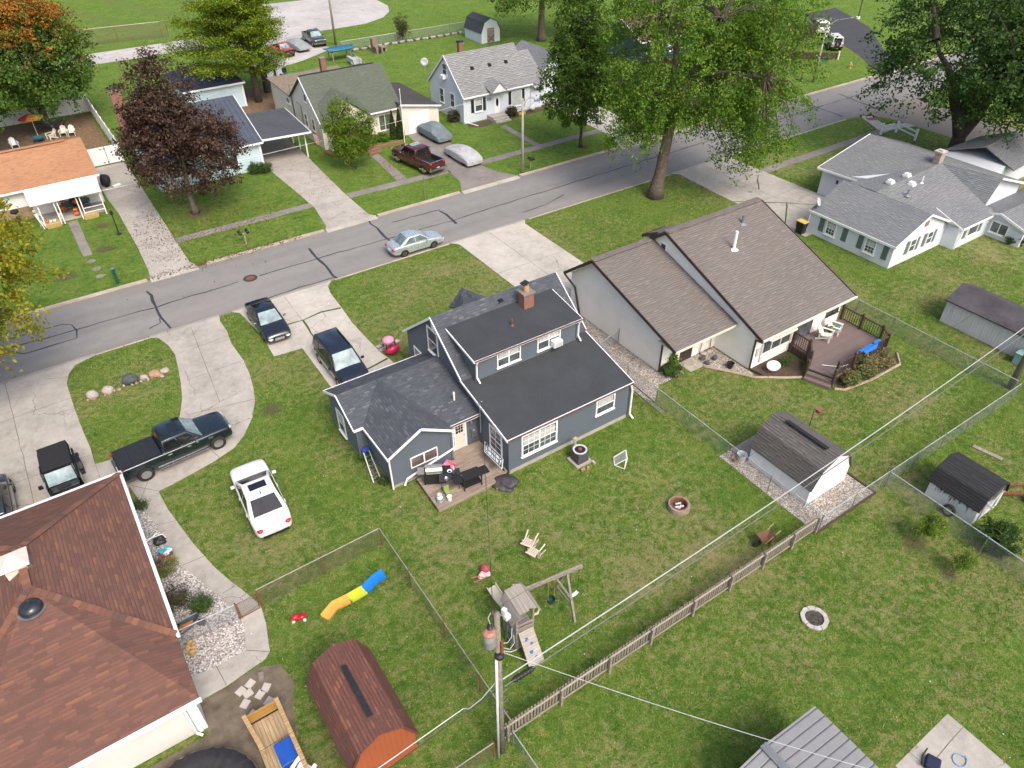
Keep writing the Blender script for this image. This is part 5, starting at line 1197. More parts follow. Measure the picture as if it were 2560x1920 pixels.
def sedan_st(L, W, hs=1.0, zd=.98, zh=.88):
    h = L / 2; w = W / 2
    return [(-h, .38, .70, .72, w * .66), (-h + .10, .30, zd - .12, zd - .10, w * .86), (-h + .3, .24, zd - .04, zd - .01, w * .95), (-h + .75, .20, zd, zd + .03, w * .99), (-h * .35, .19, zd - .02, zd, w), (h * .15, .19, zd - .04, zd - .02, w), (h * .42, .19, zd - .07, zd - .02, w * .995), (h * .68, .20, zh - .02, zh + .03, w * .98), (h - .34, .22, zh - .10, zh - .03, w * .96), (h - .12, .24, zh - .19, zh - .12, w * .91), (h - .02, .28, zh - .29, zh - .25, w * .82), (h, .34, zh - .38, zh - .36, w * .72)]
def sedan_gh(L, W, H, zd): h = L / 2; return (-h * .74, h * .48, -h * .34, h * .08, W / 2 * .95, W / 2 * .73, zd - .06, H)
P_SIL = carpaint('silver_blue_paint', (.50, .56, .58), .55, .3); P_BLK = carpaint('black_navy_paint', (.006, .008, .014)); P_NAVY = carpaint('midnight_blue_paint', (.008, .011, .022), rough=.2)
P_TEAL = carpaint('dark_teal_paint', (.010, .019, .026), .3); P_WHT = carpaint('white_paint', (.72, .73, .74)); P_MAR = carpaint('maroon_paint', (.075, .010, .010), .2); P_GRY = carpaint('slate_grey_paint', (.045, .055, .068), .4); P_RED = carpaint('bright_red_paint', (.42, .012, .028), 0, .4); P_BLK2 = carpaint('gloss_black_paint', (.006, .006, .007)); P_DK = carpaint('dusty_dark_paint', (.022, .027, .036), .2, .4)

car('sedan', 'silver sedan parked at the near kerb of the street', 'car', (22.7, 48.0, -.1), 0, sedan_st(4.53, 1.70), sedan_gh(4.53, 1.70, 1.47, .98), (1.28, -1.32), P_SIL, rim=dict(dark=False, steel=True), r=.30, glass=glassy('sedan_glass', (.07, .10, .10)), grille=True)
t_ = car('sedan', 'black sedan with bright grille parked on the drive beside the lawn', 'car', (9.22, 43.75, .012), R_(-91), sedan_st(4.95, 1.83), sedan_gh(4.95, 1.83, 1.45, .98), (1.5, -1.35), P_BLK, r=.33, chrome=True)
t_ = car('sedan', 'white sedan with open sunroof look parked on the back lawn', 'car', (3.42, 28.25, 0), R_(87.5), sedan_st(5.15, 1.93, zd=1.04, zh=.95), sedan_gh(5.15, 1.93, 1.53, 1.04), (1.45, -1.42), P_WHT, r=.35, front_glass=M['glass_dark'])
t_.part('sunroof', MB().cbox((-.22, 0, 1.558), (.46, .85, .02)), M['glass_dark'])
t_.part('antenna_fin', MB().cbox((-.80, 0, 1.57), (.16, .04, .07)), M['black'])
t_.part('bumper', MB().cbox((-2.50, 0, .36), (.12, 1.25, .16)), M['black'])
t_.o['label'] = 'white sedan with dark glass sunroof parked on the back lawn'
# minivan and SUVs
def van_st(L, W, zd=1.05, zh=1.0):
    h = L / 2; w = W / 2
    return [(-h, .42, .95, .97, w * .86), (-h + .12, .26, zd, zd + .01, w * .97), (-h + .8, .22, zd, zd + .01, w), (0, .22, zd - .02, zd, w), (h * .45, .22, zd - .05, zd, w), (h * .66, .24, zh - .04, zh + .04, w * .97), (h - .22, .26, zh - .18, zh - .12, w * .90), (h - .02, .34, zh - .36, zh - .33, w * .74)]
t_ = car('minivan', 'dark blue minivan parked nose in beside the navy house annex', 'minivan', (11.4, 36.35, .012), R_(-90), van_st(4.95, 1.98), (-2.44, 1.25, -2.2, .30, .95, .76, .98, 1.74), (1.5, -1.5), P_NAVY, win=((.04, .30), (.33, .60), (.63, .93)), r=.34)
t_.part('roof_rail', MB().beam((-1.9, .68, 1.80), (.1, .66, 1.80), .05, .05), M['black']); t_.part('roof_rail', MB().beam((-1.9, -.68, 1.80), (.1, -.66, 1.80), .05, .05), M['black'])
car('suv', 'slate grey sport utility car cut off by the left picture edge', 'suv', (-7.86, 35.0, .012), R_(90), van_st(4.75, 1.93, 1.08, 1.02), (-2.3, 1.15, -2.0, .35, .92, .72, 1.0, 1.68), (1.45, -1.4), P_GRY, win=((.05, .28), (.32, .60), (.64, .93)), r=.38, wd=.24, chrome=True)
# pickups
def pick_st(L, W, zb_, zh):
    h = L / 2; w = W / 2
    return [(-h, .50, zb_ - .06, zb_ - .05, w * .93), (-h + .08, .42, zb_, zb_ + .005, w * .97), (-h + .9, .40, zb_, zb_ + .005, w * .99), (-h + 1.9, .38, zb_, zb_ + .005, w * .99), (0, .36, zb_ - .02, zb_ - .01, w), (h * .40, .36, zb_ - .03, zb_ + .01, w), (h * .52, .38, zh - .02, zh + .05, w * .99), (h - .35, .40, zh - .08, zh, w * .95), (h - .12, .42, zh - .16, zh - .10, w * .90), (h - .01, .48, zh - .34, zh - .32, w * .82)]
t_ = car('pickup_truck', 'dark teal crew cab pickup with black bed cover on the loop drive', 'pickup', (.80, 34.36, .012), R_(4.2), pick_st(5.92, 2.04, 1.25, 1.24), (-.82, 1.42, -.62, .66, .98, .78, 1.20, 1.90), (2.0, -1.86), P_TEAL, win=((.07, .47), (.52, .93)), r=.42, wd=.27, chrome=True)
m = MB()
for i in range(3): m.box(-2.86 + i * .66, -2.215 + i * .66, -.86, .86, 1.24, 1.285)
t_.part('tonneau_cover', m, plain('bed_cover_vinyl', (.014, .017, .021), .6, var=.2)); t_.part('running_board', MB().box(-1.2, 1.45, -1.06, -.96, .42, .47).box(-1.2, 1.45, .96, 1.06, .42, .47), M['chrome'])
t_.part('sunroof', MB().cbox((.25, 0, 1.945), (.5, .8, .015)), M['glass_dark'])
t_.part('window_trim', MB().beam((-.78, -.99, 1.275), (1.36, -.965, 1.275), .02, .03).beam((-.56, -.80, 1.87), (.60, -.78, 1.87), .03, .025), M['chrome'])
t_.part('bumper', MB().cbox((-2.98, 0, .62), (.16, 1.9, .2)), M['chrome']); t_.part('brake_light', MB().cbox((-.69, 0, 1.845), (.04, .32, .04)), M['red_lens'])
for s_ in (-1, 1): t_.part('fender_vent', MB().cbox((1.72, s_ * 1.02, 1.02), (.26, .03, .08)), M['chrome'])
t_ = car('pickup_truck', 'maroon crew cab pickup with an empty open bed parked on the lawn', 'pickup', (30.78, 62.55, .0), R_(100), pick_st(6.25, 2.03, 1.32, 1.34), (-.95, 1.62, -.80, .85, .96, .80, 1.27, 2.0), (2.1, -2.05), P_MAR, win=((.06, .46), (.52, .93)), r=.42, wd=.27, cuts=[MB().box(-3.0, -1.12, -.80, .80, .78, 2.0)], chrome=True)
t_.part('bed_rail', MB().box(-3.06, -1.06, -.94, -.82, 1.325, 1.35).box(-3.06, -1.06, .82, .94, 1.325, 1.35).box(-3.10, -3.0, -.9, .9, 1.325, 1.35), M['chrome']); t_.part('bumper', MB().cbox((-3.18, 0, .66), (.2, 2.0, .22)), M['chrome'])
t_.part('fender_flare', MB().box(-2.5, -1.5, 1.0, 1.05, .42, .52).box(1.6, 2.6, 1.0, 1.05, .42, .52), plain('tan_trim', (.3, .24, .16), .5)); t_.part('sunroof', MB().cbox((.3, 0, 2.045), (.5, .85, .015)), M['glass_sky']); t_.part('rear_rack', MB().tube([(-1.1, -.8, 1.32), (-1.05, -.75, 2.0), (-1.05, .75, 2.0), (-1.1, .8, 1.32)], .03, 6), M['black'])
t_ = car('pickup_truck', 'black pickup parked nose out on the crushed stone lot', 'pickup', (40.15, 111.9, .012), R_(-93), pick_st(5.8, 2.0, 1.22, 1.22), (-.7, 1.42, -.5, .70, .95, .78, 1.17, 1.85), (1.9, -1.8), P_DK, r=.40, wd=.26, cuts=[MB().box(-2.78, -.85, -.78, .78, .75, 2.0)])
t_.part('bumper', MB().cbox((2.95, 0, .62), (.18, 1.9, .2)), M['chrome'])
t_ = car('pickup_truck', 'small red pickup stripped of its front end on the stone lot', 'pickup', (34.15, 108.6, .012), R_(-82), [(s[0], s[1], s[2], s[3], s[4]) for s in pick_st(4.6, 1.72, 1.05, 1.05)], (-.45, .95, -.3, .42, .80, .66, 1.0, 1.58), (1.5, -1.35), P_RED, r=.34, lights=False, cuts=[MB().box(-2.2, -.6, -.66, .66, .6, 2.0), MB().box(1.95, 2.6, -.75, .75, .3, .98)])
t_.part('exposed_engine', MB().blob((1.9, 0, .6), (.3, .55, .3), random.Random(3), 2, .4), plain('rusty_engine', (.09, .06, .045), .8, var=.5, sc=8))
# jeep type
def jeep(label, loc, rz, paint, top, hood_paint=None, soft=True):
    t = T('off_road_car', label, 'off road car', loc, rz, None, world=False)
    b = MB().box(-2.05, .55, -.80, .80, .55, 1.12); b.extr([(.5, -.62, .62), (.5, .62, .62), (.5, .62, 1.12), (.5, -.62, 1.12)], (1.5, 0, 0)); b.box(1.95, 2.02, -.6, .6, .6, 1.08)
    t.part('body', b, paint, bevel=.04)
    t.part('hood', MB().extr([(.52, -.70, 1.10), (.52, .70, 1.10), (2.0, .60, 1.04), (2.0, -.60, 1.04)], (0, 0, .05)), hood_paint or paint, bevel=.02)
    for x in (1.45, -1.3):
        for s_ in (-1, 1):
            t.part('fender', MB().extr([(x - .62, s_ * .62, .62), (x - .42, s_ * .62, .94), (x + .42, s_ * .62, .94), (x + .62, s_ * .62, .62), (x + .55, s_ * .62, .60), (x + .38, s_ * .62, .88), (x - .38, s_ * .62, .88), (x - .55, s_ * .62, .60)], (0, s_ * .32, 0)), M['black'])
    t.part('soft_top', MB().add([(-2.02, -.74, 1.12), (.42, -.74, 1.12), (.42, .74, 1.12), (-2.02, .74, 1.12), (-1.95, -.69, 1.83), (.12, -.69, 1.86), (.12, .69, 1.86), (-1.95, .69, 1.83)], [(0, 1, 5, 4), (1, 2, 6, 5), (2, 3, 7, 6), (3, 0, 4, 7), (4, 5, 6, 7)]), top, bevel=.05)
    t.part('windshield', panel((.60, -.72, 1.13), (.60, .72, 1.13), (.20, .68, 1.82), (.20, -.68, 1.82), .05, .95, .06, .94, .02), M['glass_sky'])
    t.part('windshield_frame', MB().beam((.60, -.72, 1.13), (.20, -.68, 1.84), .05, .07).beam((.60, .72, 1.13), (.20, .68, 1.84), .05, .07).beam((.20, -.7, 1.85), (.20, .7, 1.85), .06, .06), paint)
    for s_ in (-1, 1):
        t.part('side_window', MB().cbox((-.15, s_ * .735, 1.45), (.7, .02, .45)), M['glass_dark']); t.part('side_window', MB().cbox((-1.2, s_ * .735, 1.45), (1.1, .02, .42)), M['glass_dark'])
        t.part('mirror', MB().cbox((.45, s_ * .98, 1.25), (.12, .2, .2)), M['black'], bevel=.02); t.part('headlight', MB().cyl((2.0, s_ * .42, .88), (2.05, s_ * .42, .88), .1), M['clear_lens']); t.part('tail_light', MB().cbox((-2.07, s_ * .7, .85), (.06, .14, .2)), M['red_lens'])
    t.part('bumper', MB().cbox((2.18, 0, .58), (.2, 1.6, .16)).cbox((-2.15, 0, .58), (.16, 1.6, .16)), M['black'])
    t.part('grille', MB().box(2.02, 2.04, -.3, .3, .66, 1.02), M['black']); t.part('hood_vent', MB().cbox((.85, 0, 1.145), (.25, .6, .03)), M['black_matte'])
    t.part('rear_window', MB().cbox((-2.02, 0, 1.48), (.03, 1.1, .45)), M['glass_dark'])
    tm, rm_ = wheel_meshes(.40, .27, 5)
    sp = bpy.data.objects.new('spare_wheel', tm); COL.objects.link(sp); sp.parent = t.o; sp.location = (-2.2, 0, 1.05); sp.rotation_euler = (0, 0, R_(90))
    for x in (1.45, -1.3):
        for s_ in (1, -1):
            wo = bpy.data.objects.new('wheel', tm); COL.objects.link(wo); wo.parent = t.o; wo.location = (x, s_ * .78, .40); ro = bpy.data.objects.new('rim', rm_); COL.objects.link(ro); ro.parent = wo
            if s_ > 0: ro.rotation_euler = (0, 0, math.pi)
    return t
jeep('black off road car with matte black soft top on the left driveway', (-4.57, 34.75, .012), R_(-90), P_BLK2, M['black_matte'])
jeep('white boxy off road car on the dark asphalt drive by the low fence', (98.6, 66.6, .012), R_(56), carpaint('white_grey_paint', (.55, .57, .58)), plain('pale_hard_top', (.5, .52, .53), .5))
car('minivan', 'white minivan standing farther up the dark asphalt drive', 'minivan', (104.6, 73.6, .012), R_(56), van_st(4.8, 1.95), (-2.3, 1.25, -2.1, .3, .93, .74, .98, 1.72), (1.5, -1.5), P_WHT, win=((.04, .30), (.33, .60), (.63, .93)), r=.34)
# cars under fabric covers
def covered(label, loc, rz, L, W, H, mat, pick=False):
    t = T('covered_car', label, 'covered car', loc, rz, None, world=False)
    rng = random.Random(int(L * 100)); h = L / 2; w = W / 2; rings = []
    if pick: prof = [(-h, .55), (-h + .15, .92), (-h + 1.0, 1.0), (-h + 1.25, 1.25), (-h + 1.55, H), (-.1, H + .02), (h * .32, H - .08), (h * .55, 1.12), (h - .3, 1.02), (h, .6)]
    else: prof = [(-h, .5), (-h + .14, .85), (-h + .5, .97), (-h + 1.0, 1.12), (-h * .25, H), (h * .12, H), (h * .45, 1.06), (h * .7, .95), (h - .2, .82), (h, .5)]
    n = 20
    for k_, (x, zt) in enumerate(prof):
        e = 1 - .14 * (abs(x) / h) ** 4
        ring = []
        for j in range(n):
            a = j / (n - 1)
            # profile across: skirt, side, roof
            s_ = 2 * a - 1
            y = math.copysign(min(1, abs(s_) * 1.28) ** .8, s_) * w * e
            if abs(s_) > .78: z = .30 + .05 * math.sin(3.1 * x + j) + (min(.95, zt * .8) - .22) * (1 - (abs(s_) - .78) / .22)
            else: z = min(.95, zt * .8) + (zt - min(.95, zt * .8)) * (1 - (abs(s_) / .78) ** 2.2)
            if zt > 1.1 and abs(s_) > .45 and abs(s_) <= .78: y *= .9 + .1 * (abs(s_) - .45) / .33
            ring.append((x * (1 + .012 * rng.gauss(0, 1)), y + rng.gauss(0, .014), z + rng.gauss(0, .012)))
        rings.append(ring)
    me = MB().loft(rings, caps=True, closed=False).mesh('cover', mat, True)
    ob = t.part('cover', me, mat); s_ = ob.modifiers.new('s', 'SUBSURF'); s_.levels = 2; s_.render_levels = 2
    so = ob.modifiers.new('so', 'SOLIDIFY'); so.thickness = .01
    tm, rm_ = wheel_meshes(.32, .2)
    for x in (h * .58, -h * .58):
        for s2 in (1, -1):
            wo = bpy.data.objects.new('wheel', tm); COL.objects.link(wo); wo.parent = t.o; wo.location = (x, s2 * (w - .17), .32)
    return t
def cloth(name, c):
    k = N(name); p = k.obj(); a = k.noise(k.scale(p, (1.2, 3.5, 3.5)), 1.6, 5, .6, 1.2); b = k.noise(p, 9, 3)
    k.set(Base_Color=k.ramp(k.noise(p, 1.3, 4), [(.3, [x * .88 for x in c]), (.7, [min(1, x * 1.08) for x in c])]), Roughness=.8); k.bump(k.math('ADD', a, k.math('MULTIPLY', b, .15)), 1.0, .3); return k.m
covered('pickup under a blue grey fabric cover by the white garage door', (35.85, 68.35, .012), R_(92), 4.7, 1.95, 1.62, cloth('blue_grey_cover', (.19, .245, .27)), True)
covered('low car under a white fabric cover beside the maroon pickup', (35.2, 61.4, .012), R_(90), 4.75, 1.95, 1.35, cloth('white_cover', (.54, .545, .57)))
covered('car under a pale grey fabric cover on the stone lot', (36.95, 110.2, .012), R_(-85), 4.9, 1.95, 1.42, cloth('pale_grey_cover', (.33, .37, .39)))
# ---------------------------------------------------------------- trees and plants
def leaf_mesh(name, C, S, mat, rng, up=0.5, aspect=0.62, nrm=None):
    """one small kite-shaped leaf (or leaf clump) per centre: C (n,3), S (n,) sizes"""
    n = len(C)
    nv = rng.normal(size=(n, 3)); nv[:, 2] = np.abs(nv[:, 2]) * .6 + up
    if nrm is not None: nv += nrm
    nv /= np.linalg.norm(nv, axis=1)[:, None]
    r = rng.normal(size=(n, 3)); a = np.cross(nv, r); a /= np.linalg.norm(a, axis=1)[:, None]; b = np.cross(nv, a)
    s = S[:, None]
    V = np.empty((n, 4, 3)); V[:, 0] = C - a * s * .5; V[:, 1] = C + b * s * aspect * .5 + a * s * .06 + nv * s * .08; V[:, 2] = C + a * s * .5 - nv * s * .1; V[:, 3] = C - b * s * aspect * .5 + a * s * .06 + nv * s * .08
    me = bpy.data.meshes.new(name); me.vertices.add(n * 4); me.vertices.foreach_set('co', V.reshape(-1))
    me.loops.add(n * 4); me.loops.foreach_set('vertex_index', np.arange(n * 4, dtype=np.int32))
    me.polygons.add(n); me.polygons.foreach_set('loop_start', np.arange(0, n * 4, 4, dtype=np.int32))
    me.update(calc_edges=True); me.materials.append(mat); return me
def tree(name, label, base, ells, mat, sprays, per, leaf, trunk_r, fork, bark=None, seed=1, droop=.25, limbs=7, group=None, cat='tree', spread=(.55, .30), gap=.0, lean=(0, 0), shell=.5, twig=.5, leaders=1, bare=False, flat=1.0):
    rng = np.random.default_rng(seed); rr = random.Random(seed)
    b = np.array(base, float); bark = bark or M['bark']
    t = T(name, label, cat, base, 0, group, world=True)
    E_ = [(np.array(e[:3]), np.array(e[3:6])) for e in ells]
    vol = np.array([np.prod(e[1]) ** .8 for e in E_]); vol /= vol.sum()
    def sample(n):
        out = np.empty((n, 3)); k = rng.choice(len(E_), n, p=vol)
        for i in range(n):
            d = rng.normal(size=3); d /= np.linalg.norm(d)
            out[i] = E_[k[i]][0] + d * E_[k[i]][1] * rng.random() ** shell
        return out, k
    P, K = sample(sprays)
    # big empty pockets between the boughs
    if gap > 0:
        G = sample(int(10 + 10 * gap))[0]; keep = np.ones(len(P), bool); sc = np.mean([e[1].mean() for e in E_]) * .20 * (1 + gap)
        for g in G: keep &= np.linalg.norm((P - g) * np.array([1, 1, 1.6]), axis=1) > sc
        P = P[keep]; K = K[keep]
    # wood
    w = MB(); top = max(e[0][2] + e[1][2] * .55 for e in E_); pts_ax = []
    cen = sum(e[0] * v for e, v in zip(E_, vol))
    fk = b + np.array([lean[0], lean[1], fork])
    n = 6; path = [b + (fk - b) * i / n + np.array([rr.gauss(0, .03), rr.gauss(0, .03), 0]) * (i > 0) for i in range(n + 1)]
    w.tube(path, [trunk_r * (1.45 if i == 0 else 1.12 if i == 1 else 1 - .25 * i / n) for i in range(n + 1)], 12)
    tips = []
    for li in range(limbs):
        s0 = fk
        if li < leaders: e = E_[li % len(E_)]; tgt = e[0] + np.array([0, 0, e[1][2] * .75])
        else:
            e = E_[li % min(2, len(E_))]; a = li * 2.399 + rr.random(); tgt = e[0] + np.array([math.cos(a) * e[1][0] * .55, math.sin(a) * e[1][1] * .62, e[1][2] * rr.uniform(-.25, .45)])
        if li >= leaders:
            cand = [q for q, _ in pts_ax[:leaders * 6] if q[2] < tgt[2] + 1.0] or [fk]; s0 = min(cand, key=lambda q: np.linalg.norm(q - tgt))
        mid = (s0 + tgt) / 2 + np.array([0, 0, (tgt[2] - s0[2]) * .12 + .3]); k = 6; pl = []
        for i in range(k + 1):
            u = i / k; q = (1 - u) ** 2 * s0 + 2 * u * (1 - u) * mid + u * u * tgt; pl.append(q + (rng.normal(size=3) * .04 * np.linalg.norm(tgt - s0) * .3 if 0 < i < k else 0))
        r0 = trunk_r * (.72 if li < leaders else .42)
        w.tube(pl, [r0 * (1 - .82 * i / k) + .012 for i in range(k + 1)], 8, caps=False)
        pts_ax += [(q, r0 * (1 - .8 * i / k)) for i, q in enumerate(pl) if 0 < i]
    AX = np.array([p_[0] for p_ in pts_ax])
    for i in range(len(P)):
        if rr.random() > twig: continue
        d = np.linalg.norm(AX - P[i], axis=1) + np.maximum(0, AX[:, 2] - P[i][2]) * .6; j = int(np.argmin(d)); a = AX[j]; m = (a + P[i]) / 2 + np.array([0, 0, .12 * d[j]])
        w.tube([a, m, P[i]], [min(.05, .014 * d[j] + .012), .016 + .006 * d[j] * .5, .008], 4, caps=False)
        if bare:
            for _ in range(5):
                q = P[i] + rng.normal(size=3) * .6; w.tube([m + (P[i] - m) * rr.random(), q], [.016, .006], 3, caps=False)
    tk = t.part('trunk', w.mesh('trunk', bark, True, uv=False), bark)
    if bare and per == 0: return t
    # foliage: every spray is a drooping tuft of leaves
    N_ = len(P) * per; dirs = P - cen; dirs /= (np.linalg.norm(dirs, axis=1)[:, None] + 1e-6)
    dirs = dirs * .7 + rng.normal(size=dirs.shape) * .5; dirs[:, 2] -= droop; dirs /= np.linalg.norm(dirs, axis=1)[:, None]
    sz = rng.uniform(.6, 1.35, len(P))
    u = rng.random((len(P), per)); L = spread[0]; rad = spread[1]
    C = P[:, None, :] + dirs[:, None, :] * ((u - .35) * 2 * L * sz[:, None])[:, :, None]
    C[:, :, 2] -= droop * 1.2 * (np.clip(u - .3, 0, 1) ** 2 * L * sz[:, None])
    C += rng.normal(size=C.shape) * (rad * sz[:, None] * (1.1 - .6 * u))[:, :, None] * np.array([1, 1, .6 * flat])
    C = C.reshape(-1, 3); C[:, 2] = np.maximum(C[:, 2], .05)
    S = rng.uniform(.65, 1.3, len(C)) * leaf
    out = np.repeat(dirs, per, axis=0) * .5
    t.part('crown', leaf_mesh('crown', C, S, mat, rng, nrm=out), mat)
    return t
F_GREEN = foliage('maple_leaves', [(.15, (.034, .085, .011)), (.45, (.070, .145, .020)), (.7, (.115, .205, .028)), (.95, (.19, .255, .04))], .35)
F_YGREEN = foliage('silver_maple_leaves', [(.15, (.036, .100, .012)), (.4, (.080, .180, .020)), (.65, (.145, .265, .028)), (.95, (.26, .33, .04))], .4)
F_DARK = foliage('dark_maple_leaves', [(.15, (.018, .050, .009)), (.5, (.042, .095, .017)), (.8, (.075, .145, .027)), (1, (.11, .18, .035))], .3)
F_PURP = foliage('purple_maple_leaves', [(.15, (.024, .013, .012)), (.45, (.056, .032, .024)), (.75, (.098, .056, .038)), (.95, (.15, .095, .058))], .2)
F_ORNG = foliage('turning_maple_leaves', [(.15, (.030, .075, .012)), (.5, (.068, .14, .02)), (.8, (.115, .19, .028)), (1, (.17, .22, .035))], .3, (4.6, 14.2, [(0, (.34, .085, .012)), (.5, (.42, .15, .02)), (1, (.33, .20, .03))]))
F_GOLD = foliage('yellow_turning_leaves', [(.15, (.11, .165, .014)), (.45, (.23, .26, .02)), (.7, (.38, .33, .025)), (.95, (.48, .34, .03))], .45)
F_LIME = foliage('bright_small_tree_leaves', [(.15, (.055, .125, .012)), (.5, (.10, .20, .018)), (.75, (.18, .25, .02)), (.95, (.32, .30, .03))], .35)
F_PINE = foliage('pine_needles', [(.15, (.030, .080, .010)), (.4, (.090, .175, .016)), (.62, (.21, .30, .02)), (.95, (.38, .40, .03))], .35)
F_SHRUB = foliage('shrub_leaves', [(.15, (.020, .048, .010)), (.5, (.045, .095, .018)), (.9, (.09, .15, .03))], .25)
F_RED = foliage('red_flowering_shrub_leaves', [(.2, (.06, .13, .025)), (.66, (.15, .23, .04)), (.72, (.36, .16, .14)), (.95, (.50, .26, .24))], .2)
F_BRN = foliage('reddish_shrub_leaves', [(.2, (.035, .032, .016)), (.5, (.065, .055, .025)), (.9, (.10, .10, .035))], .2)

tree('maple_tree', 'tall street maple with hanging boughs and bright green leaves', (44.78, 44.15, 0),
     [(44.9, 44.6, 14.0, 4.9, 4.9, 8.0), (49.6, 42.0, 12.5, 6.6, 6.4, 7.0), (51.2, 40.4, 7.2, 4.8, 4.6, 4.4), (42.8, 45.3, 8.4, 3.2, 3.2, 4.6), (47.6, 42.8, 9.5, 4.0, 4.0, 4.2)], F_YGREEN, 1650, 78, .205, .56, 5.4, seed=3, droop=.5, limbs=14, spread=(.95, .34), gap=1.1, lean=(.5, -.15), leaders=2, shell=.55, twig=.4)
tree('maple_tree', 'bushy dark tree behind the long white corner house', (75.0, 34.4, 0),
     [(73.5, 34.8, 11.2, 8.4, 9, 7.0), (79.5, 32, 11, 10, 9.5, 7.5), (69.0, 36.5, 8.4, 4.4, 4.4, 3.6), (75, 30, 9, 7, 7, 5)], F_DARK, 1250, 64, .29, .8, 2.0, M['bark_dark'], seed=5, droop=.3, limbs=12, spread=(1.1, .5), gap=.8, leaders=4, shell=.5, twig=.25)
tree('maple_tree', 'rounded green maple on the kerb strip before the white cape house', (46.69, 57.36, 0), [(46.3, 57.4, 6.4, 3.9, 3.9, 3.9), (46.3, 57.4, 10.6, 2.6, 2.6, 4.0)], F_GREEN, 700, 60, .23, .17, 2.6, M['bark_dark'], seed=7, droop=.1, limbs=9, spread=(.6, .32), gap=.5, twig=.3)
tree('purple_maple', 'dark purple leaved maple before the pale blue house', (9.96, 64.5, 0), [(10.8, 64.3, 5.6, 4.5, 4.3, 3.7), (9.9, 64.6, 9.2, 3.0, 3.0, 4.0), (8.4, 64.8, 6.6, 2.6, 2.6, 3.0)], F_PURP, 760, 60, .22, .27, 2.4, seed=11, droop=.15, limbs=11, spread=(.6, .36), gap=.9, twig=.35, shell=.45)
tree('maple_tree', 'large maple turning orange at its top above the fenced yard', (2.5, 96.0, 0), [(2.2, 95.5, 7.6, 7.0, 6.6, 5.6), (1.0, 95, 11.5, 5.6, 5.4, 3.6)], F_ORNG, 900, 64, .28, .45, 2.6, seed=13, droop=.15, limbs=10, spread=(.8, .5), gap=.5, twig=.2, shell=.4)
tree('maple_tree', 'pale green tree at the left edge over the fenced yard', (-4.5, 90.5, 0), [(-4.0, 90.3, 6.2, 4.6, 4.2, 4.2)], F_GREEN, 200, 55, .28, .3, 2.2, seed=17, limbs=7, spread=(.7, .4), twig=.2)
tree('maple_tree', 'yellow green tree reaching over the street from the left edge', (-12.5, 42.5, 0), [(-6.6, 44.2, 8.6, 5.6, 4.6, 4.9), (-10, 43.5, 10.5, 6, 6, 4)], F_GOLD, 900, 64, .22, .35, 4.0, seed=19, limbs=9, spread=(.7, .36), gap=.6, droop=.3, twig=.3)
tree('shade_tree', 'thick trunked tree in the mown field behind the houses', (67.9, 93.7, 0), [(68.5, 94, 10.0, 9.5, 9, 5.0), (62.5, 93, 6.5, 3.2, 3.2, 2.6), (72.5, 92.6, 5.6, 2.6, 2.6, 2.4)], F_GREEN, 420, 50, .34, .55, 4.2, seed=23, limbs=9, spread=(.9, .5), droop=.35, twig=.3, gap=.6)
tree('lime_tree', 'yellow green tree behind the far street lamp', (99.0, 77.5, 0), [(97.5, 76, 8.0, 5.5, 5, 3.6), (104, 78, 9, 5, 5, 3)], F_YGREEN, 240, 45, .34, .3, 4.5, seed=29, limbs=7, spread=(.9, .4), droop=.5, twig=.3, gap=.5)
# the pine stands on two stems: flat plates of needles, dark below and lime on top
def pine(label, base, top, rad, z0, seed, n=34):
    rng = np.random.default_rng(seed); rr = random.Random(seed); b = np.array(base, float)
    t = T('pine_tree', label, 'pine', base); w = MB(); w.tube([b, b + [0, 0, 4], b + [.2, .1, 9], b + [0, 0, top - .5]], [.42, .34, .24, .05], 10); CC = []; SS = []
    for i in range(n):
        f = (i + .5) / n; z = z0 + (top - z0) * f; a = i * 2.4 + rr.random() * .6; R0 = rad * (1 - f ** 1.6 * .75) * rr.uniform(.7, 1.1)
        d = np.array([math.cos(a), math.sin(a), 0]); s0 = b + np.array([0, 0, z - .4]); R0 *= 1.3 if d @ np.array([-.83, .56, 0]) > 0 else .62; e = b + d * R0 + np.array([0, 0, z + .25 * R0 * .3])
        w.tube([s0, (s0 + e) / 2 + [0, 0, -.1], e], [.09, .055, .02], 5, caps=False)
        m = int(17 * R0 / 3) + 8
        for j in range(m):
            u = .25 + .8 * (j + rr.random()) / m; c = s0 + (e - s0) * u + np.array([-d[1], d[0], 0]) * rr.gauss(0, .20 * R0 * u + .15) + np.array([0, 0, rr.gauss(.1, .14)])
            k = 46; q = rng.normal(size=(k, 3)) * np.array([.45, .45, .18]) + c; CC.append(q); SS.append(rng.uniform(.16, .34, k))
    t.part('trunk', w.mesh('trunk', M['bark'], True, uv=False), M['bark']); t.part('crown', leaf_mesh('crown', np.concatenate(CC), np.concatenate(SS), F_PINE, rng, up=.7, aspect=.35), F_PINE); return t
pine('front pine with lime green needles beside the cream house', (24.5, 90.6, 0), 15.5, 6.4, 3.4, 31, 52)
pine('rear pine with lime green needles next to the front pine', (26.6, 93.6, 0), 17.5, 4.6, 6.0, 37, 40)
tree('small_tree', 'small bright green tree before the green roofed house', (25.52, 65.84, 0), [(25.1, 65.9, 4.0, 1.75, 1.7, 2.9), (26.6, 65.4, 3.5, 1.1, 1.1, 1.9), (25.4, 65.7, 2.4, 2.0, 1.8, 1.2)], F_LIME, 460, 60, .15, .07, 1.3, seed=41, limbs=8, spread=(.4, .24), twig=.3, gap=.2)
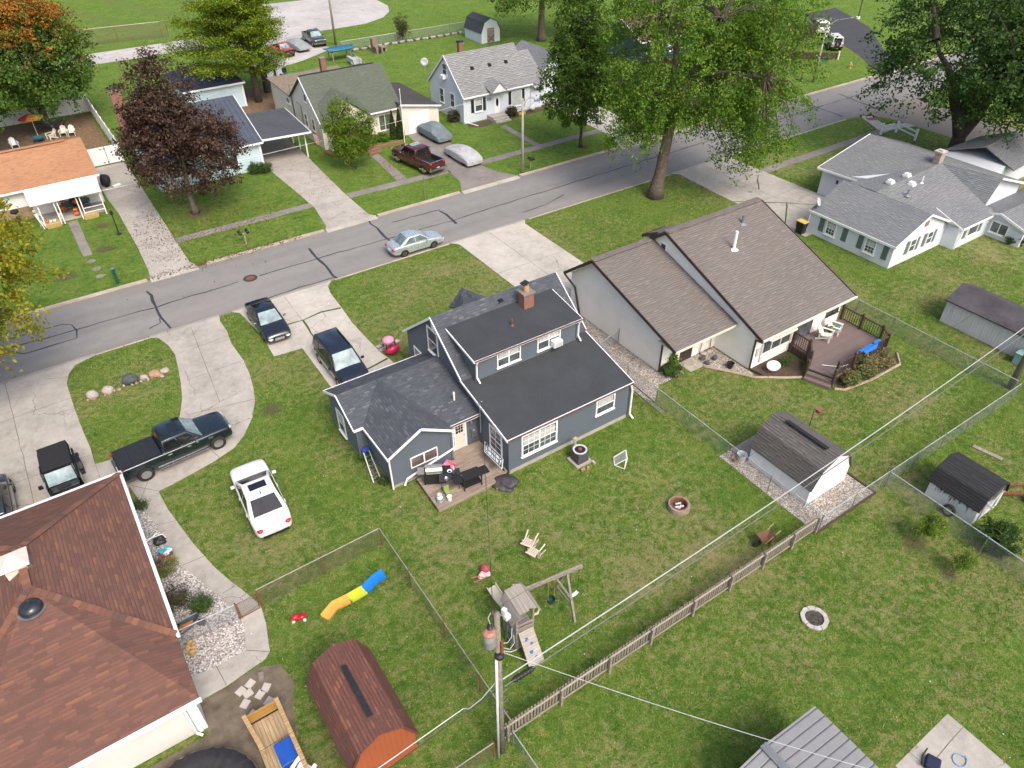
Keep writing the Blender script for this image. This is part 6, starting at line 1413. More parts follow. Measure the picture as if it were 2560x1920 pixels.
tree('redbud_tree', 'bare brown branched ornamental tree near the far street lamp', (87.0, 64.6, 0), [(88.3, 65, 3.9, 3.4, 3.0, 1.9)], F_BRN, 170, 5, .16, .14, .8, M['bark_dark'], seed=43, limbs=9, twig=1.0, bare=True, spread=(.4, .3))
tree('wild_shrub', 'thin scrubby bush on the fence line before the stone lot', (51.4, 105.7, 0), [(51.4, 105.7, 1.9, 1.1, 1.1, 1.6)], F_BRN, 60, 26, .2, .05, .6, seed=47, limbs=6, cat='bush', twig=.8, spread=(.3, .25))
tree('sapling', 'larger yellow green sapling in the lawn beside the wire fence', (28.45, 8.2, 0), [(28.85, 8.0, 1.15, .62, .6, .75)], F_LIME, 70, 40, .085, .025, .4, seed=51, limbs=6, spread=(.2, .12), group='saplings by the wire fence', twig=.5)
tree('sapling', 'smaller yellow green sapling near the right edge below the wire fence', (28.05, 6.1, 0), [(28.4, 6.0, .95, .45, .45, .6)], F_LIME, 42, 34, .08, .02, .35, seed=53, limbs=5, spread=(.18, .12), group='saplings by the wire fence', twig=.6)
def shrub(name, label, x, y, r, h, mat, seed, n=60, per=34, leaf=.09, cat='shrub', group=None):
    return tree(name, label, (x, y, 0), [(x, y, h * .52, r, r, h * .5)], mat, n, per, leaf, .02, .12, seed=seed, limbs=5, cat=cat, spread=(.16 * max(1, r), .12 * max(1, r)), droop=0, twig=.3, shell=.35, group=group)
shrub('round_shrub', 'clipped round green bush on the white stone mulch', -.84, 23.72, .42, .75, F_SHRUB, 61, 90, 40, .055)
shrub('dark_shrub', 'loose reddish shrub by the white roof gutter above the stone mulch', -1.75, 24.55, .55, 1.0, F_BRN, 62, 70, 34, .07)
shrub('flowering_shrub', 'flowering shrub below the toy bin beside the brown roof', -1.72, 26.6, .5, .9, F_RED, 63, 60, 34, .07)
shrub('green_tuft', 'small green tuft at the corner of the concrete pad', -1.78, 31.4, .28, .45, F_SHRUB, 64, 30, 30, .06)
shrub('dark_bush', 'dark green bush beside the old peeling shed', 31.3, 5.9, .95, 1.25, F_DARK, 65, 120, 34, .11)
for i, (x, y, r, lb) in enumerate([(37.5, 17.75, .75, 'tall pink flowering hydrangea against the deck railing'), (36.2, 17.6, .55, 'low red leaved shrub beside the deck steps'), (39.5, 17.7, .6, 'red leaved shrub at the far corner of the deck')]):
    shrub('hydrangea', lb, x, y, r, 1.35 if i == 0 else .85, F_RED, 66 + i, 90, 40, .09, group='shrubs in the deck bed')
shrub('perennial', 'grey green perennial clump in the mulch bed below the bay window', 34.55, 21.15, .38, .5, F_SHRUB, 70, 40, 34, .06)
shrub('garden_plant', 'leafy green plants beside the cream house downspout', 28.0, 24.45, .55, .6, F_SHRUB, 71, 70, 34, .1)
shrub('tall_plant', 'tall bright leafed plant above the garden rocks by the brown door', 28.5, 24.85, .3, 1.1, F_YGREEN, 72, 40, 30, .12)
for i, (x, y, r, lb) in enumerate([(17.1, 70.0, .6, 'round green bush under the front wall of the pale blue house'), (18.0, 69.6, .6, 'round green bush beside the carport corner')]): shrub('round_shrub', lb, x, y, r, .95, F_SHRUB, 73 + i, 70, 34, .1, group='bushes before the pale blue house')
for i, (x, y, lb) in enumerate([(29.9, 70.6, 'bright hosta clump beside the brick steps'), (31.0, 70.5, 'bright hosta clump under the front window of the green roofed house')]): shrub('hosta', lb, x, y, .6, .8, F_YGREEN, 76 + i, 60, 30, .14, group='hostas in the brick edged bed')
def conifer(label, x, y, r, h, seed):
    rng = np.random.default_rng(seed); n = 5200; u = rng.random(n); a = rng.random(n) * 6.283; rr_ = r * (1 - u ** 1.5) * np.sqrt(rng.random(n)) ** .5
    C = np.stack([x + rr_ * np.cos(a), y + rr_ * np.sin(a), .1 + u * h], 1); t = T('conical_evergreen', label, 'evergreen', (x, y, 0), group='narrow evergreens by the garage')
    t.part('trunk', MB().tube([(x, y, 0), (x, y, h * .8)], [.06, .02], 6), M['bark']); t.part('crown', leaf_mesh('crown', C, rng.uniform(.08, .16, n), F_CON, rng, up=.2, aspect=.5), F_CON)
F_CON = foliage('arborvitae_scales', [(.2, (.022, .05, .010)), (.6, (.045, .085, .014)), (.95, (.085, .125, .022))], .15)
conifer('narrow dark evergreen nearer the front window', 32.1, 70.4, .42, 2.9, 81); conifer('narrow dark evergreen nearer the garage door', 32.75, 70.1, .48, 3.05, 82)
shrub('dark_shrub', 'brown shrub against the side wall of the white cape house', 40.1, 71.4, .8, 1.1, F_BRN, 83, 80, 30, .12)
shrub('dark_shrub', 'brown shrub in the bed at the front of the white cape house', 46.2, 69.2, .6, .9, F_BRN, 84, 70, 30, .12)
shrub('green_shrub', 'leafy shrub at the end wing of the long white house', 62.0, 21.4, .7, 1.0, F_SHRUB, 85, 80, 30, .12)
shrub('green_shrub', 'small weedy shrub in the annex corner behind the ladder', 9.15, 28.3, .4, .6, F_YGREEN, 86, 50, 30, .09)
shrub('green_shrub', 'weed clump under the annex downspout corner', 9.2, 26.1, .22, .3, F_SHRUB, 87, 24, 26, .07)
# ---------------------------------------------------------------- fences
def chain_fence(label, pts, posts=None, h=1.1, rusty=False, step=3.0, group='chain link fences'):
    t = T('chain_link_fence', label, 'fence', (pts[0][0], pts[0][1], 0), group=group)
    net = MB(); rail = MB(); pm = M['rust'] if rusty else M['steel']; allp = []
    for a, b in zip(pts, pts[1:]):
        net.add([(a[0], a[1], .04), (b[0], b[1], .04), (b[0], b[1], h), (a[0], a[1], h)], [(0, 1, 2, 3)])
        rail.tube([(a[0], a[1], h), (b[0], b[1], h)], .024, 6)
        L = math.hypot(b[0] - a[0], b[1] - a[1]); n = max(1, round(L / step))
        allp += [(a[0] + (b[0] - a[0]) * i / n, a[1] + (b[1] - a[1]) * i / n) for i in range(n)]
    allp.append(pts[-1]); allp = posts or allp
    t.part('wire_mesh', net, M['chain_rust'] if rusty else M['chain']); t.part('top_rail', rail, plain('fence_rail', (.40, .36, .32) if rusty else (.5, .52, .53), .45, .5, .25))
    for x, y in allp: t.part('post', MB().cyl((x, y, 0), (x, y, h + .06), .03, n=8), pm)
    return t
chain_fence('rusty wire fence running from the gate and back toward the utility pole', [(1.33, 22.35), (7.3, 22.46), (7.3, 11.3)], [(4.34, 22.42), (7.3, 22.46), (7.3, 19.5), (7.3, 16.4), (7.27, 13.5)], 1.2, True)
chain_fence('short wire fence crossing the white stone mulch to the rusty gate', [(-2.4, 22.35), (.36, 22.25)], [(-.9, 22.3)], 1.05)
chain_fence('wire fence leaving the left of the utility pole along the rear lot line', [(6.35, 11.05), (-8, 11.05)], None, 1.1, True)
chain_fence('wire fence running from the picket fence end to the bottom edge', [(7.16, 11.0), (7.15, -3)], None, 1.1)
chain_fence('wire fence between the navy house and the cream house', [(27.45, 28.8), (25.4, 28.3), (25.22, 11.3)], [(27.45, 28.8), (25.4, 28.3), (25.26, 25.4), (25.26, 22.8), (25.2, 20.05), (25.25, 17.3), (25.22, 14.4)], 1.08)
chain_fence('wire fence along the far side of the cream house yard', [(43.15, 33), (43.1, 11.4)], None, 1.1, step=2.8)
chain_fence('wire fence along the rear lot line behind the white shed', [(25.2, 11.25), (43.0, 11.25)], None, 1.1, step=2.6)
chain_fence('wire fence in front of the old peeling shed', [(30.42, 11.2), (30.25, -4)], None, 1.1, step=2.65)
chain_fence('wire fence with vines beside the crushed stone lot', [(62.0, 105.6), (41.64, 105.8), (39.9, 93.6)], None, 1.2)
chain_fence('thin wire fence in the field at the top left', [(23.6, 129.2), (22.6, 128.7), (-20, 135)], None, 2.2, True, 6)
g = T('fence_gate', 'small rusty wire gate across the concrete path', 'gate', (.36, 22.25, 0))
g.part('gate_frame', MB().tube([(.42, 22.22, .08), (.42, 22.22, 1.05), (1.25, 22.27, 1.05), (1.25, 22.27, .08), (.42, 22.22, .08)], .022, 6), M['rust']); g.part('wire_mesh', MB().poly([(.42, 22.22, .08), (1.25, 22.27, .08), (1.25, 22.27, 1.05), (.42, 22.22, 1.05)]), M['chain_rust'])
for x, y in ((.36, 22.25), (1.33, 22.3)): g.part('post', MB().cyl((x, y, 0), (x, y, 1.15), .035, n=8), M['rust'])
# picket fence
t = T('picket_fence', 'weathered wooden picket fence along the rear lot line', 'fence', (7.0, 11.3, 0))
m = MB(); rng = random.Random(4); x = 7.05
while x < 24.95:
    w_ = .092; hh = 1.16 + rng.gauss(0, .012); y0 = 11.36 + rng.gauss(0, .004); l_ = rng.gauss(0, .008)
    m.extr([(x, y0, .07), (x + w_, y0, .07), (x + w_ + l_, y0, hh - .03), (x + w_ * .8 + l_, y0, hh), (x + w_ * .2 + l_, y0, hh), (x + l_, y0, hh - .03)], (0, .02, 0)); x += .147
PICK = planks('grey_picket_wood', (.15, .128, .10), (.235, .205, .165), (.33, .295, .245), .147, 'v', 0.0)
t.part('picket', m, PICK); t.part('rail', MB().box(7.0, 24.98, 11.30, 11.345, .92, 1.01), planks('rail_wood', (.27, .24, .20), (.38, .35, .30), (.47, .44, .39), 2.4, 'v', 0)); t.part('rail', MB().box(7.0, 24.98, 11.30, 11.345, .18, .27), M['wood_grey'])
for px in (7.1, 9.61, 12.05, 14.3, 16.74, 19.03, 21.2, 23.2, 24.95): t.part('post', MB().box(px - .055, px + .055, 11.19, 11.30, 0, 1.12), M['wood_grey'])
# white vinyl fence and gates
VIN = siding('white_vinyl_fence', (.74, .75, .76), .25, .03, True, .3)
t = T('vinyl_fence', 'tall white vinyl privacy fence round the leafy back yard', 'fence', (7.35, 80.6, 0))
t.part('panel', MB().box(7.31, 7.37, 80.7, 98.6, .05, 1.75), VIN); t.part('panel', MB().box(-14, 7.3, 98.6, 98.66, .05, 1.75), VIN)
for y in [80.6 + 2.25 * i for i in range(9)]: t.part('post', MB().box(7.28, 7.40, y - .06, y + .06, 0, 1.9), M['white'])
for x in [-14 + 2.4 * i for i in range(9)]: t.part('post', MB().box(x - .06, x + .06, 98.57, 98.69, 0, 1.9), M['white'])
t = T('vinyl_gate', 'white double leaf vinyl gate closing the long concrete drive', 'gate', (6.2, 80.4, 0))
for a, b in ((4.2, 5.95), (6.0, 7.25)): t.part('gate_leaf', MB().box(a, b, 80.38, 80.44, .1, 1.8), M['white'], bevel=.01)
t.part('latch', MB().box(7.05, 7.3, 80.33, 80.38, 1.1, 1.3), M['black'])
for x in (5.95, 5.6): t.part('hinge', MB().box(x - .08, x + .08, 80.35, 80.38, .25, .33).box(x - .08, x + .08, 80.35, 80.38, 1.55, 1.63), M['black'])
t = T('corner_fence', 'white split rail corner fence with two sloping rails by the kerb ramp', 'fence', (76.4, 41.6, 0))
for x, y in ((74.5, 42.0), (76.4, 41.5), (75.9, 39.0)): t.part('post', MB().box(x - .09, x + .09, y - .09, y + .09, 0, 1.15), M['white'])
for z in (.5, .95): t.part('rail', MB().beam((74.5, 42.0, z - .1), (76.4, 41.5, z), .06, .15).beam((76.4, 41.5, z), (75.9, 39.0, z - .1), .06, .15), M['white'])
t = T('board_fence', 'low brown board fence with a pale end post by the asphalt drive', 'fence', (94.3, 62.3, 0)); t.part('boards', MB().beam((86.5, 68.6, .45), (94.3, 62.35, .45), .06, .85), M['wood_brown']); t.part('post', MB().box(94.25, 94.45, 62.2, 62.4, 0, 1.05), M['cream_trim'])
# ---------------------------------------------------------------- utility poles, lamps and wires
t = T('utility_pole', 'wooden utility pole with a rusty transformer at the picket fence end', 'utility pole', (6.70, 11.07, 0))
PW = plain('weathered_pole_wood', (.21, .185, .155), .9, var=.35, sc=6, bump=.7)
t.part('pole', MB().tube([(6.70, 11.07, -.2), (6.70, 11.07, 4), (6.69, 11.07, 8.85)], [.125, .115, .095], 14), PW, smooth=True)
tr = t.part('transformer', MB().lathe([(.18, 0), (.20, .04), (.20, .66), (.18, .7)], (6.36, 11.0, 7.5), 24), plain('grey_tank', (.33, .33, .34), .5, .3, var=.25, sc=5), smooth=True)
t.part('lid', MB().lathe([(.21, 0), (.21, .04), (.12, .10), (0, .11)], (6.36, 11.0, 8.19), 24), plain('rusty_tank_lid', (.34, .17, .12), .7, .2, var=.4, sc=6), tr)
t.part('bushing', MB().lathe([(.04, 0), (.09, .03), (.04, .07), (.09, .11), (.04, .15), (.08, .18), (.03, .24)], (6.42, 11.05, 8.28), 12), M['black'], tr)
t.part('conduit', MB().tube([(6.47, 10.93, .02), (6.50, 10.94, 3.5), (6.55, 10.96, 6.62)], .046, 10), plain('white_pvc_conduit', (.66, .70, .74), .35), smooth=True)
t.part('insulator', MB().lathe([(.03, 0), (.06, .05), (.03, .09), (.06, .14), (.02, .2)], (6.56, 11.1, 8.85), 10), plain('brown_porcelain', (.10, .05, .035), .25))
t.part('cutout_switch', MB().cbox((6.98, 11.1, 8.62), (.14, .16, .34), .4).cbox((7.04, 11.05, 8.40), (.2, .18, .2), .2), plain('light_grey_porcelain', (.6, .63, .66), .3), bevel=.02)
t.part('bracket', MB().beam((6.3, 11.03, 7.9), (6.7, 11.05, 7.9), .06, .06).beam((6.7, 11.1, 8.55), (6.98, 11.1, 8.6), .05, .05), M['steel'])
PC = plain('pale_cable', (.55, .57, .6), .5)
for q in ([(6.72, 10.95, 7.35), (6.95, 10.9, 7.25), (7.12, 10.92, 7.4), (7.22, 11.05, 7.62)], [(6.72, 10.95, 7.15), (7.0, 10.85, 6.9), (7.2, 10.9, 7.0), (7.25, 11.0, 7.3)], [(6.72, 10.95, 6.95), (7.05, 10.85, 6.7), (7.3, 10.9, 6.55)], [(6.44, 11.05, 8.5), (6.4, 11.1, 8.8), (6.5, 11.1, 8.98)]): t.part('drip_loop', MB().tube(q, .011, 5), PC)
t.part('rack', MB().box(6.71, 6.80, 10.9, 10.98, 6.7, 7.45), M['rust'])
t.part('splice_coil', MB().lathe([(.07, 0), (.16, .05), (.16, .16), (.07, .2)], (6.66, 10.95, 6.62), 14), M['black'])
t.part('step_bolt', MB().beam((6.83, 11.07, 3.4), (7.02, 11.07, 3.45), .02, .02).beam((6.83, 11.07, 2.6), (7.0, 11.07, 2.65), .02, .02).beam((6.83, 11.07, 4.1), (7.02, 11.07, 4.15), .02, .02), M['steel'])
t = T('utility_pole', 'wooden utility pole cut by the right edge behind the rear fence', 'utility pole', (43.7, 11.9, 0)); t.part('pole', MB().tube([(43.75, 11.9, -.2), (43.75, 11.9, 10)], [.2, .13], 12), PW, smooth=True)
t = T('utility_pole', 'wooden utility pole beside the crushed stone lot', 'utility pole', (42.23, 109.1, 0)); t.part('pole', MB().tube([(42.23, 109.1, 0), (42.23, 109.1, 9)], [.17, .12], 12), PW, smooth=True); t.part('lamp', MB().cbox((43.2, 109.1, 6.4), (.7, .3, .12)), M['black']); t.part('lamp_arm', MB().tube([(42.25, 109.1, 6.2), (43.0, 109.1, 6.4)], .03, 6), M['steel'])
def sag(a, b, s, n=14):
    a = Vector(a); b = Vector(b); return [a.lerp(b, i / n) - Vector((0, 0, s * 4 * (i / n) * (1 - i / n))) for i in range(n + 1)]
def wire(label, pts, r, mat, name='power_line'): one(name, label, 'wire', MB().tube(pts, r, 5), mat, 'overhead lines')
wire('thick pale cable strung from the transformer pole to the right edge pole', sag((6.85, 11.1, 4.9), (43.7, 11.9, 5.75), .45), .024, M['wire_light'])
wire('dark cable just below the thick pale cable', sag((6.85, 11.02, 4.55), (43.7, 11.8, 5.3), .42), .022, plain('grey_cable', (.14, .14, .145), .6))
wire('pale cable hanging from the transformer pole to the bottom left', [(6.55, 11.1, 4.95), (6.0, 11.1, 4.5), (5.5, 11.1, 4.38)] + sag((5.3, 11.1, 4.62), (-30, 11.1, 5.2), 1.2), .018, M['wire_light'])
wire('dark cable hanging from the transformer pole to the bottom left', sag((6.55, 11.0, 4.7), (-30, 11.0, 4.6), 1.5), .018, M['wire'])
wire('thin high primary line from the pole top to the right edge pole', sag((6.56, 11.1, 9.05), (43.7, 12.1, 9.8), .5), .006, M['wire'])
wire('thin high primary line from the pole top to the left', sag((6.56, 11.1, 9.05), (-30, 11.1, 9.6), .6), .006, M['wire'])
for i, (z, y) in enumerate([(6.7, 11.25), (6.95, 11.3), (7.2, 11.35)]): wire(['lowest of three thin lines left of the transformer pole', 'middle of three thin lines left of the transformer pole', 'highest of three thin lines left of the transformer pole'][i], sag((6.6, y, z), (-30, y, z + .1), .8), .006, M['wire'])
wire('pale twisted service cable running from the pole over the picket fence', sag((6.8, 10.98, 6.75), (16.4, 1.9, 2.75), .25), .011, M['wire_light'])
def braid(label, pts):
    wire(label, pts, .013, M['wire'])
braid('dark service cable from the transformer pole to the navy house', sag((6.62, 11.15, 8.1), (14.74, 25.12, 3.58), .45, 24))
wire('pale service cable crossing the front yards over the far sidewalk', sag((-1.7, 68.65, 2.2), (40.43, 69.9, 2.2), .35), .014, M['wire_light'])
sb = T('splice_case', 'black ribbed splice case hanging on the cables by the pole', 'cable box', (7.6, 11.05, 4.5)); sb.part('case', MB().tube([(7.15, 11.05, 4.52), (7.3, 11.05, 4.5), (8.0, 11.06, 4.46), (8.15, 11.06, 4.46)], [.04, .1, .1, .04], 10), M['black'])
m = MB()
for i in range(5): m.tube([(7.33 + .14 * i, 11.05, 4.5 - .008 * i), (7.37 + .14 * i, 11.05, 4.5 - .008 * i)], .115, 10)
sb.part('rib', m, M['rubber'])
def lamp(label, x, y, h, pts, heavy=False):
    t = T('street_lamp', label, 'street lamp', (x, y, 0), group='street lamps')
    t.part('pole', MB().tube([(x, y, 0), (x + (.1 if heavy else 0), y, h)], [.17 if heavy else .13, .09], 12), plain('concrete_pole', (.36, .33, .28), .8, var=.2), smooth=True); t.part('arm', MB().tube(pts, .035, 8), M['steel']); e = pts[-1]
    t.part('lamp_head', MB().cbox((e[0] + .2, e[1], e[2] - .03), (.6, .24, .13)), M['steel'], bevel=.04)
lamp('street lamp with curved arm by the far kerb before the white cape house', 38.19, 55.4, 6.9, [(38.3, 55.4, 6.1), (38.5, 55.4, 6.6), (38.95, 55.4, 6.82), (39.4, 55.4, 6.7), (39.6, 55.4, 6.45)])
lamp('street lamp with long straight arm near the green street sign', 83.58, 57.73, 6.65, [(83.8, 57.73, 6.4), (85.3, 57.73, 6.85), (88.0, 57.73, 6.75)], True)
t = T('light_pole', 'thin black light pole in the mown field by the top edge', 'light pole', (116.4, 75.1, 0)); t.part('pole', MB().tube([(116.4, 75.1, 0), (116.4, 75.1, 8)], .07, 8), M['black']); t.part('base', MB().cyl((116.4, 75.1, 0), (116.4, 75.1, .3), .3), M['white'])
t = T('street_sign', 'green street name sign on a thin post near the kerb', 'street sign', (83.2, 56.6, 0)); t.part('post', MB().cyl((83.2, 56.6, 0), (83.2, 56.6, 2.9), .03), M['steel']); t.part('sign_blade', MB().box(82.75, 83.65, 56.58, 56.62, 2.7, 2.92).box(83.18, 83.22, 56.15, 57.05, 2.93, 3.15), plain('sign_green', (.01, .16, .085), .4))
t = T('fire_hydrant', 'yellow fire hydrant on the lawn corner by the asphalt drive', 'hydrant', (92.26, 58.84, 0)); HY = plain('hydrant_yellow', (.50, .33, .12), .5, var=.2)
t.part('barrel', MB().lathe([(.16, 0), (.16, .05), (.12, .08), (.12, .55), (.16, .58), (.14, .68), (.05, .76), (.04, .82), (0, .83)], (92.26, 58.84, 0), 16), HY); t.part('outlet', MB().cyl((92.02, 58.84, .45), (92.5, 58.84, .45), .07), HY); t.part('outlet', MB().cyl((92.26, 58.6, .42), (92.26, 58.84, .42), .09), HY)
t = T('street_post', 'thin bare sign post on the kerb strip behind the silver sedan', 'post', (27.73, 55.5, 0)); t.part('post', MB().beam((27.73, 55.5, 0), (27.73, 55.5, 2.0), .05, .05), M['steel']); t.part('sign_back', MB().box(27.72, 27.74, 55.45, 55.6, 1.6, 1.95), M['steel'])
t = T('mailbox', 'dark green mailbox with a rounded top on a green post', 'mailbox', (1.88, 55.7, 0)); GR = plain('dark_green_plastic', (.012, .06, .055), .4); t.part('post', MB().box(1.78, 1.98, 55.62, 55.82, 0, 1.0), GR); t.part('box', MB().tube([(1.88, 55.42, 1.18), (1.88, 56.0, 1.18)], .15, 14), plain('pale_green_lid', (.11, .2, .215), .3), smooth=True); t.part('door', MB().cyl((1.88, 55.4, 1.18), (1.88, 55.42, 1.18), .16), GR)
t = T('mailbox', 'pair of black mailboxes sharing one wooden post', 'mailbox', (11.76, 56.3, 0)); t.part('post', MB().box(11.71, 11.81, 56.25, 56.35, 0, .95).box(11.3, 12.2, 56.27, 56.33, .9, .96), M['wood_grey'])
for x in (11.45, 12.05): t.part('box', MB().tube([(x, 56.05, 1.06), (x, 56.55, 1.06)], .12, 12), M['black'], smooth=True)
t = T('mailbox', 'black mailbox on a thin post beside the lamp near the kerb', 'mailbox', (39.2, 55.6, 0)); t.part('post', MB().box(39.15, 39.25, 55.55, 55.65, 0, .95), M['wood_grey']); t.part('box', MB().tube([(39.2, 55.3, 1.06), (39.2, 55.85, 1.06)], .13, 12), M['black'], smooth=True); t.part('paper_tube', MB().cbox((39.45, 55.55, 1.02), (.2, .45, .2)), M['black'])
t = T('lamp_post', 'short black garden lamp post on the lawn by the porch', 'lamp post', (3.62, 64.05, 0)); t.part('base', MB().lathe([(.2, 0), (.2, .06), (.06, .12)], (3.62, 64.05, 0), 14), M['black']); t.part('post', MB().cyl((3.62, 64.05, .05), (3.62, 64.05, 1.75), .045), M['black']); t.part('lantern', MB().lathe([(.05, 0), (.14, .05), (.12, .3), (.16, .33), (0, .42)], (3.62, 64.05, 1.72), 8), M['black'])
# ---------------------------------------------------------------- rocks in the island bed
rng = random.Random(8)
for i, (x, y, r, h, m, lb) in enumerate([(-2.14, 42.32, .36, .5, 'w', 'big pale boulder at the left end of the rock row'), (-1.28, 42.36, .34, .42, 'w', 'second pale boulder next in the rock row'), (.05, 42.62, .48, .55, 'd', 'large dark grey boulder in the middle of the rock row'), (1.5, 42.42, .36, .42, 't', 'tan boulder near the right end of the rock row'), (2.1, 42.5, .26, .3, 'w', 'pale boulder at the far right end of the rock row'), (.82, 42.5, .24, .3, 'w', 'medium pale stone right of the dark boulder'), (1.75, 42.25, .2, .24, 't', 'small tan stone below the tan boulder')]):
    one('boulder', lb, 'boulder', MB().blob((x, y, h * .4), (r, r * .85, h * .62), rng, 3, .13), M[{'w': 'stone', 'd': 'stone_dark', 't': 'stone_tan'}[m]], 'boulders in the lawn island', smooth=True)
for i in range(15):
    u = i / 14; x = -2.5 + 4.4 * u + rng.gauss(0, .05); 
    one('small_stone', 'small rounded stone filling the row between the boulders', 'stone', MB().blob((x, 42.22 + rng.gauss(0, .09), .06), (rng.uniform(.07, .14),) * 2 + (.1,), rng, 2, .15), M['stone'] if i % 3 else M['stone_tan'], 'small stones in the rock row', smooth=True)
# ---------------------------------------------------------------- cream house deck
t = T('deck', 'dark brown composite deck with railings behind the cream house', 'deck', (38, 20, 0))
dp = [(35.85, 21.95), (40.92, 21.95), (40.9, 18.95), (40.35, 18.12), (35.25, 18.08), (34.7, 19.6), (35.75, 20.5)]
t.part('deck_boards', MB().prism(dp, .5, .6), M['composite']); t.part('skirt', MB().prism([(38 + (x - 38) * .985, 20 + (y - 20) * .985) for x, y in dp], .02, .5), M['wood_brown'])
for i, (o, z) in enumerate([(.30, .40), (.60, .2)]):
    a, b = Vector((34.7, 19.6)), Vector((35.25, 18.08)); n_ = Vector((-.94, -.34)); t.part('step', MB().prism([tuple(a + n_ * (o - .32)), tuple(a + n_ * o), tuple(b + n_ * o), tuple(b + n_ * (o - .32))], .01, z), M['composite'])
def rail_run(pts, z0=.6, h=1.0):
    for a, b in zip(pts, pts[1:]):
        a = Vector((*a, z0)); b = Vector((*b, z0)); L = (b - a).length
        t.part('railing', MB().beam(a + Vector((0, 0, h - .05)), b + Vector((0, 0, h - .05)), .09, .06), M['wood_brown'])
        bal = MB(); n = max(2, int(L / .16))
        for i in range(1, n): p = a.lerp(b, i / n); bal.box(p.x - .016, p.x + .016, p.y - .016, p.y + .016, z0 + .08, z0 + h - .06)
        bal.beam(a + Vector((0, 0, .1)), b + Vector((0, 0, .1)), .06, .05); t.part('baluster', bal, M['wood_brown'])
def rpost(x, y, z0=.6, h=1.12): t.part('post', MB().box(x - .07, x + .07, y - .07, y + .07, z0 - .5, z0 + h).add([(x - .09, y - .09, z0 + h), (x + .09, y - .09, z0 + h), (x + .09, y + .09, z0 + h), (x - .09, y + .09, z0 + h), (x, y, z0 + h + .08)], [(0, 1, 4), (1, 2, 4), (2, 3, 4), (3, 0, 4)]), M['wood_brown'])
rail_run([(40.85, 21.9), (40.85, 20.45), (40.85, 18.95), (40.3, 18.18), (38.6, 18.16), (36.9, 18.14), (35.3, 18.12)]); rail_run([(35.88, 21.8), (35.78, 20.52), (34.85, 19.7)])
for p in [(40.85, 21.9), (40.85, 20.45), (40.85, 18.95), (40.3, 18.18), (38.6, 18.16), (36.9, 18.14), (35.3, 18.12), (35.88, 21.8), (35.78, 20.52), (34.85, 19.7)]: rpost(*p)
rpost(34.5, 19.55, .3, 1.0); rpost(35.02, 18.0, .3, 1.0)
def adirondack(label, x, y, rz, mat, z=.6, cushion=None, group='white chairs on the deck'):
    t = T('adirondack_chair', label, 'chair', (x, y, z), rz, group, world=False)
    t.part('seat', MB().extr([(-.27, -.25, .30), (.27, -.25, .30), (.27, .3, .38), (-.27, .3, .38)], (0, 0, .03)) if 0 else MB().add([(-.27, -.28, .28), (.27, -.28, .28), (.27, .28, .38), (-.27, .28, .38), (-.27, -.28, .31), (.27, -.28, .31), (.27, .28, .41), (-.27, .28, .41)], [(0, 3, 2, 1), (4, 5, 6, 7), (0, 1, 5, 4), (1, 2, 6, 5), (2, 3, 7, 6), (3, 0, 4, 7)]), mat)
    b = MB()
    for i in range(5): u = -.24 + .1 * i; tt = .98 - .05 * abs(i - 2) ** 1.6; b.extr([(u, -.24, .3), (u + .085, -.24, .3), (u * 1.15 + .09, -.62, tt), (u * 1.15, -.62, tt)], (0, .025, .01))
    t.part('backrest', b, mat)
    for s_ in (-1, 1):
        t.part('armrest', MB().box(s_ * .34 - .07, s_ * .34 + .07, -.42, .36, .57, .60), mat)
        t.part('leg', MB().box(s_ * .31 - .025, s_ * .31 + .025, .24, .34, 0, .57), mat); t.part('leg', MB().beam((s_ * .30, .26, .36), (s_ * .30, -.55, .03), .03, .1), mat); t.part('leg', MB().beam((s_ * .31, -.36, .57), (s_ * .31, -.34, .1), .03, .08), mat)
    if cushion: t.part('cushion', MB().box(-.2, .2, -.1, .24, .40, .46), cushion, bevel=.02)
    return t
WPL = plain('white_resin', (.70, .68, .63), .5, var=.05)
adirondack('white deck chair nearer the sliding door', 38.05, 20.95, R_(200), WPL); adirondack('white deck chair with a teal cushion', 39.15, 21.1, R_(200), WPL, cushion=plain('teal_cushion', (.02, .22, .26), .8))
t = T('side_table', 'small table with plants between the two white deck chairs', 'table', (38.65, 21.1, .6)); t.part('table_top', MB().cyl((38.65, 21.15, .98), (38.65, 21.15, 1.01), .25), M['wood_brown']); t.part('leg', MB().cyl((38.65, 21.15, .6), (38.65, 21.15, .98), .04), M['wood_brown']); t.part('plant', MB().blob((38.65, 21.15, 1.12), (.16, .16, .13), rng, 2, .4), M['grass'])
one('blue_towel', 'bright blue cloth draped over the deck front railing', 'towel', MB().extr([(37.3, 18.24, 1.60), (39.3, 18.28, 1.66), (39.3, 18.1, 1.67), (37.3, 18.06, 1.62)], (0, 0, .04)).extr([(37.5, 18.05, 1.62), (38.9, 18.07, 1.66), (38.8, 18.0, 1.36), (37.7, 17.98, 1.40)], (0, -.03, 0)), plain('blue_cloth', (.012, .16, .62), .7, var=.3, sc=6))
t = T('extension_pole', 'pale pole lying on the deck beside the steps', 'pole', (36, 18.7, .6)); t.part('pole', MB().tube([(35.6, 19.3, .63), (36.3, 18.5, .66), (36.7, 18.3, .8)], .025, 6), WPL)
one('white_shell_chair', 'white plastic shell shaped seat lying in the mulch bed', 'garden seat', MB().lathe([(.0, .1), (.3, .14), (.46, .3), (.5, .42), (.47, .42), (.42, .28), (.25, .17), (0, .14)], (33.35, 21.15, .05), 24, 1.0, .75).xf(Matrix.Translation((33.35, 21.15, .1)) @ Matrix.Rotation(R_(14), 4, 'X') @ Matrix.Translation((-33.35, -21.15, -.1))), M['white'], smooth=True)
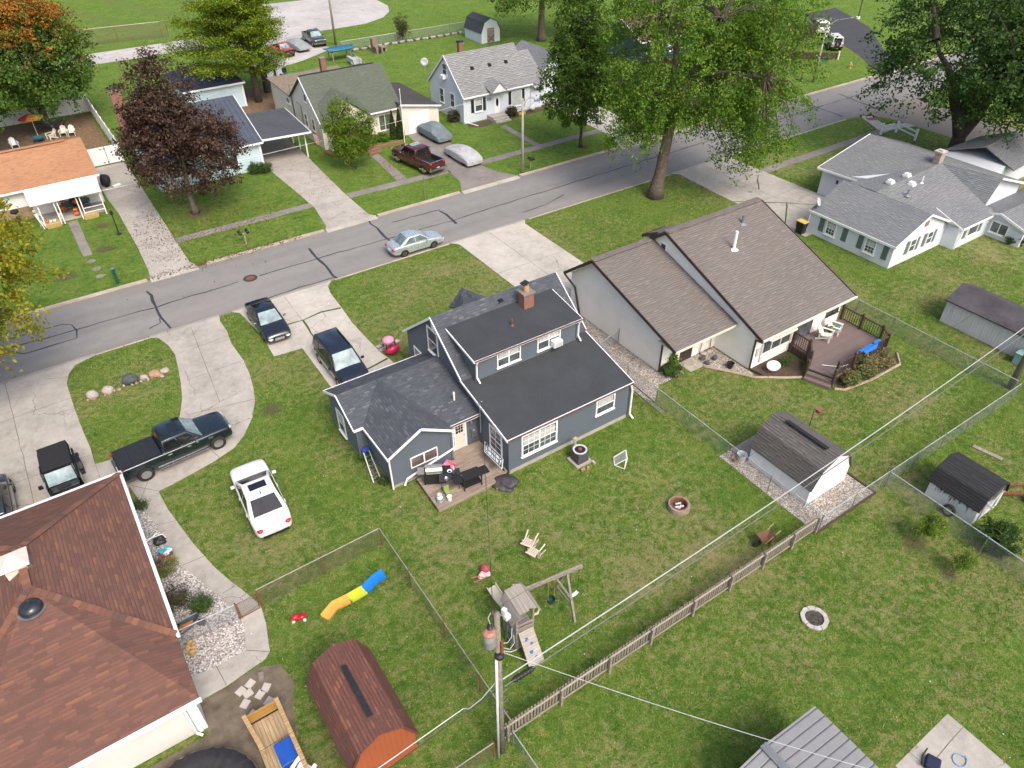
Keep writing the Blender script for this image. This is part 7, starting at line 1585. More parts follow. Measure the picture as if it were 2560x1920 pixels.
one('stone_edging', 'low tan stone edging curving round the mulch bed and the gravel', 'edging', MB().tube([(30.2, 23.75, .05), (31.2, 22.35, .05), (31.95, 21.2, .05), (32.6, 20.75, .05), (33.4, 20.15, .05), (34.3, 19.6, .05)], .085, 6).tube([(35.0, 17.75, .05), (35.4, 17.35, .05), (37.5, 17.05, .05), (40.4, 17.0, .05), (41.3, 17.8, .05)], .085, 6), plain('tan_edging', (.34, .27, .2), .9, var=.25))
t = T('garden_patio', 'small square flagstone patio before the dark brown rear door', 'patio', (29.7, 24.4, 0))
for i in range(2):
    for j in range(2): t.part('flagstone', MB().box(29.12 + .58 * i, 29.68 + .58 * i, 23.85 + .57 * j, 24.40 + .57 * j, 0, .035), M['stone'] if (i + j) % 2 else M['concrete_old'])
for i, (x, y) in enumerate([(30.7, 24.4), (31.1, 24.7), (31.35, 24.0), (31.7, 23.0), (30.6, 23.9), (31.5, 24.6)]): one('garden_rock', ['pale rock near the patio in the gravel corner', 'grey rock under the cream wall in the gravel corner', 'flat rock in the middle of the gravel corner', 'rock near the mulch bed in the gravel corner', 'rock at the patio edge in the gravel corner', 'rock deepest in the gravel corner'][i], 'rock', MB().blob((x, y, .1), (.22, .17, .16), rng, 2, .2), M['stone'] if i % 2 else M['stone_dark'], 'rocks in the gravel corner', smooth=True)
t = T('plant_pot', 'black bucket shaped pot on the gravel by the cream wall', 'pot', (31.45, 22.8, 0)); t.part('pot', MB().lathe([(.16, 0), (.22, .34), (.24, .36), (.2, .34), (.16, .2), (0, .2)], (31.45, 22.8, .02), 18), M['black'])
t = T('iron_bench', 'rusty iron garden ornament leaning in the wall corner', 'ornament', (31.5, 25, 0)); t.part('frame', MB().tube([(30.9, 24.9, 0), (31.0, 24.9, 1.0), (31.4, 24.9, 1.15), (31.8, 24.9, .9), (31.85, 24.9, 0)], .025, 6).tube([(31.0, 24.6, .45), (31.8, 24.6, .45)], .03, 6), M['rust'])
one('aluminium_ladder', 'long aluminium ladder lying along the wire fence by the navy house', 'ladder', (lambda m: [m.beam((25.0 + s_, 25.6, .62), (25.02 + s_, 21.6, .45), .03, .09) for s_ in (-.5, -.14)] and [m.beam((24.5, 21.8 + .33 * i, .46 + .013 * i), (24.88, 21.8 + .33 * i, .46 + .013 * i), .03, .03) for i in range(12)] and m)(MB()), M['steel'])
# ---------------------------------------------------------------- navy house yard
t = T('deck', 'weathered wooden deck in the rear corner of the navy house', 'deck', (12.6, 24, 0))
t.part('deck_boards', MB().prism([(10.62, 25.1), (10.52, 22.6), (13.85, 22.6), (14.86, 22.95), (14.86, 25.8), (13.0, 25.8), (13.0, 25.25)], .20, .30), M['wood_deck']); t.part('skirt', MB().prism([(10.68, 25.0), (10.58, 22.66), (13.8, 22.66), (14.8, 23.0), (14.8, 25.7), (13.1, 25.7)], 0, .2), M['wood_grey']); t.part('step', MB().box(13.75, 14.7, 22.28, 22.58, .0, .16), M['wood_new'])
SS = plain('stainless_steel', (.55, .54, .50), .3, .8, var=.2)
t = T('gas_grill', 'gas grill with stainless lid standing by the annex window', 'grill', (11.35, 24.45, .3), R_(-28), world=False)
t.part('cabinet', MB().box(-.55, .55, -.28, .28, .05, .78), M['black']); t.part('lid', MB().loft([[(x, .30 * math.cos(a), .8 + .30 * math.sin(a)) for a in [R_(180 - 30 * i) for i in range(7)]] for x in (-.42, .42)], closed=True), SS); t.part('side_shelf', MB().box(.5, .85, -.25, .25, .74, .80), M['black']); t.part('side_shelf', MB().box(-.85, -.5, -.25, .25, .74, .80), SS); t.part('handle', MB().tube([(-.36, -.33, .92), (-.36, -.4, .92), (.36, -.4, .92), (.36, -.33, .92)], .018, 6), M['chrome'])
for x in (-.5, .5):
    for y in (-.24, .24): t.part('leg', MB().box(x - .03, x + .03, y - .03, y + .03, 0, .1), M['black'])
t = T('flat_top_griddle', 'long black griddle with side shelves along the deck edge', 'grill', (12.75, 23.15, .3), R_(-6), world=False)
t.part('griddle', MB().box(-.52, .5, -.30, .30, .72, .86), M['black_matte'], bevel=.02); t.part('side_shelf', MB().box(-1.0, -.54, -.28, .28, .72, .76), M['black']); t.part('side_shelf', MB().box(.52, .95, -.28, .28, .72, .76), M['black']); t.part('lower_shelf', MB().box(-.5, .5, -.26, .26, .2, .23), M['black'])
for x in (-.48, .48):
    for y in (-.26, .26): t.part('leg', MB().box(x - .025, x + .025, y - .025, y + .025, 0, .74), M['black'])
t = T('folding_table', 'black folding table loaded with bowls beside the grill', 'table', (11.85, 23.75, .3), R_(-25), world=False)
t.part('table_top', MB().box(-.55, .55, -.42, .42, .70, .74), plain('charcoal_top', (.03, .033, .038), .5), bevel=.02)
for x in (-.45, .45): t.part('leg', MB().tube([(x, -.36, 0), (x * .9, 0, .7), (x, .36, 0)], .018, 6), M['black'])
for i, (x, y, r, lb, m) in enumerate([(11.55, 23.52, .13, 'silver bowl at the near corner of the black table', 'chrome'), (11.95, 23.9, .13, 'white bowl in the middle of the black table', 'white'), (12.05, 23.62, .14, 'dark pan with steel rim on the black table', 'black'), (12.3, 23.35, .12, 'silver bowl on the griddle side shelf', 'chrome')]):
    o = one('bowl', lb, 'bowl', MB().lathe([(.05, 0), (r, .09), (r, .1), (r * .9, .09), (.04, .02)], (x, y, 1.045 if i < 3 else 1.065), 18), M[m], 'bowls on the deck tables', smooth=True)
one('pale_bottle', 'pale blue bottle standing on the black table', 'bottle', MB().lathe([(.06, 0), (.07, .02), (.07, .18), (.03, .23), (.03, .27)], (12.2, 23.95, 1.045), 12), plain('pale_blue_plastic', (.35, .5, .55), .3), smooth=True)
t = T('propane_tank', 'white propane tank standing on the deck corner', 'gas tank', (10.85, 23.05, .3)); t.part('tank', MB().lathe([(.1, 0), (.155, .04), (.16, .3), (.12, .4), (.04, .43)], (10.85, 23.05, .3), 20), M['plate'], smooth=True); t.part('collar', MB().lathe([(.10, 0), (.11, .12), (.10, .12), (.09, 0)], (10.85, 23.05, .7), 16, closed=True), M['plate']); t.part('blue_label', MB().lathe([(.163, .16), (.163, .26)], (10.85, 23.05, .3), 20), plain('label_blue', (.10, .22, .36), .5))
t = T('child_chair', 'small green child chair behind the white bucket', 'chair', (11.4, 23.2, .3)); LG = plain('lime_plastic', (.22, .32, .09), .4); t.part('seat', MB().box(11.26, 11.54, 23.08, 23.36, .52, .55), LG); t.part('backrest', MB().box(11.26, 11.54, 23.33, 23.36, .55, .85), LG)
for x in (11.28, 11.52):
    for y in (23.1, 23.34): t.part('leg', MB().box(x - .015, x + .015, y - .015, y + .015, .3, .52), M['steel'])
one('bucket', 'white bucket on the near edge of the weathered deck', 'bucket', MB().lathe([(.1, 0), (.13, .26), (.14, .27), (.125, .25), (.09, .02), (0, .02)], (11.3, 22.86, .3), 18), M['white'])
t = T('toddler_slide', 'pink toddler slide with blue ladder on the deck', 'slide', (12.3, 24.6, .3), R_(25), world=False); PK = plain('pink_plastic', (.72, .18, .26), .35, var=.1)
t.part('chute', MB().add([(-.18, -.55, .05), (.18, -.55, .05), (.18, .3, .5), (-.18, .3, .5), (-.18, -.55, .0), (.18, -.55, .0), (.18, .3, .45), (-.18, .3, .45)], [(0, 1, 2, 3), (7, 6, 5, 4), (0, 3, 7, 4), (1, 5, 6, 2), (0, 4, 5, 1), (3, 2, 6, 7)]).box(-.22, -.18, -.3, .3, .2, .55).box(.18, .22, -.3, .3, .2, .55), PK); t.part('ladder', MB().beam((-.16, .3, .5), (-.2, .62, 0), .06, .08).beam((.16, .3, .5), (.2, .62, 0), .06, .08).box(-.18, .18, .42, .48, .16, .2).box(-.18, .18, .36, .42, .32, .36), plain('royal_blue_plastic', (.02, .14, .52), .35))
t = T('basketball_backboard', 'white basketball backboard with black frame lines leaning at the navy wall', 'backboard', (14.5, 23.7, .3)); b_ = MB().extr([(14.70, 24.92, .95), (14.70, 23.06, 1.08), (14.25, 22.50, 1.06), (14.25, 24.22, .96)], (0, 0, .03)); t.part('board', b_, plain('white_acrylic', (.6, .64, .70), .3), bevel=.01)
lm = MB(); Pq = lambda u, v: (14.70 - .45 * v, 24.92 - 1.86 * u - (.70 - .14 * u) * v, .995 + .13 * u - .01 * v)
for a, b in [((.06, .1), (.94, .1)), ((.94, .1), (.94, .9)), ((.94, .9), (.06, .9)), ((.06, .9), (.06, .1)), ((.2, .1), (.2, .9)), ((.8, .1), (.8, .9)), ((.5, .1), (.5, .9)), ((.2, .5), (.8, .5)), ((.06, .1), (.2, .5)), ((.2, .5), (.06, .9)), ((.94, .1), (.8, .5)), ((.8, .5), (.94, .9)), ((.36, .1), (.42, .5)), ((.42, .5), (.36, .9)), ((.64, .1), (.58, .5)), ((.58, .5), (.64, .9))]: lm.beam(Pq(*a), Pq(*b), .025, .035)
t.part('frame_line', lm, M['black']); t.part('prop', MB().beam((14.7, 23.0, .3), (14.5, 23.4, 1.0), .05, .05), M['black'])
one('crumpled_tarp', 'crumpled dark grey tarp lying at the house corner below the backboard', 'tarp', MB().blob((14.3, 22.4, .14), (.55, .62, .26), random.Random(12), 4, .28), plain('dark_tarp', (.05, .045, .052), .45, var=.5, sc=7, bump=1.0), smooth=True)
t = T('step_ladder', 'aluminium step ladder with a blue top leaning on the annex side wall', 'ladder', (9.0, 27, 0)); a, b = Vector((8.72, 26.35, .05)), Vector((8.95, 27.85, 1.0))
for o in (0, .42): t.part('ladder_rail', MB().beam(a + Vector((o, -.02 * o, 0)), b + Vector((o * .72, 0, 0)), .05, .08), M['steel'])
for i in range(6): p = a.lerp(b, .08 + i * .15); t.part('rung', MB().beam(p, p + Vector((.40 - .02 * i, 0, 0)), .09, .025), M['chrome'])
t.part('top_cap', MB().cbox((9.1, 27.88, 1.02), (.36, .25, .09)), plain('ladder_blue', (.03, .08, .42), .4))
t = T('air_conditioner_unit', 'dark grey outdoor air conditioner beside the rear wall of the navy house', 'air conditioner', (18.65, 21.6, 0)); ub = MB().box(18.28, 19.0, 21.28, 22.0, .08, .78); u_ = t.part('cabinet', ub, siding('louvred_grey_metal', (.065, .065, .07), .05, .1), bevel=.05); t.part('top_ring', MB().lathe([(.30, 0), (.38, 0), (.39, .06), (.30, .06)], (18.64, 21.64, .77), 24, closed=True), plain('pale_ring', (.5, .52, .55), .4)); t.part('fan_guard', MB().lathe([(0, .01), (.3, .0), (.3, .03), (0, .04)], (18.64, 21.64, .76), 20), M['black_matte']); t.part('fan_motor', MB().lathe([(.1, 0), (.1, .08), (0, .1)], (18.64, 21.64, .8), 12), M['rust']); t.part('pad', MB().box(18.15, 19.15, 21.15, 22.1, 0, .08), M['concrete_old'])
one('garden_figure', 'small pale statue standing behind the outdoor air conditioner', 'statue', MB().tube([(18.85, 22.35, 0), (18.85, 22.35, .5), (18.85, 22.35, .75), (18.85, 22.35, .86)], [.13, .1, .07, .04], 10).lathe([(0, 0), (.13, .1), (.13, .18), (0, .28)], (18.85, 22.35, .8), 12), M['stone'])
for i, (x, y, lb) in enumerate([(18.35, 20.95, 'broken brick lying below the outdoor air conditioner'), (18.62, 20.85, 'tan brick lying nearest the lawn below the air conditioner'), (19.15, 21.05, 'flat paver lying right of the outdoor air conditioner')]): one('loose_brick', lb, 'brick', MB().cbox((x, y, .05), (.24, .14, .1), i * .8), M['stone_tan'] if i < 2 else M['stone'], 'loose bricks by the air conditioner')
t = T('toy_goal', 'small white toy football goal lying in the grass', 'toy goal', (20.4, 20.3, 0)); W_ = plain('white_tube', (.68, .70, .72), .4)
t.part('goal_frame', MB().tube([(19.95, 20.25, .03), (20.3, 20.75, .03), (20.9, 20.5, .45), (20.45, 19.95, .45), (19.95, 20.25, .03)], .028, 6).tube([(20.45, 19.95, .45), (20.2, 19.75, .03), (19.95, 20.25, .03)], .028, 6).tube([(20.9, 20.5, .45), (20.85, 20.25, .03), (20.2, 19.75, .03)], .022, 6), W_); t.part('net', MB().poly([(19.95, 20.25, .03), (20.3, 20.75, .03), (20.9, 20.5, .45), (20.45, 19.95, .45)]), chainlink('goal_net', (.7, .7, .7), .09, .22))
t = T('fire_pit', 'raised round fire pit of tan blocks with a rusty iron liner', 'fire pit', (20.68, 16.15, 0)); t.part('block_ring', MB().lathe([(.42, 0), (.56, 0), (.57, .05), (.55, .28), (.42, .28)], (20.68, 16.15, 0), 28, closed=True), plain('tan_block', (.27, .21, .165), .95, var=.35, sc=7, bump=.5)); t.part('liner', MB().lathe([(.37, .02), (.42, .02), (.43, .33), (.37, .31)], (20.68, 16.15, 0), 28, closed=True), M['rust']); t.part('ash', MB().lathe([(0, .06), (.4, .05)], (20.68, 16.15, 0), 20), plain('ash_bed', (.05, .046, .045), .95, var=.5, sc=9))
one('charred_logs', 'white ashen logs lying in the rusty fire pit', 'log', MB().tube([(20.45, 16.2, .12), (20.85, 16.0, .16)], .06, 7).tube([(20.6, 16.35, .14), (20.9, 16.25, .13)], .05, 7).tube([(20.5, 16.0, .1), (20.75, 16.1, .22)], .045, 7), plain('white_ash', (.5, .5, .5), .95, var=.4, sc=9))
t = T('fire_pit', 'flush round fire pit of pale grey blocks with burnt earth inside', 'fire pit', (21.03, 8.18, 0))
for i in range(10):
    a0, a1 = R_(i * 36 + 1.2), R_(i * 36 + 34.8); c = (21.03, 8.18); pr = lambda r, a: (c[0] + r * math.cos(a), c[1] + r * math.sin(a)); am = (a0 + a1) / 2
    t.part('block', MB().prism([pr(.40, a0), pr(.58, a0), pr(.60, am), pr(.58, a1), pr(.40, a1), pr(.41, am)], -.05, .09 + .01 * math.sin(i * 2.1)), plain('grey_block', (.40, .385, .36), .95, var=.2, sc=7, bump=.4) if i == 0 else t.o.children[0].data.materials[0])
t.part('burnt_earth', MB().lathe([(0, .03), (.41, .02)], (21.03, 8.18, 0), 20), plain('burnt_earth', (.055, .05, .046), .95, var=.6, sc=8, bump=.8))
# two fallen resin chairs
def resin_chair(label, x, y, rz):
    t = T('plastic_chair', label, 'chair', (x, y, .0), rz, 'fallen chairs in the lawn', world=False); m = plain('beige_resin', (.56, .48, .38), .45, var=.06)
    tip = Matrix.Translation((0, .1, .24)) @ Matrix.Rotation(R_(-98), 4, 'X')     # lying on its back
    def pt(n, mb): return t.part(n, mb.xf(tip), m)
    pt('seat', MB().box(-.24, .24, -.22, .22, .40, .43)); b = MB()
    for i in range(5): b.extr([(-.22 + .095 * i, -.24, .43), (-.15 + .095 * i, -.24, .43), (-.16 + .1 * i, -.30, .84), (-.24 + .1 * i, -.30, .84)], (0, .02, 0))
    b.box(-.27, .27, -.33, -.29, .80, .88); pt('backrest', b)
    for s_ in (-1, 1):
        pt('leg', MB().beam((s_ * .22, .2, .42), (s_ * .27, .25, 0), .05, .06)); pt('leg', MB().beam((s_ * .22, -.2, .42), (s_ * .27, -.28, 0), .05, .06)); pt('armrest', MB().box(s_ * .27 - .03, s_ * .27 + .03, -.3, .22, .62, .65).box(s_ * .27 - .02, s_ * .27 + .02, .16, .21, .42, .63))
resin_chair('beige resin chair tipped on its back farther up the lawn', 13.62, 18.75, R_(120)); resin_chair('beige resin chair tipped on its back nearer the swing set', 13.55, 18.05, R_(112))
t = T('doll_stroller', 'pink doll stroller tipped over in the grass above the playset', 'toy', (10.3, 18.2, 0)); rg = random.Random(5); t.part('hood', MB().blob((10.55, 18.35, .22), (.2, .22, .18), rg, 3, .1), plain('dark_pink_cloth', (.36, .05, .09), .7, var=.3, sc=8), smooth=True); t.part('seat', MB().blob((10.4, 18.15, .12), (.28, .2, .1), rg, 3, .3), plain('pale_pink_cloth', (.55, .40, .38), .8, var=.5, sc=9)); t.part('handle', MB().tube([(10.25, 18.2, .1), (9.85, 18.35, .05), (9.8, 18.1, .05), (10.2, 18.0, .1)], .02, 6), plain('coral_tube', (.55, .16, .10), .4))
# ---------------------------------------------------------------- wooden playset
t = T('playset', 'weathered wooden playset with tower, climbing ramp, slide and swing beam', 'playset', (10.0, 14.6, 0)); WG = M['wood_grey']; WD = plain('grey_timber', (.25, .222, .188), .9, var=.3, sc=9, bump=.4)
t.part('swing_beam', MB().beam((10.1, 15.12, 2.42), (13.2, 14.68, 2.42), .10, .17), WD)
t.part('leg', MB().beam((12.45, 14.74, 2.4), (12.35, 13.9, 0), .1, .09), WD); t.part('leg', MB().beam((12.45, 14.82, 2.4), (12.5, 15.75, 0), .1, .09), WD); t.part('cross_brace', MB().beam((12.4, 14.1, .75), (12.46, 15.5, .75), .05, .09), WD); t.part('diagonal_brace', MB().beam((11.95, 14.86, 2.34), (12.42, 14.25, 1.1), .05, .07).beam((12.1, 14.84, 2.34), (12.45, 15.3, 1.1), .05, .07), WD)
for x, y in ((9.5, 14.22), (10.25, 14.12), (9.62, 15.3), (10.38, 15.2)): t.part('tower_post', MB().box(x - .045, x + .045, y - .045, y + .045, 0, 2.55), WD)
t.part('tower_floor', MB().prism([(9.45, 14.2), (10.28, 14.1), (10.4, 15.25), (9.6, 15.35)], 1.22, 1.30), WG)
for a, b in (((9.46, 14.25), (9.6, 15.3)), ((9.47, 14.17), (10.28, 14.08))):
    sd = MB()
    for i in range(4): sd.beam((*a, .12 + .3 * i + .15), (*b, .12 + .3 * i + .15), .03, .27)
    sd.beam((*a, 1.45), (*b, 1.45), .03, .2).beam((*a, 1.75), (*b, 1.75), .03, .14) if a[0] == 9.47 else None
    t.part('side_boards', sd, WG)
rf = MB()
sec = [(9.28, 2.42), (9.48, 2.82), (9.88, 2.95), (10.22, 2.84), (10.5, 2.42)]
for (xa, za), (xb, zb) in zip(sec, sec[1:]): rf.extr([(xa, 13.95, za), (xb, 13.85, zb), (xb + .12, 15.15, zb), (xa + .12, 15.25, za)], (0, 0, .025))
t.part('tower_roof', rf, planks('grey_roof_boards', (.22, .19, .165), (.36, .325, .285), (.47, .43, .385), .16, 'u'))
rm_ = MB().extr([(9.52, 14.12, 1.32), (10.2, 14.05, 1.32), (10.17, 13.15, .0), (9.45, 13.2, .0)], (.0, -.03, .03)); t.part('climbing_ramp', rm_, planks('grey_ramp_boards', (.27, .24, .21), (.42, .38, .33), (.53, .48, .43), .12, 'u'))
hold_m = plain('blue_hold', (.03, .16, .48), .4)
for u, v in ((.35, .27), (.62, .42), (.40, .62), (.62, .80)): p = Vector((9.5 + .68 * u, 14.1 - .92 * v, 1.34 - 1.32 * v + .05)); t.part('climbing_hold', MB().blob(p, (.08, .08, .06), rng, 2, .3), hold_m)
ch = MB(); n = 12; sl_ = lambda i: (9.86 + .40 * i / n, 15.35 + 2.0 * i / n, 1.30 - 1.22 * (i / n) - .10 * math.sin(math.pi * i / n) + .1 * (i / n) ** 6)
rings = []
for i in range(n + 1):
    x, y, z = sl_(i); rings.append([(x - .25, y, z + .16), (x - .22, y, z + .16), (x - .19, y, z + .02), (x + .19, y, z + .02), (x + .22, y, z + .16), (x + .25, y, z + .16), (x + .21, y, z - .02), (x - .21, y, z - .02)])
t.part('slide', ch.loft(rings), plain('cream_plastic', (.74, .66, .50), .35, var=.05)); t.part('wheel_horn', MB().tube([(10.45, 14.4, 1.5), (10.65, 14.35, 1.52), (10.8, 14.4, 1.7)], [.06, .06, .03], 8), plain('cream_plastic_horn', (.5, .4, .28), .5))
def swing(x, y, z, seat, ropemat, w=.2): 
    t.part('swing_rope', MB().tube([(x - w, y, 2.36), (x - w, y, z)], .012, 5), ropemat); t.part('swing_rope', MB().tube([(x + w, y, 2.36), (x + w, y, z)], .012, 5), ropemat); return seat
t.part('bucket_swing', MB().lathe([(.12, 0), (.19, .12), (.20, .28), (.17, .28), (.14, .1), (0, .06)], (11.76, 14.88, .75), 16), plain('dark_green_bucket', (.012, .05, .035), .45)); swing(11.76, 14.88, .98, None, plain('yellow_rope', (.42, .28, .05), .7), .17)
t.part('belt_swing', MB().extr([(12.62, 14.65, .62), (12.75, 14.65, .56), (12.95, 14.65, .56), (13.1, 14.65, .64), (13.1, 14.8, .64), (12.95, 14.8, .56), (12.75, 14.8, .56), (12.62, 14.8, .62)], (0, 0, .03)), M['white']); swing(12.86, 14.72, .62, None, M['black'], .23)
t.part('side_ladder', MB().beam((9.3, 14.35, 0), (9.5, 14.4, 1.2), .05, .06).beam((9.35, 14.8, 0), (9.55, 14.85, 1.2), .05, .06).beam((9.38, 14.36, .4), (9.42, 14.82, .4), .04, .06).beam((9.44, 14.36, .8), (9.48, 14.82, .8), .04, .06), M['steel'])
t = T('wheelbarrow', 'old brown wheelbarrow with leaves standing by the picket fence', 'wheelbarrow', (22.4, 12.05, 0)); BW = plain('brown_tub', (.14, .075, .045), .7, var=.35, sc=6)
tub = MB().add([(21.95, 11.95, .62), (22.75, 11.75, .62), (22.9, 12.35, .62), (22.1, 12.55, .62), (22.2, 12.1, .32), (22.55, 12.0, .32), (22.62, 12.25, .32), (22.28, 12.35, .32)], [(0, 1, 5, 4), (1, 2, 6, 5), (2, 3, 7, 6), (3, 0, 4, 7), (4, 5, 6, 7)]); t.part('tub', tub, BW); t.part('wheel', MB().tube([(22.0, 12.25, .2), (22.02, 12.33, .2)], .2, 16), M['rubber']); t.part('handle', MB().beam((22.2, 12.0, .35), (23.2, 12.0, .62), .04, .04).beam((22.3, 12.4, .35), (23.3, 12.5, .62), .04, .04), M['wood_new']); t.part('leg', MB().beam((22.6, 12.0, .3), (22.6, 12.0, 0), .04, .04).beam((22.65, 12.35, .3), (22.65, 12.35, 0), .04, .04), M['rust'])
t = T('wheelbarrow', 'dark wheelbarrow full of orange rusty water by the brown house', 'wheelbarrow', (-1.6, 22.9, 0)); tub = MB().add([(-2.05, 22.5, .6), (-1.2, 22.75, .6), (-1.05, 22.95, .6), (-1.15, 23.15, .6), (-2.05, 23.1, .6), (-1.85, 22.65, .3), (-1.4, 22.8, .3), (-1.4, 23.0, .3), (-1.85, 22.98, .3)], [(0, 1, 6, 5), (1, 2, 3, 7, 6), (3, 4, 8, 7), (4, 0, 5, 8), (5, 6, 7, 8)]); t.part('tub', tub, plain('dark_steel_tub', (.06, .075, .085), .5, .3, var=.3)); t.part('rusty_water', MB().poly([(-1.95, 22.62, .47), (-1.4, 22.78, .45), (-1.38, 23.0, .45), (-1.95, 23.0, .47)]), plain('orange_rust', (.45, .16, .035), .6, var=.35, sc=6)); t.part('rim', MB().tube([(-2.05, 22.5, .61), (-1.2, 22.75, .61), (-1.05, 22.95, .61), (-1.15, 23.15, .61), (-2.05, 23.1, .61)], .022, 6), M['steel']); t.part('handle', MB().beam((-1.9, 22.6, .5), (-2.5, 22.5, .6), .04, .04).beam((-1.9, 23.05, .5), (-2.5, 23.1, .6), .04, .04), M['black']); t.part('wheel', MB().tube([(-1.15, 22.86, .2), (-1.1, 22.94, .2)], .19, 14), M['rubber'])
rg = random.Random(9)
for i in range(9): one('yellow_stone', 'yellow tan stone in the small heap under the brown roof edge', 'stone', MB().blob((-1.75 + rg.uniform(-.2, .3), 22.1 + rg.uniform(-.5, .3), .08 + .05 * (i % 3)), (.13, .1, .08), rg, 1, .2), plain('yellow_stone', (.42, .28, .11), .9, var=.3) if i == 0 else bpy.data.materials['yellow_stone'], 'yellow stones under the eave')
t = T('toy_bin', 'cardboard bin full of colourful toys on the white stone mulch', 'toy bin', (-1.45, 27.4, 0)); t.part('bin', MB().add([(-1.7, 27.1, 0), (-1.2, 27.1, 0), (-1.2, 27.55, 0), (-1.7, 27.55, 0), (-1.75, 27.05, .5), (-1.15, 27.05, .5), (-1.15, 27.6, .5), (-1.75, 27.6, .5)], [(0, 1, 5, 4), (1, 2, 6, 5), (2, 3, 7, 6), (3, 0, 4, 7), (3, 2, 1, 0)]), plain('cardboard_brown', (.36, .22, .11), .9))
for x, y, c in [(-1.6, 27.5, (.03, .36, .45)), (-1.35, 27.55, (.05, .45, .5)), (-1.65, 27.2, (.5, .03, .08)), (-1.4, 27.25, (.6, .6, .62)), (-1.25, 27.35, (.55, .58, .6)), (-1.75, 27.0, (.22, .12, .4))]: t.part('toy', MB().blob((x, y, .55), (.14, .12, .1), rg, 2, .3), plain('toy_plastic', c, .4))
one('black_bag', 'black bag lying between the gutter and the path', 'bag', MB().blob((-1.5, 28.6, .18), (.3, .25, .2), rg, 3, .3), M['black'], smooth=True); one('white_tubes', 'white plastic tubes sticking out from under the roof edge', 'tube', MB().tube([(-2.2, 28.8, .4), (-1.3, 28.75, .35), (-1.2, 28.5, .3)], .025, 6).tube([(-2.2, 28.5, .45), (-1.5, 28.9, .4)], .025, 6), M['white'])
# paving slabs and the new deck at the brown house
for i, (x, y, a, m, lb) in enumerate([(-.70, 18.92, .4, 'concrete', 'pale paving slab nearest the concrete path'), (-.28, 19.02, .5, 'concrete', 'pale paving slab right of the first slab by the path'), (-.48, 18.66, .15, 'concrete', 'pale paving slab in the centre of the scattered slabs'), (-.72, 18.3, .7, 'concrete', 'pale paving slab left of the deck gate'), (.2, 19.08, 1.3, 'concrete_dark', 'pinkish grey paving brick farthest from the house'), (.2, 18.5, .8, 'concrete', 'small tan paving slab on the right'), (-.1, 18.34, .6, 'concrete', 'pale paving slab between the centre and the deck'), (.1, 17.86, .6, 'concrete_old', 'paving slab against the new deck gate'), (-.62, 17.7, .5, 'concrete_old', 'paving slab half under the left deck rail')]): one('paving_slab', lb, 'paving slab', MB().cbox((x, y, .03), (.36, .3, .05) if i != 4 else (.38, .2, .05), a), M[m], 'scattered paving slabs')
t = T('deck', 'new pine deck with railing and gate at the bottom edge', 'deck', (-.2, 15.8, 0)); t.part('deck_boards', MB().box(-.85, .36, 12, 17.15, .3, .4), planks('new_deck_boards', (.20, .13, .07), (.40, .29, .17), (.53, .43, .29), .145, 'v')); t.part('skirt', MB().box(-.8, .32, 12, 17.1, 0, .3), M['wood_new'])
t.part('railing', MB().beam((.36, 17.25, 1.0), (.36, 12, 1.0), .16, .05), M['wood_new']); t.part('railing', MB().beam((-.9, 17.25, 1.0), (-.72, 15.5, 1.0), .16, .05), M['wood_new'])
for x, y in ((.36, 17.1), (.36, 15), (.36, 13), (-.88, 17.1), (-.74, 15.6)): t.part('post', MB().box(x - .05, x + .05, y - .05, y + .05, 0, .98), M['wood_new'])
t.part('gate', MB().box(-.8, .28, 17.12, 17.18, .45, 1.0), planks('amber_gate_boards', (.28, .15, .04), (.42, .24, .07), (.5, .32, .12), .3, 'u')); t.part('gate_frame', MB().beam((-.84, 17.1, .45), (-.84, 17.1, 1.0), .05, .05).beam((.3, 17.1, .45), (.3, 17.1, 1.0), .05, .05).beam((-.84, 17.1, .45), (.3, 17.1, .45), .05, .05), M['black'])
t = T('storage_tote', 'blue lidded plastic tote standing on the new pine deck', 'tote', (-.02, 15.2, .4)); TB = plain('tote_blue', (.012, .075, .36), .4, var=.15); t.part('tub', MB().add([(-.28, 14.75, .4), (.22, 14.75, .4), (.22, 15.55, .4), (-.28, 15.55, .4), (-.33, 14.7, .8), (.27, 14.7, .8), (.27, 15.6, .8), (-.33, 15.6, .8)], [(0, 1, 5, 4), (1, 2, 6, 5), (2, 3, 7, 6), (3, 0, 4, 7)]), TB); t.part('lid', MB().box(-.36, .3, 14.67, 15.63, .8, .86), TB, bevel=.03)
adirondack('white resin chair at the bottom edge on the new pine deck', .2, 14.15, R_(-60), M['white'], .4, group=None)
t = T('covered_pool', 'round above ground pool under a wrinkled black cover', 'pool', (-3.3, 15.05, 0)); rings = []; n = 72
for r_, z in ((2.16, .02), (2.16, .62), (2.1, .70), (1.7, .62), (1.1, .52), (.5, .48), (0.05, .47)): rings.append([(-3.3 + (r_ + .03 * math.sin(31 * a) * (r_ > 1.5)) * math.cos(a), 15.05 + (r_ + .03 * math.sin(31 * a) * (r_ > 1.5)) * math.sin(a), z + .022 * math.sin(23 * a + 3 * r_) * (.6 < r_ < 2.15)) for a in [2 * math.pi * i / n for i in range(n)]])
t.part('cover', MB().loft(rings), plain('black_pool_cover', (.022, .021, .023), .38, var=.4, sc=5, bump=.9), smooth=True); t.part('cable', MB().tube([(-3.3 + 2.2 * math.cos(a), 15.05 + 2.2 * math.sin(a), .55) for a in [i * .0873 for i in range(73)]], .012, 4), M['steel'])
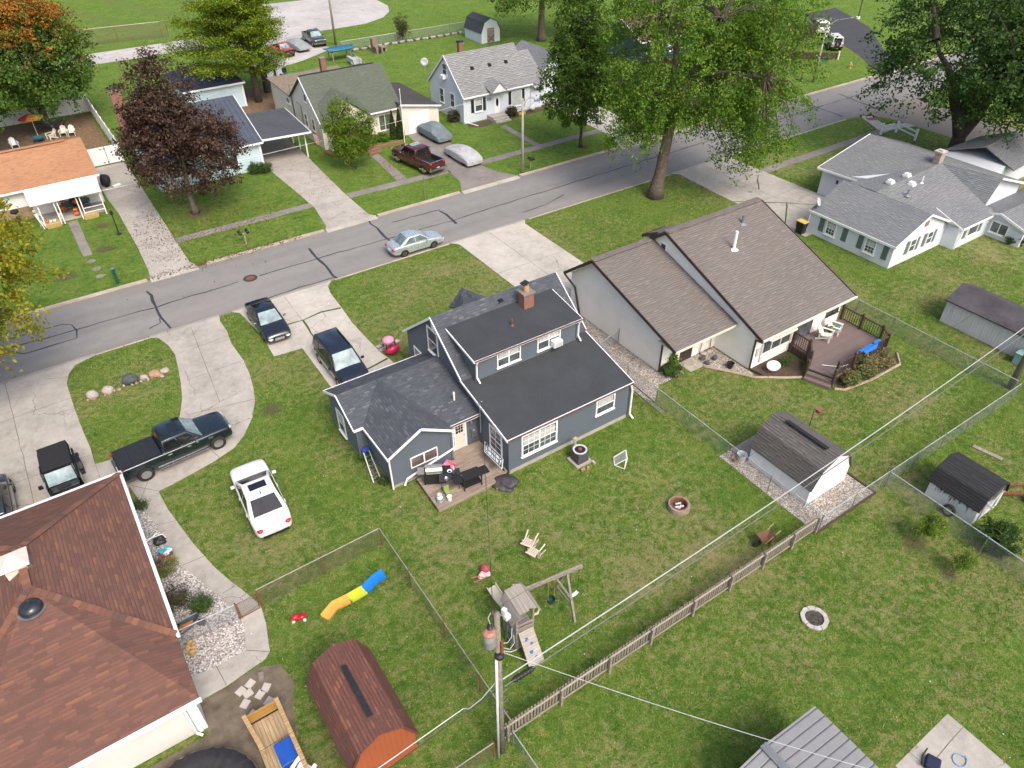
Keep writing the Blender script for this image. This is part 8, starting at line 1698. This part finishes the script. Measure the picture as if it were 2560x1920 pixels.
# ---------------------------------------------------------------- toys in the fenced yard
t = T('plastic_slide', 'long toy slide of blue, lime and yellow sections lying in the grass', 'slide', (5, 20.3, 0)); pth = [(3.42, 20.12, .08), (4.0, 20.42, .12), (4.7, 20.28, .28), (5.45, 20.36, .22), (6.0, 20.5, .36), (6.5, 20.48, .5)]
for i, (c, nm) in enumerate([((.62, .36, .07), 'yellow_section'), ((.50, .58, .04), 'lime_section'), ((.012, .18, .56), 'blue_section')]):
    ps = [Vector(p) for p in pth[i * 2:i * 2 + 3]] if i < 2 else [Vector(p) for p in pth[3:]]
    if i == 0: ps = [Vector(p) for p in pth[0:3]]
    if i == 1: ps = [Vector(p) for p in pth[2:4]]
    rings = []
    for k_, p in enumerate(ps):
        d = (ps[min(k_ + 1, len(ps) - 1)] - ps[max(k_ - 1, 0)]).normalized(); s_ = Vector((-d.y, d.x, 0)).normalized(); u_ = Vector((0, 0, 1)); rings.append([p + s_ * a + u_ * b for a, b in ((-.25, .0), (-.25, .14), (-.2, .14), (-.17, .04), (.17, .04), (.2, .14), (.25, .14), (.25, 0), (.2, -.08), (-.2, -.08))])
    t.part(nm, MB().loft(rings), plain(nm, c, .4, var=.08), ang=40)
t = T('ride_on_toy', 'red ride on toy car with white wheels in the fenced yard', 'toy car', (2.5, 20.75, 0)); RD = plain('toy_red', (.5, .012, .03), .3); t.part('body', MB().blob((2.35, 20.82, .2), (.2, .13, .12), rg, 2, .06).blob((2.62, 20.7, .18), (.2, .13, .1), rg, 2, .06).cbox((2.48, 20.76, .16), (.3, .2, .1), -.4), RD, smooth=True); t.part('backrest', MB().cbox((2.72, 20.68, .34), (.06, .2, .18), -.4), RD); t.part('steering_wheel', MB().lathe([(.07, 0), (.09, .02), (.07, .03)], (2.42, 20.8, .36), 12, closed=True), RD)
for x, y in ((2.22, 20.74), (2.3, 20.98), (2.66, 20.56), (2.74, 20.8)): t.part('wheel', MB().lathe([(.02, -.03), (.07, -.03), (.07, .03), (.02, .03)], (0, 0, 0), 12).xf(Matrix.Translation((x, y, .07)) @ Matrix.Rotation(R_(-23), 4, 'Z') @ Matrix.Rotation(R_(90), 4, 'X')), M['white'])
t = T('toy_car', 'pink and red toddler car parked by the front of the navy house', 'toy car', (14.75, 36.2, 0)); t.part('body', MB().blob((14.75, 36.1, .4), (.5, .34, .3), rg, 3, .08), plain('toy_dark_pink', (.38, .015, .07), .35), smooth=True); t.part('canopy', MB().lathe([(.4, 0), (.36, .2), (.2, .3), (0, .32)], (14.6, 36.25, .95), 16), plain('toy_pale_pink', (.7, .28, .4), .35), smooth=True); t.part('canopy_post', MB().box(14.3, 14.36, 36.0, 36.06, .5, 1.0).box(14.9, 14.96, 36.0, 36.06, .5, 1.0).box(14.3, 14.36, 36.5, 36.56, .5, 1.0), M['black'])
for i in range(7): one('edging_paver', 'tan paver in the short patch beside the navy house front corner', 'paver', MB().cbox((14.3 + .42 * (i % 4) + rg.uniform(-.05, .05), 36.9 + .4 * (i // 4) + .1 * (i % 4), .03), (.36, .3, .06), .3 + rg.uniform(-.2, .2)), M['stone'], 'pavers beside the navy house front')
# ---------------------------------------------------------------- bottom right yard and far right
rg = random.Random(21)
one('burn_pile', 'dark heap of burnt branches on the bottom lawn', 'brush pile', (lambda m: [m.tube([(12.75 + rg.gauss(0, .25), 7.0 + rg.gauss(0, .25), .03), (12.75 + rg.gauss(0, .4), 7.0 + rg.gauss(0, .4), rg.uniform(.05, .35))], rg.uniform(.012, .04), 5) for _ in range(140)] and m)(MB()), plain('burnt_sticks', (.045, .036, .03), .95, var=.7, sc=7))
for o in [bpy.data.objects['burn_pile']]: o.location = (-2.35, -1.55, 0)
one('brush_pile', 'grey heap of cut branches and logs against the metal shed', 'brush pile', (lambda m: [m.tube([(12.0 + rg.gauss(0, .7), 4.9 + rg.gauss(0, .28), .04), (12.0 + rg.gauss(0, .9), 4.9 + rg.gauss(0, .35), rg.uniform(.05, .5)), (12.0 + rg.gauss(0, 1.1), 4.9 + rg.gauss(0, .4), rg.uniform(.05, .4))], rg.uniform(.01, .035), 5) for _ in range(120)] and [m.tube([(12.3 + rg.gauss(0, .3), 4.8 + rg.gauss(0, .2), .1), (12.5 + rg.gauss(0, .3), 4.8 + rg.gauss(0, .2), .12 + rg.random() * .2)], .08, 8) for _ in range(12)] and m)(MB()), plain('grey_branches', (.16, .13, .105), .95, var=.6, sc=6))
bpy.data.objects['brush_pile'].location = (-.55, -.05, 0)
t = T('patio_seat', 'dark navy folded seat lying on the bottom concrete patio', 'seat', (19.3, 1.9, 0)); t.part('cushion', MB().cbox((19.5, 1.75, .15), (.55, .5, .25), .4), plain('navy_cloth', (.01, .014, .05), .8), bevel=.06); t.part('frame', MB().tube([(19.15, 1.95, .1), (19.2, 2.1, .5), (19.6, 2.15, .5)], .03, 6), M['black'])
one('blue_hose', 'loop of blue garden hose lying on the bottom concrete patio', 'hose', MB().tube([(20.55 + .22 * math.cos(a) * (1 + .1 * a), 1.12 + .3 * math.sin(a) + .05 * a, .035) for a in [i * .3 for i in range(20)]], .02, 6), plain('hose_blue', (.12, .30, .52), .5))
one('plank', 'grey weathered plank lying on the right hand lawn', 'plank', MB().cbox((37.2, 9.6, .04), (1.5, .25, .06), R_(-80)), M['wood_grey'])
t = T('spare_tyre', 'car wheel leaning against the old peeling shed', 'wheel', (31.3, 8.35, .0)); tm, rm_ = wheel_meshes(.31, .2, 5); o = t.part('tyre', tm, M['rubber']); o.matrix_parent_inverse = Matrix.Identity(4); o.location = (0, 0, .31); o.rotation_euler = (R_(-14), 0, R_(-88)); r2 = t.part('rim', rm_, M['alloy']); r2.matrix_parent_inverse = Matrix.Identity(4); r2.location = (0, 0, .31); r2.rotation_euler = (R_(-14), 0, R_(-88))
t = T('rusty_trailer', 'rusty boat trailer frame at the right edge behind the old shed', 'trailer', (35, 7, 0)); t.part('frame', MB().beam((34.1, 7.8, .35), (36.5, 6.0, .35), .1, .1).beam((34.4, 8.3, .35), (36.9, 6.5, .35), .1, .1).beam((34.2, 8.0, .35), (34.6, 8.3, .35), .1, .1), M['rust']); t.part('wheel', MB().tube([(35.4, 6.4, .28), (35.5, 6.55, .28)], .28, 16), M['rubber'])
t = T('bird_feeder', 'bird feeder hanging on a thin black pole behind the white shed', 'bird feeder', (30.6, 16.2, 0)); t.part('pole', MB().tube([(30.6, 16.2, 0), (30.6, 16.2, 1.5), (30.75, 16.1, 1.6)], .02, 6), M['black']); t.part('tray', MB().cbox((30.85, 16.05, 1.45), (.3, .3, .05)).cbox((30.85, 16.05, 1.62), (.34, .34, .04)), plain('red_feeder', (.22, .09, .06), .7))
t = T('steel_drum', 'pale bucket with a white rim on the gravel beside the white shed', 'bucket', (25.75, 16.6, 0)); t.part('bucket', MB().lathe([(.2, 0), (.25, .5), (.27, .51), (.24, .48), (.2, .05), (0, .05)], (25.75, 16.7, .02), 20), plain('pale_bucket', (.5, .52, .54), .4)); one('flower_pot', 'brown flower pot on the gravel left of the pale bucket', 'pot', MB().lathe([(.12, 0), (.17, .26), (.14, .24), (.1, .1), (0, .1)], (25.45, 16.85, .02), 14), M['stone_tan'])
one('utility_pedestal', 'pale green utility box standing beside the long grey shed', 'utility box', MB().box(46.3, 47.0, 12.4, 13.2, 0, .75).box(46.26, 47.04, 12.36, 13.24, .75, .82), plain('utility_green', (.22, .36, .33), .5), bevel=.03)
one('wood_edging', 'timber edging round the gravel pad of the white shed', 'edging', MB().beam((25.0, 11.2, .04), (29.65, 11.2, .04), .09, .09).beam((29.66, 11.2, .04), (29.66, 15, .04), .09, .09), M['wood_brown'])
t = T('satellite_dish', 'grey satellite dish on the roof corner of the long white house', 'satellite dish', (50.6, 31.8, 1.9)); t.part('dish', MB().lathe([(0, 0), (.25, .03), (.42, .10), (.42, .12), (.25, .05), (0, .02)], (0, 0, 0), 24, 1, .85).xf(Matrix.Translation((50.5, 31.9, 2.6)) @ Matrix.Rotation(R_(62), 4, 'X') @ Matrix.Rotation(R_(20), 4, 'Y')), plain('dish_grey', (.42, .44, .47), .45), smooth=True); t.part('mast', MB().tube([(50.6, 31.8, 1.85), (50.55, 31.95, 2.5)], .03, 6), M['steel'])
t = T('satellite_dish', 'pale satellite dish on a mast at the gable of the cape house', 'satellite dish', (40.2, 77.0, 4)); t.part('dish', MB().lathe([(0, 0), (.3, .04), (.5, .12), (.5, .14), (.3, .06), (0, .02)], (0, 0, 0), 24).xf(Matrix.Translation((39.9, 77.2, 5.0)) @ Matrix.Scale(.85, 4) @ Matrix.Rotation(R_(70), 4, 'X') @ Matrix.Rotation(R_(-25), 4, 'Y')), plain('dish_pale', (.34, .36, .38), .45), smooth=True); t.part('mast', MB().tube([(40.35, 77.2, 3.6), (40.0, 77.2, 5.0)], .04, 6), M['steel'])
t = T('wheeled_bin', 'black wheeled bin with a yellow lid by the long white house', 'bin', (49.7, 32.2, 0)); t.part('bin', MB().add([(49.45, 31.95, 0), (49.95, 31.95, 0), (49.95, 32.5, 0), (49.45, 32.5, 0), (49.4, 31.85, 1.0), (50.0, 31.85, 1.0), (50.0, 32.6, 1.0), (49.4, 32.6, 1.0)], [(0, 1, 5, 4), (1, 2, 6, 5), (2, 3, 7, 6), (3, 0, 4, 7)]), M['black']); t.part('lid', MB().box(49.38, 50.02, 31.8, 32.64, 1.0, 1.07), plain('bin_yellow', (.55, .42, .10), .5), bevel=.03)
# ---------------------------------------------------------------- porch decorations and the fenced play yard across the street
rg = random.Random(33); PUM = plain('pumpkin_orange', (.52, .13, .02), .5, var=.25); HAY = plain('hay_straw', (.42, .30, .12), .95, var=.5, sc=14, bump=1.0); TEAL = plain('teal_plastic', (.03, .12, .15), .5)
def pumpkin(label, x, y, z, r):
    t = T('pumpkin', label, 'pumpkin', (x, y, z), 0, 'pumpkins on the porch'); n = 24
    rings = [[(x + r * s_ * (1 + .06 * math.cos(8 * a)) * math.cos(a), y + r * s_ * (1 + .06 * math.cos(8 * a)) * math.sin(a), z + r * h) for a in [2 * math.pi * i / n for i in range(n)]] for s_, h in ((.3, .02), (.8, .2), (1, .75), (.85, 1.25), (.45, 1.5), (.1, 1.42))]
    t.part('shell', MB().loft(rings), PUM, smooth=True); t.part('stem', MB().cyl((x, y, z + r * 1.4), (x + .02, y, z + r * 1.75), r * .14, r * .1), M['wood_brown'])
for x, y, z, r, lb in [(.55, 71.2, .12, .34, 'large pumpkin at the back of the porch'), (.75, 71.45, .72, .24, 'pumpkin stacked on the large porch pumpkin'), (1.36, 69.6, .12, .24, 'pumpkin at the bottom of the stacked pair by the porch step'), (1.36, 69.6, .5, .2, 'pumpkin at the top of the stacked pair by the porch step'), (1.95, 71.1, .12, .22, 'small pumpkin beside the right porch posts'), (1.65, 71.3, .5, .26, 'pumpkin on the bench behind the right porch posts'), (-1.0, 68.75, .42, .15, 'small pumpkin on the left hay bale')]: pumpkin(lb, x, y, z, r)
for i, (x, y, w_, lb) in enumerate([(-.6, 68.6, 1.1, 'low hay bale at the left porch corner'), (2.35, 68.65, 1.15, 'hay bale at the right side of the porch step')]): one('hay_bale', lb, 'hay bale', MB().cbox((x, y, .22), (w_, .5, .44)), HAY, 'hay bales by the porch', bevel=.05)
for i, (x, lb) in enumerate([(-.72, 'white gourd left on the hay bale'), (-.42, 'white gourd right on the hay bale')]): one('white_gourd', lb, 'gourd', MB().blob((x, 68.65, .52), (.12, .12, .1), rg, 2, .05), M['white'], 'gourds on the hay bale', smooth=True)
one('skull_decoration', 'white skull standing on the porch floor between the posts', 'skull', MB().blob((.1, 69.75, .42), (.2, .22, .22), rg, 3, .06).box(-.02, .22, 69.55, 69.75, .12, .3), plain('bone', (.62, .60, .52), .6), smooth=True)
t = T('skeleton_decoration', 'white skeleton leaning at the left porch post', 'skeleton', (-1.4, 68.9, 0)); BN = plain('bone_white', (.68, .68, .65), .6)
t.part('ribcage', MB().tube([(-1.5, 69.0, .8), (-1.55, 69.1, 1.25)], [.10, .16], 8), BN); t.part('head', MB().blob((-1.57, 69.12, 1.5), (.11, .12, .13), rg, 2, .05), BN); t.part('leg', MB().tube([(-1.48, 69.0, .8), (-1.3, 68.85, .42), (-1.2, 68.75, .02)], .035, 6), BN); t.part('leg', MB().tube([(-1.55, 69.0, .8), (-1.42, 68.8, .42), (-1.35, 68.6, .02)], .035, 6), BN); t.part('arm', MB().tube([(-1.45, 69.05, 1.3), (-1.25, 68.95, 1.05), (-1.1, 68.85, .85)], .025, 6), BN)
for x, lb in ((.95, 'teal porch chair left of the double posts'), (2.35, 'teal porch chair right of the double posts')): adirondack(lb, x, 71.1, R_(180), TEAL, .12, group='chairs on the porch')
t = T('smoker_grill', 'black pedestal grill standing on the lawn by the stone wall', 'grill', (-2.95, 70.6, 0)); t.part('pedestal', MB().box(-3.15, -2.75, 70.4, 70.8, 0, .6).box(-3.0, -2.9, 70.55, 70.65, .6, 1.1), M['black']); t.part('hood', MB().blob((-2.95, 70.6, 1.25), (.35, .28, .2), rg, 2, .05), M['black_matte'], smooth=True)
t = T('parasol', 'rainbow striped parasol in the fenced back yard', 'parasol', (1.2, 93.2, 0)); k = N('rainbow_fabric'); p = k.sep(k.obj()); an = k.math('ARCTAN2', k.math('SUBTRACT', p[1], 93.2), k.math('SUBTRACT', p[0], 1.2)); k.set(Base_Color=k.ramp(k.math('ADD', k.math('DIVIDE', an, 6.2832), .5), [(0, (.35, .04, .03)), (.17, (.42, .16, .03)), (.33, (.40, .33, .05)), (.5, (.05, .22, .06)), (.67, (.03, .12, .35)), (.83, (.16, .06, .25))], 'CONSTANT'), Roughness=.8); t.part('canopy', MB().lathe([(1.25, 1.95), (.7, 2.2), (0, 2.4)], (1.2, 93.2, 0), 12), k.m); t.part('pole', MB().cyl((1.2, 93.2, 0), (1.2, 93.2, 2.4), .03), M['white'])
t = T('hammock', 'dark hammock on a stand in the fenced back yard', 'hammock', (2.8, 94.2, 0)); t.part('sling', MB().loft([[(1.6 + 2.6 * u, 94.3 - .5 * w_ * (1 - (2 * u - 1) ** 4), 1.0 - .55 * (1 - (2 * u - 1) ** 2) + .1 * w_ * w_) for w_ in (-1, -.5, 0, .5, 1)] for u in [i / 10 for i in range(11)]], caps=False, closed=False), plain('dark_sling', (.05, .055, .07), .8)); t.part('stand', MB().tube([(1.5, 94.3, 1.1), (2.0, 94.3, .1), (3.8, 94.3, .1), (4.4, 94.3, 1.1)], .04, 6), M['black'])
for x, y, a, lb in [(3.55, 91.7, 2.9, 'tan lawn chair left of the pair in the fenced yard'), (4.3, 91.3, 2.9, 'tan lawn chair right of the pair in the fenced yard'), (2.3, 91.5, 2.0, 'reclined tan lawn chair beside the parasol'), (-1.2, 90.8, 3.3, 'large white reclining chair left in the fenced yard')]: adirondack(lb, x, y, a, M['cream_trim'] if x > 0 else M['white'], 0, group='lawn chairs in the fenced yard')
t = T('play_table', 'low teal sand table in the fenced yard', 'table', (1.1, 91.3, 0)); t.part('table_top', MB().lathe([(.55, .4), (.6, .5), (.5, .5), (.45, .44), (0, .43)], (1.1, 91.3, 0), 16), TEAL)
for i in range(3): t.part('leg', MB().cyl((1.1 + .4 * math.cos(i * 2.1), 91.3 + .4 * math.sin(i * 2.1), 0), (1.1 + .4 * math.cos(i * 2.1), 91.3 + .4 * math.sin(i * 2.1), .42), .05), TEAL)
t = T('covered_motorcycle', 'dark covered machine beside the orange roofed house near the gate', 'covered machine', (4.6, 75.4, 0)); t.part('cover', MB().blob((4.75, 75.3, .5), (.45, .9, .5), rg, 3, .15), M['black_matte'], smooth=True); one('white_step', 'small white board lying on the drive beside the covered machine', 'board', MB().cbox((5.5, 74.6, .06), (.7, .4, .06), .3), M['white'])
# ---------------------------------------------------------------- beyond the green-roofed house
t = T('kayak_rack', 'rack carrying stacked kayaks at the edge of the stone lot', 'rack', (39.6, 101.5, 0))
for x in (38.4, 41.0): t.part('rack_post', MB().box(x - .06, x + .06, 100.9, 101.0, 0, 1.25).box(x - .06, x + .06, 102.4, 102.5, 0, 1.25).box(x - .06, x + .06, 100.9, 102.5, 1.15, 1.25), M['wood_grey'])
for i, (y, z, c, lb) in enumerate([(101.1, 1.42, (.015, .14, .22), 'teal kayak at the front of the rack'), (101.75, 1.45, (.025, .10, .20), 'dark blue kayak in the middle of the rack'), (102.35, 1.42, (.02, .085, .15), 'blue kayak at the back of the rack')]):
    n = 12; one('kayak', lb, 'kayak', MB().loft([[(37.6 + 4.3 * u, y + .36 * math.sin(math.pi * u) ** .6 * math.cos(a), z + .2 * math.sin(math.pi * u) ** .5 * math.sin(a) + .12 * (2 * u - 1) ** 4) for a in [2 * math.pi * j / n for j in range(n)]] for u in [.01 + .98 * i_ / 14 for i_ in range(15)]]), plain('kayak_plastic', c, .35, var=.2), 'kayaks on the rack', smooth=True)
t = T('stone_barbecue', 'old stone outdoor fireplace with a chimney stack on the far lawn', 'barbecue', (45.5, 102, 0)); BQ = bricky('tan_fieldstone', (.27, .20, .14), (.19, .15, .12), (.14, .12, .10), .3, .2); t.part('chimney_stack', MB().box(45.0, 45.8, 102.3, 103.1, 0, 1.75), BQ); t.part('hearth', MB().box(45.0, 45.25, 101.2, 102.3, 0, .8).box(45.75, 46.0, 101.2, 102.3, 0, .8).box(45.0, 46.0, 102.1, 102.3, 0, .8), BQ); t.part('side_counter', MB().box(46.1, 46.8, 101.6, 102.6, .55, .68).box(46.55, 46.75, 101.7, 102.5, 0, .55), M['concrete_dark']); t.part('firebox', MB().box(45.25, 45.75, 101.3, 102.1, 0, .3), M['black_matte'])
for i in range(44):
    x = 42.7 + i * .41; one('wall_stone', 'rough field stone in the low wall along the far wire fence', 'stone', MB().blob((x, 104.4 + .12 * math.sin(i) + .25 * math.sin(i * .13), .16), (.28, .22, .2), rg, 1, .2), M['stone'] if i % 3 else M['stone_dark'], 'stones of the low field wall')
t = T('riding_mower', 'green riding mower parked on the stone drive behind the cream house', 'mower', (30.6, 97.2, 0)); GM = plain('mower_green', (.02, .16, .03), .4); t.part('hood', MB().box(30.2, 30.9, 96.2, 97.3, .4, .85), GM, bevel=.08); t.part('seat', MB().box(30.25, 30.85, 97.7, 98.1, .65, .75).box(30.25, 30.85, 98.1, 98.2, .7, 1.2), M['black'], bevel=.03); t.part('deck', MB().box(30.0, 31.1, 96.9, 98.3, .2, .45), GM); t.part('steering_wheel', MB().lathe([(.16, 0), (.19, .02), (.16, .03)], (30.55, 97.45, 1.0), 14, closed=True), M['black'])
for x, y, r in ((30.05, 96.4, .2), (31.05, 96.4, .2), (30.0, 98.0, .28), (31.1, 98.0, .28)): t.part('wheel', MB().tube([(x - .1, y, r), (x + .1, y, r)], r, 14), M['rubber'])
for x, lb in ((27.9, 'black rubbish bin beside the pine trunks'), ): 
    t = T('wheeled_bin', lb, 'bin', (x, 95.3, 0)); t.part('bin', MB().box(x - .3, x + .3, 95.0, 95.6, 0, 1.0), M['black']); t.part('lid', MB().box(x - .33, x + .33, 94.97, 95.63, 1.0, 1.07), M['black'])
t = T('clutter_shelf', 'open shelter with striped cloth beside the pine trunks', 'shelter', (28.6, 97.5, 0)); t.part('roof', MB().extr([(27.2, 96.6, 1.8), (29.0, 96.6, 1.8), (29.0, 98.6, 2.1), (27.2, 98.6, 2.1)], (0, 0, .06)), M['wood_grey']); t.part('striped_cloth', MB().extr([(28.95, 96.6, .4), (29.0, 97.6, .4), (29.0, 97.6, 1.7), (28.95, 96.6, 1.7)], (.04, 0, 0)), bpy.data.materials['striped_flag']); t.part('post', MB().box(27.2, 27.3, 96.6, 96.7, 0, 1.8).box(28.9, 29.0, 96.6, 96.7, 0, 1.8), M['wood_brown'])
one('cardboard_cart', 'pale boxy trailer beside the kayak rack', 'trailer', MB().box(39.8, 41.0, 97.4, 98.8, .25, .85).box(39.8, 40.2, 98.8, 99.6, .25, .9).tube([(39.7, 98.0, .25), (39.8, 98.0, .25)], .25, 12).tube([(41.0, 98.0, .25), (41.1, 98.0, .25)], .25, 12), plain('pale_trailer', (.42, .42, .42), .6))
for i, (x, y, c, lb) in enumerate([(48.0, 69.3, (.45, .45, .45), 'pale covered barrel at the right of the cape house front bed'), (49.0, 69.2, (.5, .5, .52), 'white bag at the right of the cape house front bed')]): one('garden_barrel' if i == 0 else 'white_bag', lb, 'barrel' if i == 0 else 'bag', MB().blob((x, y, .35), (.4, .3, .35), rg, 3, .1), plain('pale_cover', c, .6), smooth=True)
one('yellow_planter', 'yellow planter tray in the cape house front bed', 'planter', MB().box(46.9, 47.8, 68.7, 69.0, 0, .25), plain('planter_yellow', (.5, .36, .05), .6))
one('solar_light', 'small dark lamp lying below the small bright green tree', 'garden light', MB().blob((25.55, 65.4, .12), (.14, .12, .12), rg, 2, .1), M['black'], smooth=True)
# ---------------------------------------------------------------- loose leaves and the standing grass
def scatter(name, mat, pts, size, seed):
    r_ = np.random.default_rng(seed); C = np.array(pts); me = leaf_mesh(name, C, r_.uniform(.6, 1.3, len(C)) * size, mat, r_, up=2.0); one(name, None, None, me, mat, kind='stuff')
r_ = np.random.default_rng(77); LIT = foliage('fallen_leaves', [(.2, (.05, .028, .018)), (.55, (.12, .06, .035)), (.95, (.22, .13, .07))], 0)
a = np.concatenate([np.stack([r_.normal(10, 4.0, 2600), r_.normal(62, 3.2, 2600), np.full(2600, .035)], 1), np.stack([r_.uniform(4, 16, 500), r_.normal(55.1, .22, 500), np.full(500, .04)], 1), np.stack([r_.normal(6.6, .7, 160), r_.normal(65, 3, 160), np.full(160, .03)], 1), np.stack([r_.normal(26, 2.5, 500), r_.normal(64, 1.8, 500), np.full(500, .03)], 1)])
scatter('fallen_leaves', LIT, a, .13, 1)
b = np.stack([r_.uniform(-8, 60, 260), r_.uniform(0, 70, 260), np.full(260, .05)], 1); scatter('pale_flecks', M['white'], [p for p in b if not (46.5 < p[1] < 55.5)], .06, 2)
def inside(P, poly):
    x, y = P[:, 0], P[:, 1]; r = np.zeros(len(P), bool); n = len(poly); j = n - 1
    for i in range(n):
        xi, yi = poly[i]; xj, yj = poly[j]; c = ((yi > y) != (yj > y)) & (x < (xj - xi) * (y - yi) / (yj - yi + 1e-12) + xi); r ^= c; j = i
    return r
rect = lambda a, b, c, d: [(a, c), (b, c), (b, d), (a, d)]
HOLES = [rect(14.8, 23.2, 22.8, 34), rect(8.9, 14.9, 28.1, 32), rect(9.4, 13, 25.3, 28.2), rect(10.6, 14.9, 22.6, 25.9), rect(27.5, 32.4, 25, 34), rect(32.2, 40.7, 22, 34.6), rect(34.6, 40.9, 18.1, 22), rect(1.7, 4.1, 12.9, 16.8), rect(31.6, 34, 7.3, 9.8), rect(-10, -2.4, 18, 31.2), rect(12.6, 16.2, -4, 5), rect(47, 50, 9, 18.5), rect(50.3, 57.1, 24.6, 32.1)]
for o in bpy.data.objects:
    if o.get('kind') == 'structure' and o.type == 'MESH' and len(o.data.polygons) > 2 and any(o.name.startswith(k_) for k_ in ('loop_driveway', 'parking_drive', 'garage_drive', 'corner_drive', 'back_patio', 'bare_yard', 'gravel_bed', 'shed_gravel', 'side_gravel', 'corner_gravel', 'mulch_bed', 'near_sidewalk')):
        pl = max((p for p in o.data.polygons if p.normal.z > .9), key=lambda p: p.area); HOLES.append([tuple(o.data.vertices[i].co[:2]) for i in pl.vertices])
def blades(name, x0, x1, y0, y1, n, h, seed, mat):
    r_ = np.random.default_rng(seed); P = np.stack([r_.uniform(x0, x1, n), r_.uniform(y0, y1, n)], 1)
    den = .5 + .25 * np.sin(P[:, 0] * 1.9 + 1.3 * np.sin(P[:, 1] * .8)) + .25 * np.sin(P[:, 1] * 2.3 + 1.7 * np.sin(P[:, 0] * .6)); keep = r_.random(n) < .45 + .55 * den
    for q in HOLES: keep &= ~inside(P, q)
    P = P[keep]; n = len(P); hh = r_.gamma(4, .25, n) * h; a = r_.uniform(0, 6.283, n); w = r_.uniform(.012, .024, n); l = r_.normal(0, .45, (n, 2)) * hh[:, None]
    V = np.empty((n, 3, 3)); dx = np.stack([np.cos(a), np.sin(a)], 1) * w[:, None]
    V[:, 0, :2] = P - dx; V[:, 1, :2] = P + dx; V[:, 2, :2] = P + l; V[:, 0, 2] = V[:, 1, 2] = 0; V[:, 2, 2] = hh
    me = bpy.data.meshes.new(name); me.vertices.add(n * 3); me.vertices.foreach_set('co', V.reshape(-1)); me.loops.add(n * 3); me.loops.foreach_set('vertex_index', np.arange(n * 3, dtype=np.int32)); me.polygons.add(n); me.polygons.foreach_set('loop_start', np.arange(0, n * 3, 3, dtype=np.int32)); me.update(calc_edges=True); me.materials.append(mat); one(name, None, None, me, mat, kind='stuff')
F_BLADE = foliage('grass_blades', [(.10, (.048, .125, .018)), (.38, (.10, .205, .03)), (.58, (.18, .265, .046)), (.74, (.32, .295, .105)), (.95, (.56, .47, .27))], .3)
blades('grass', -9, 26, 0, YN - .1, 420000, .055, 5, F_BLADE); blades('grass', 26, 58, 3, YN - .1, 320000, .06, 6, F_BLADE)
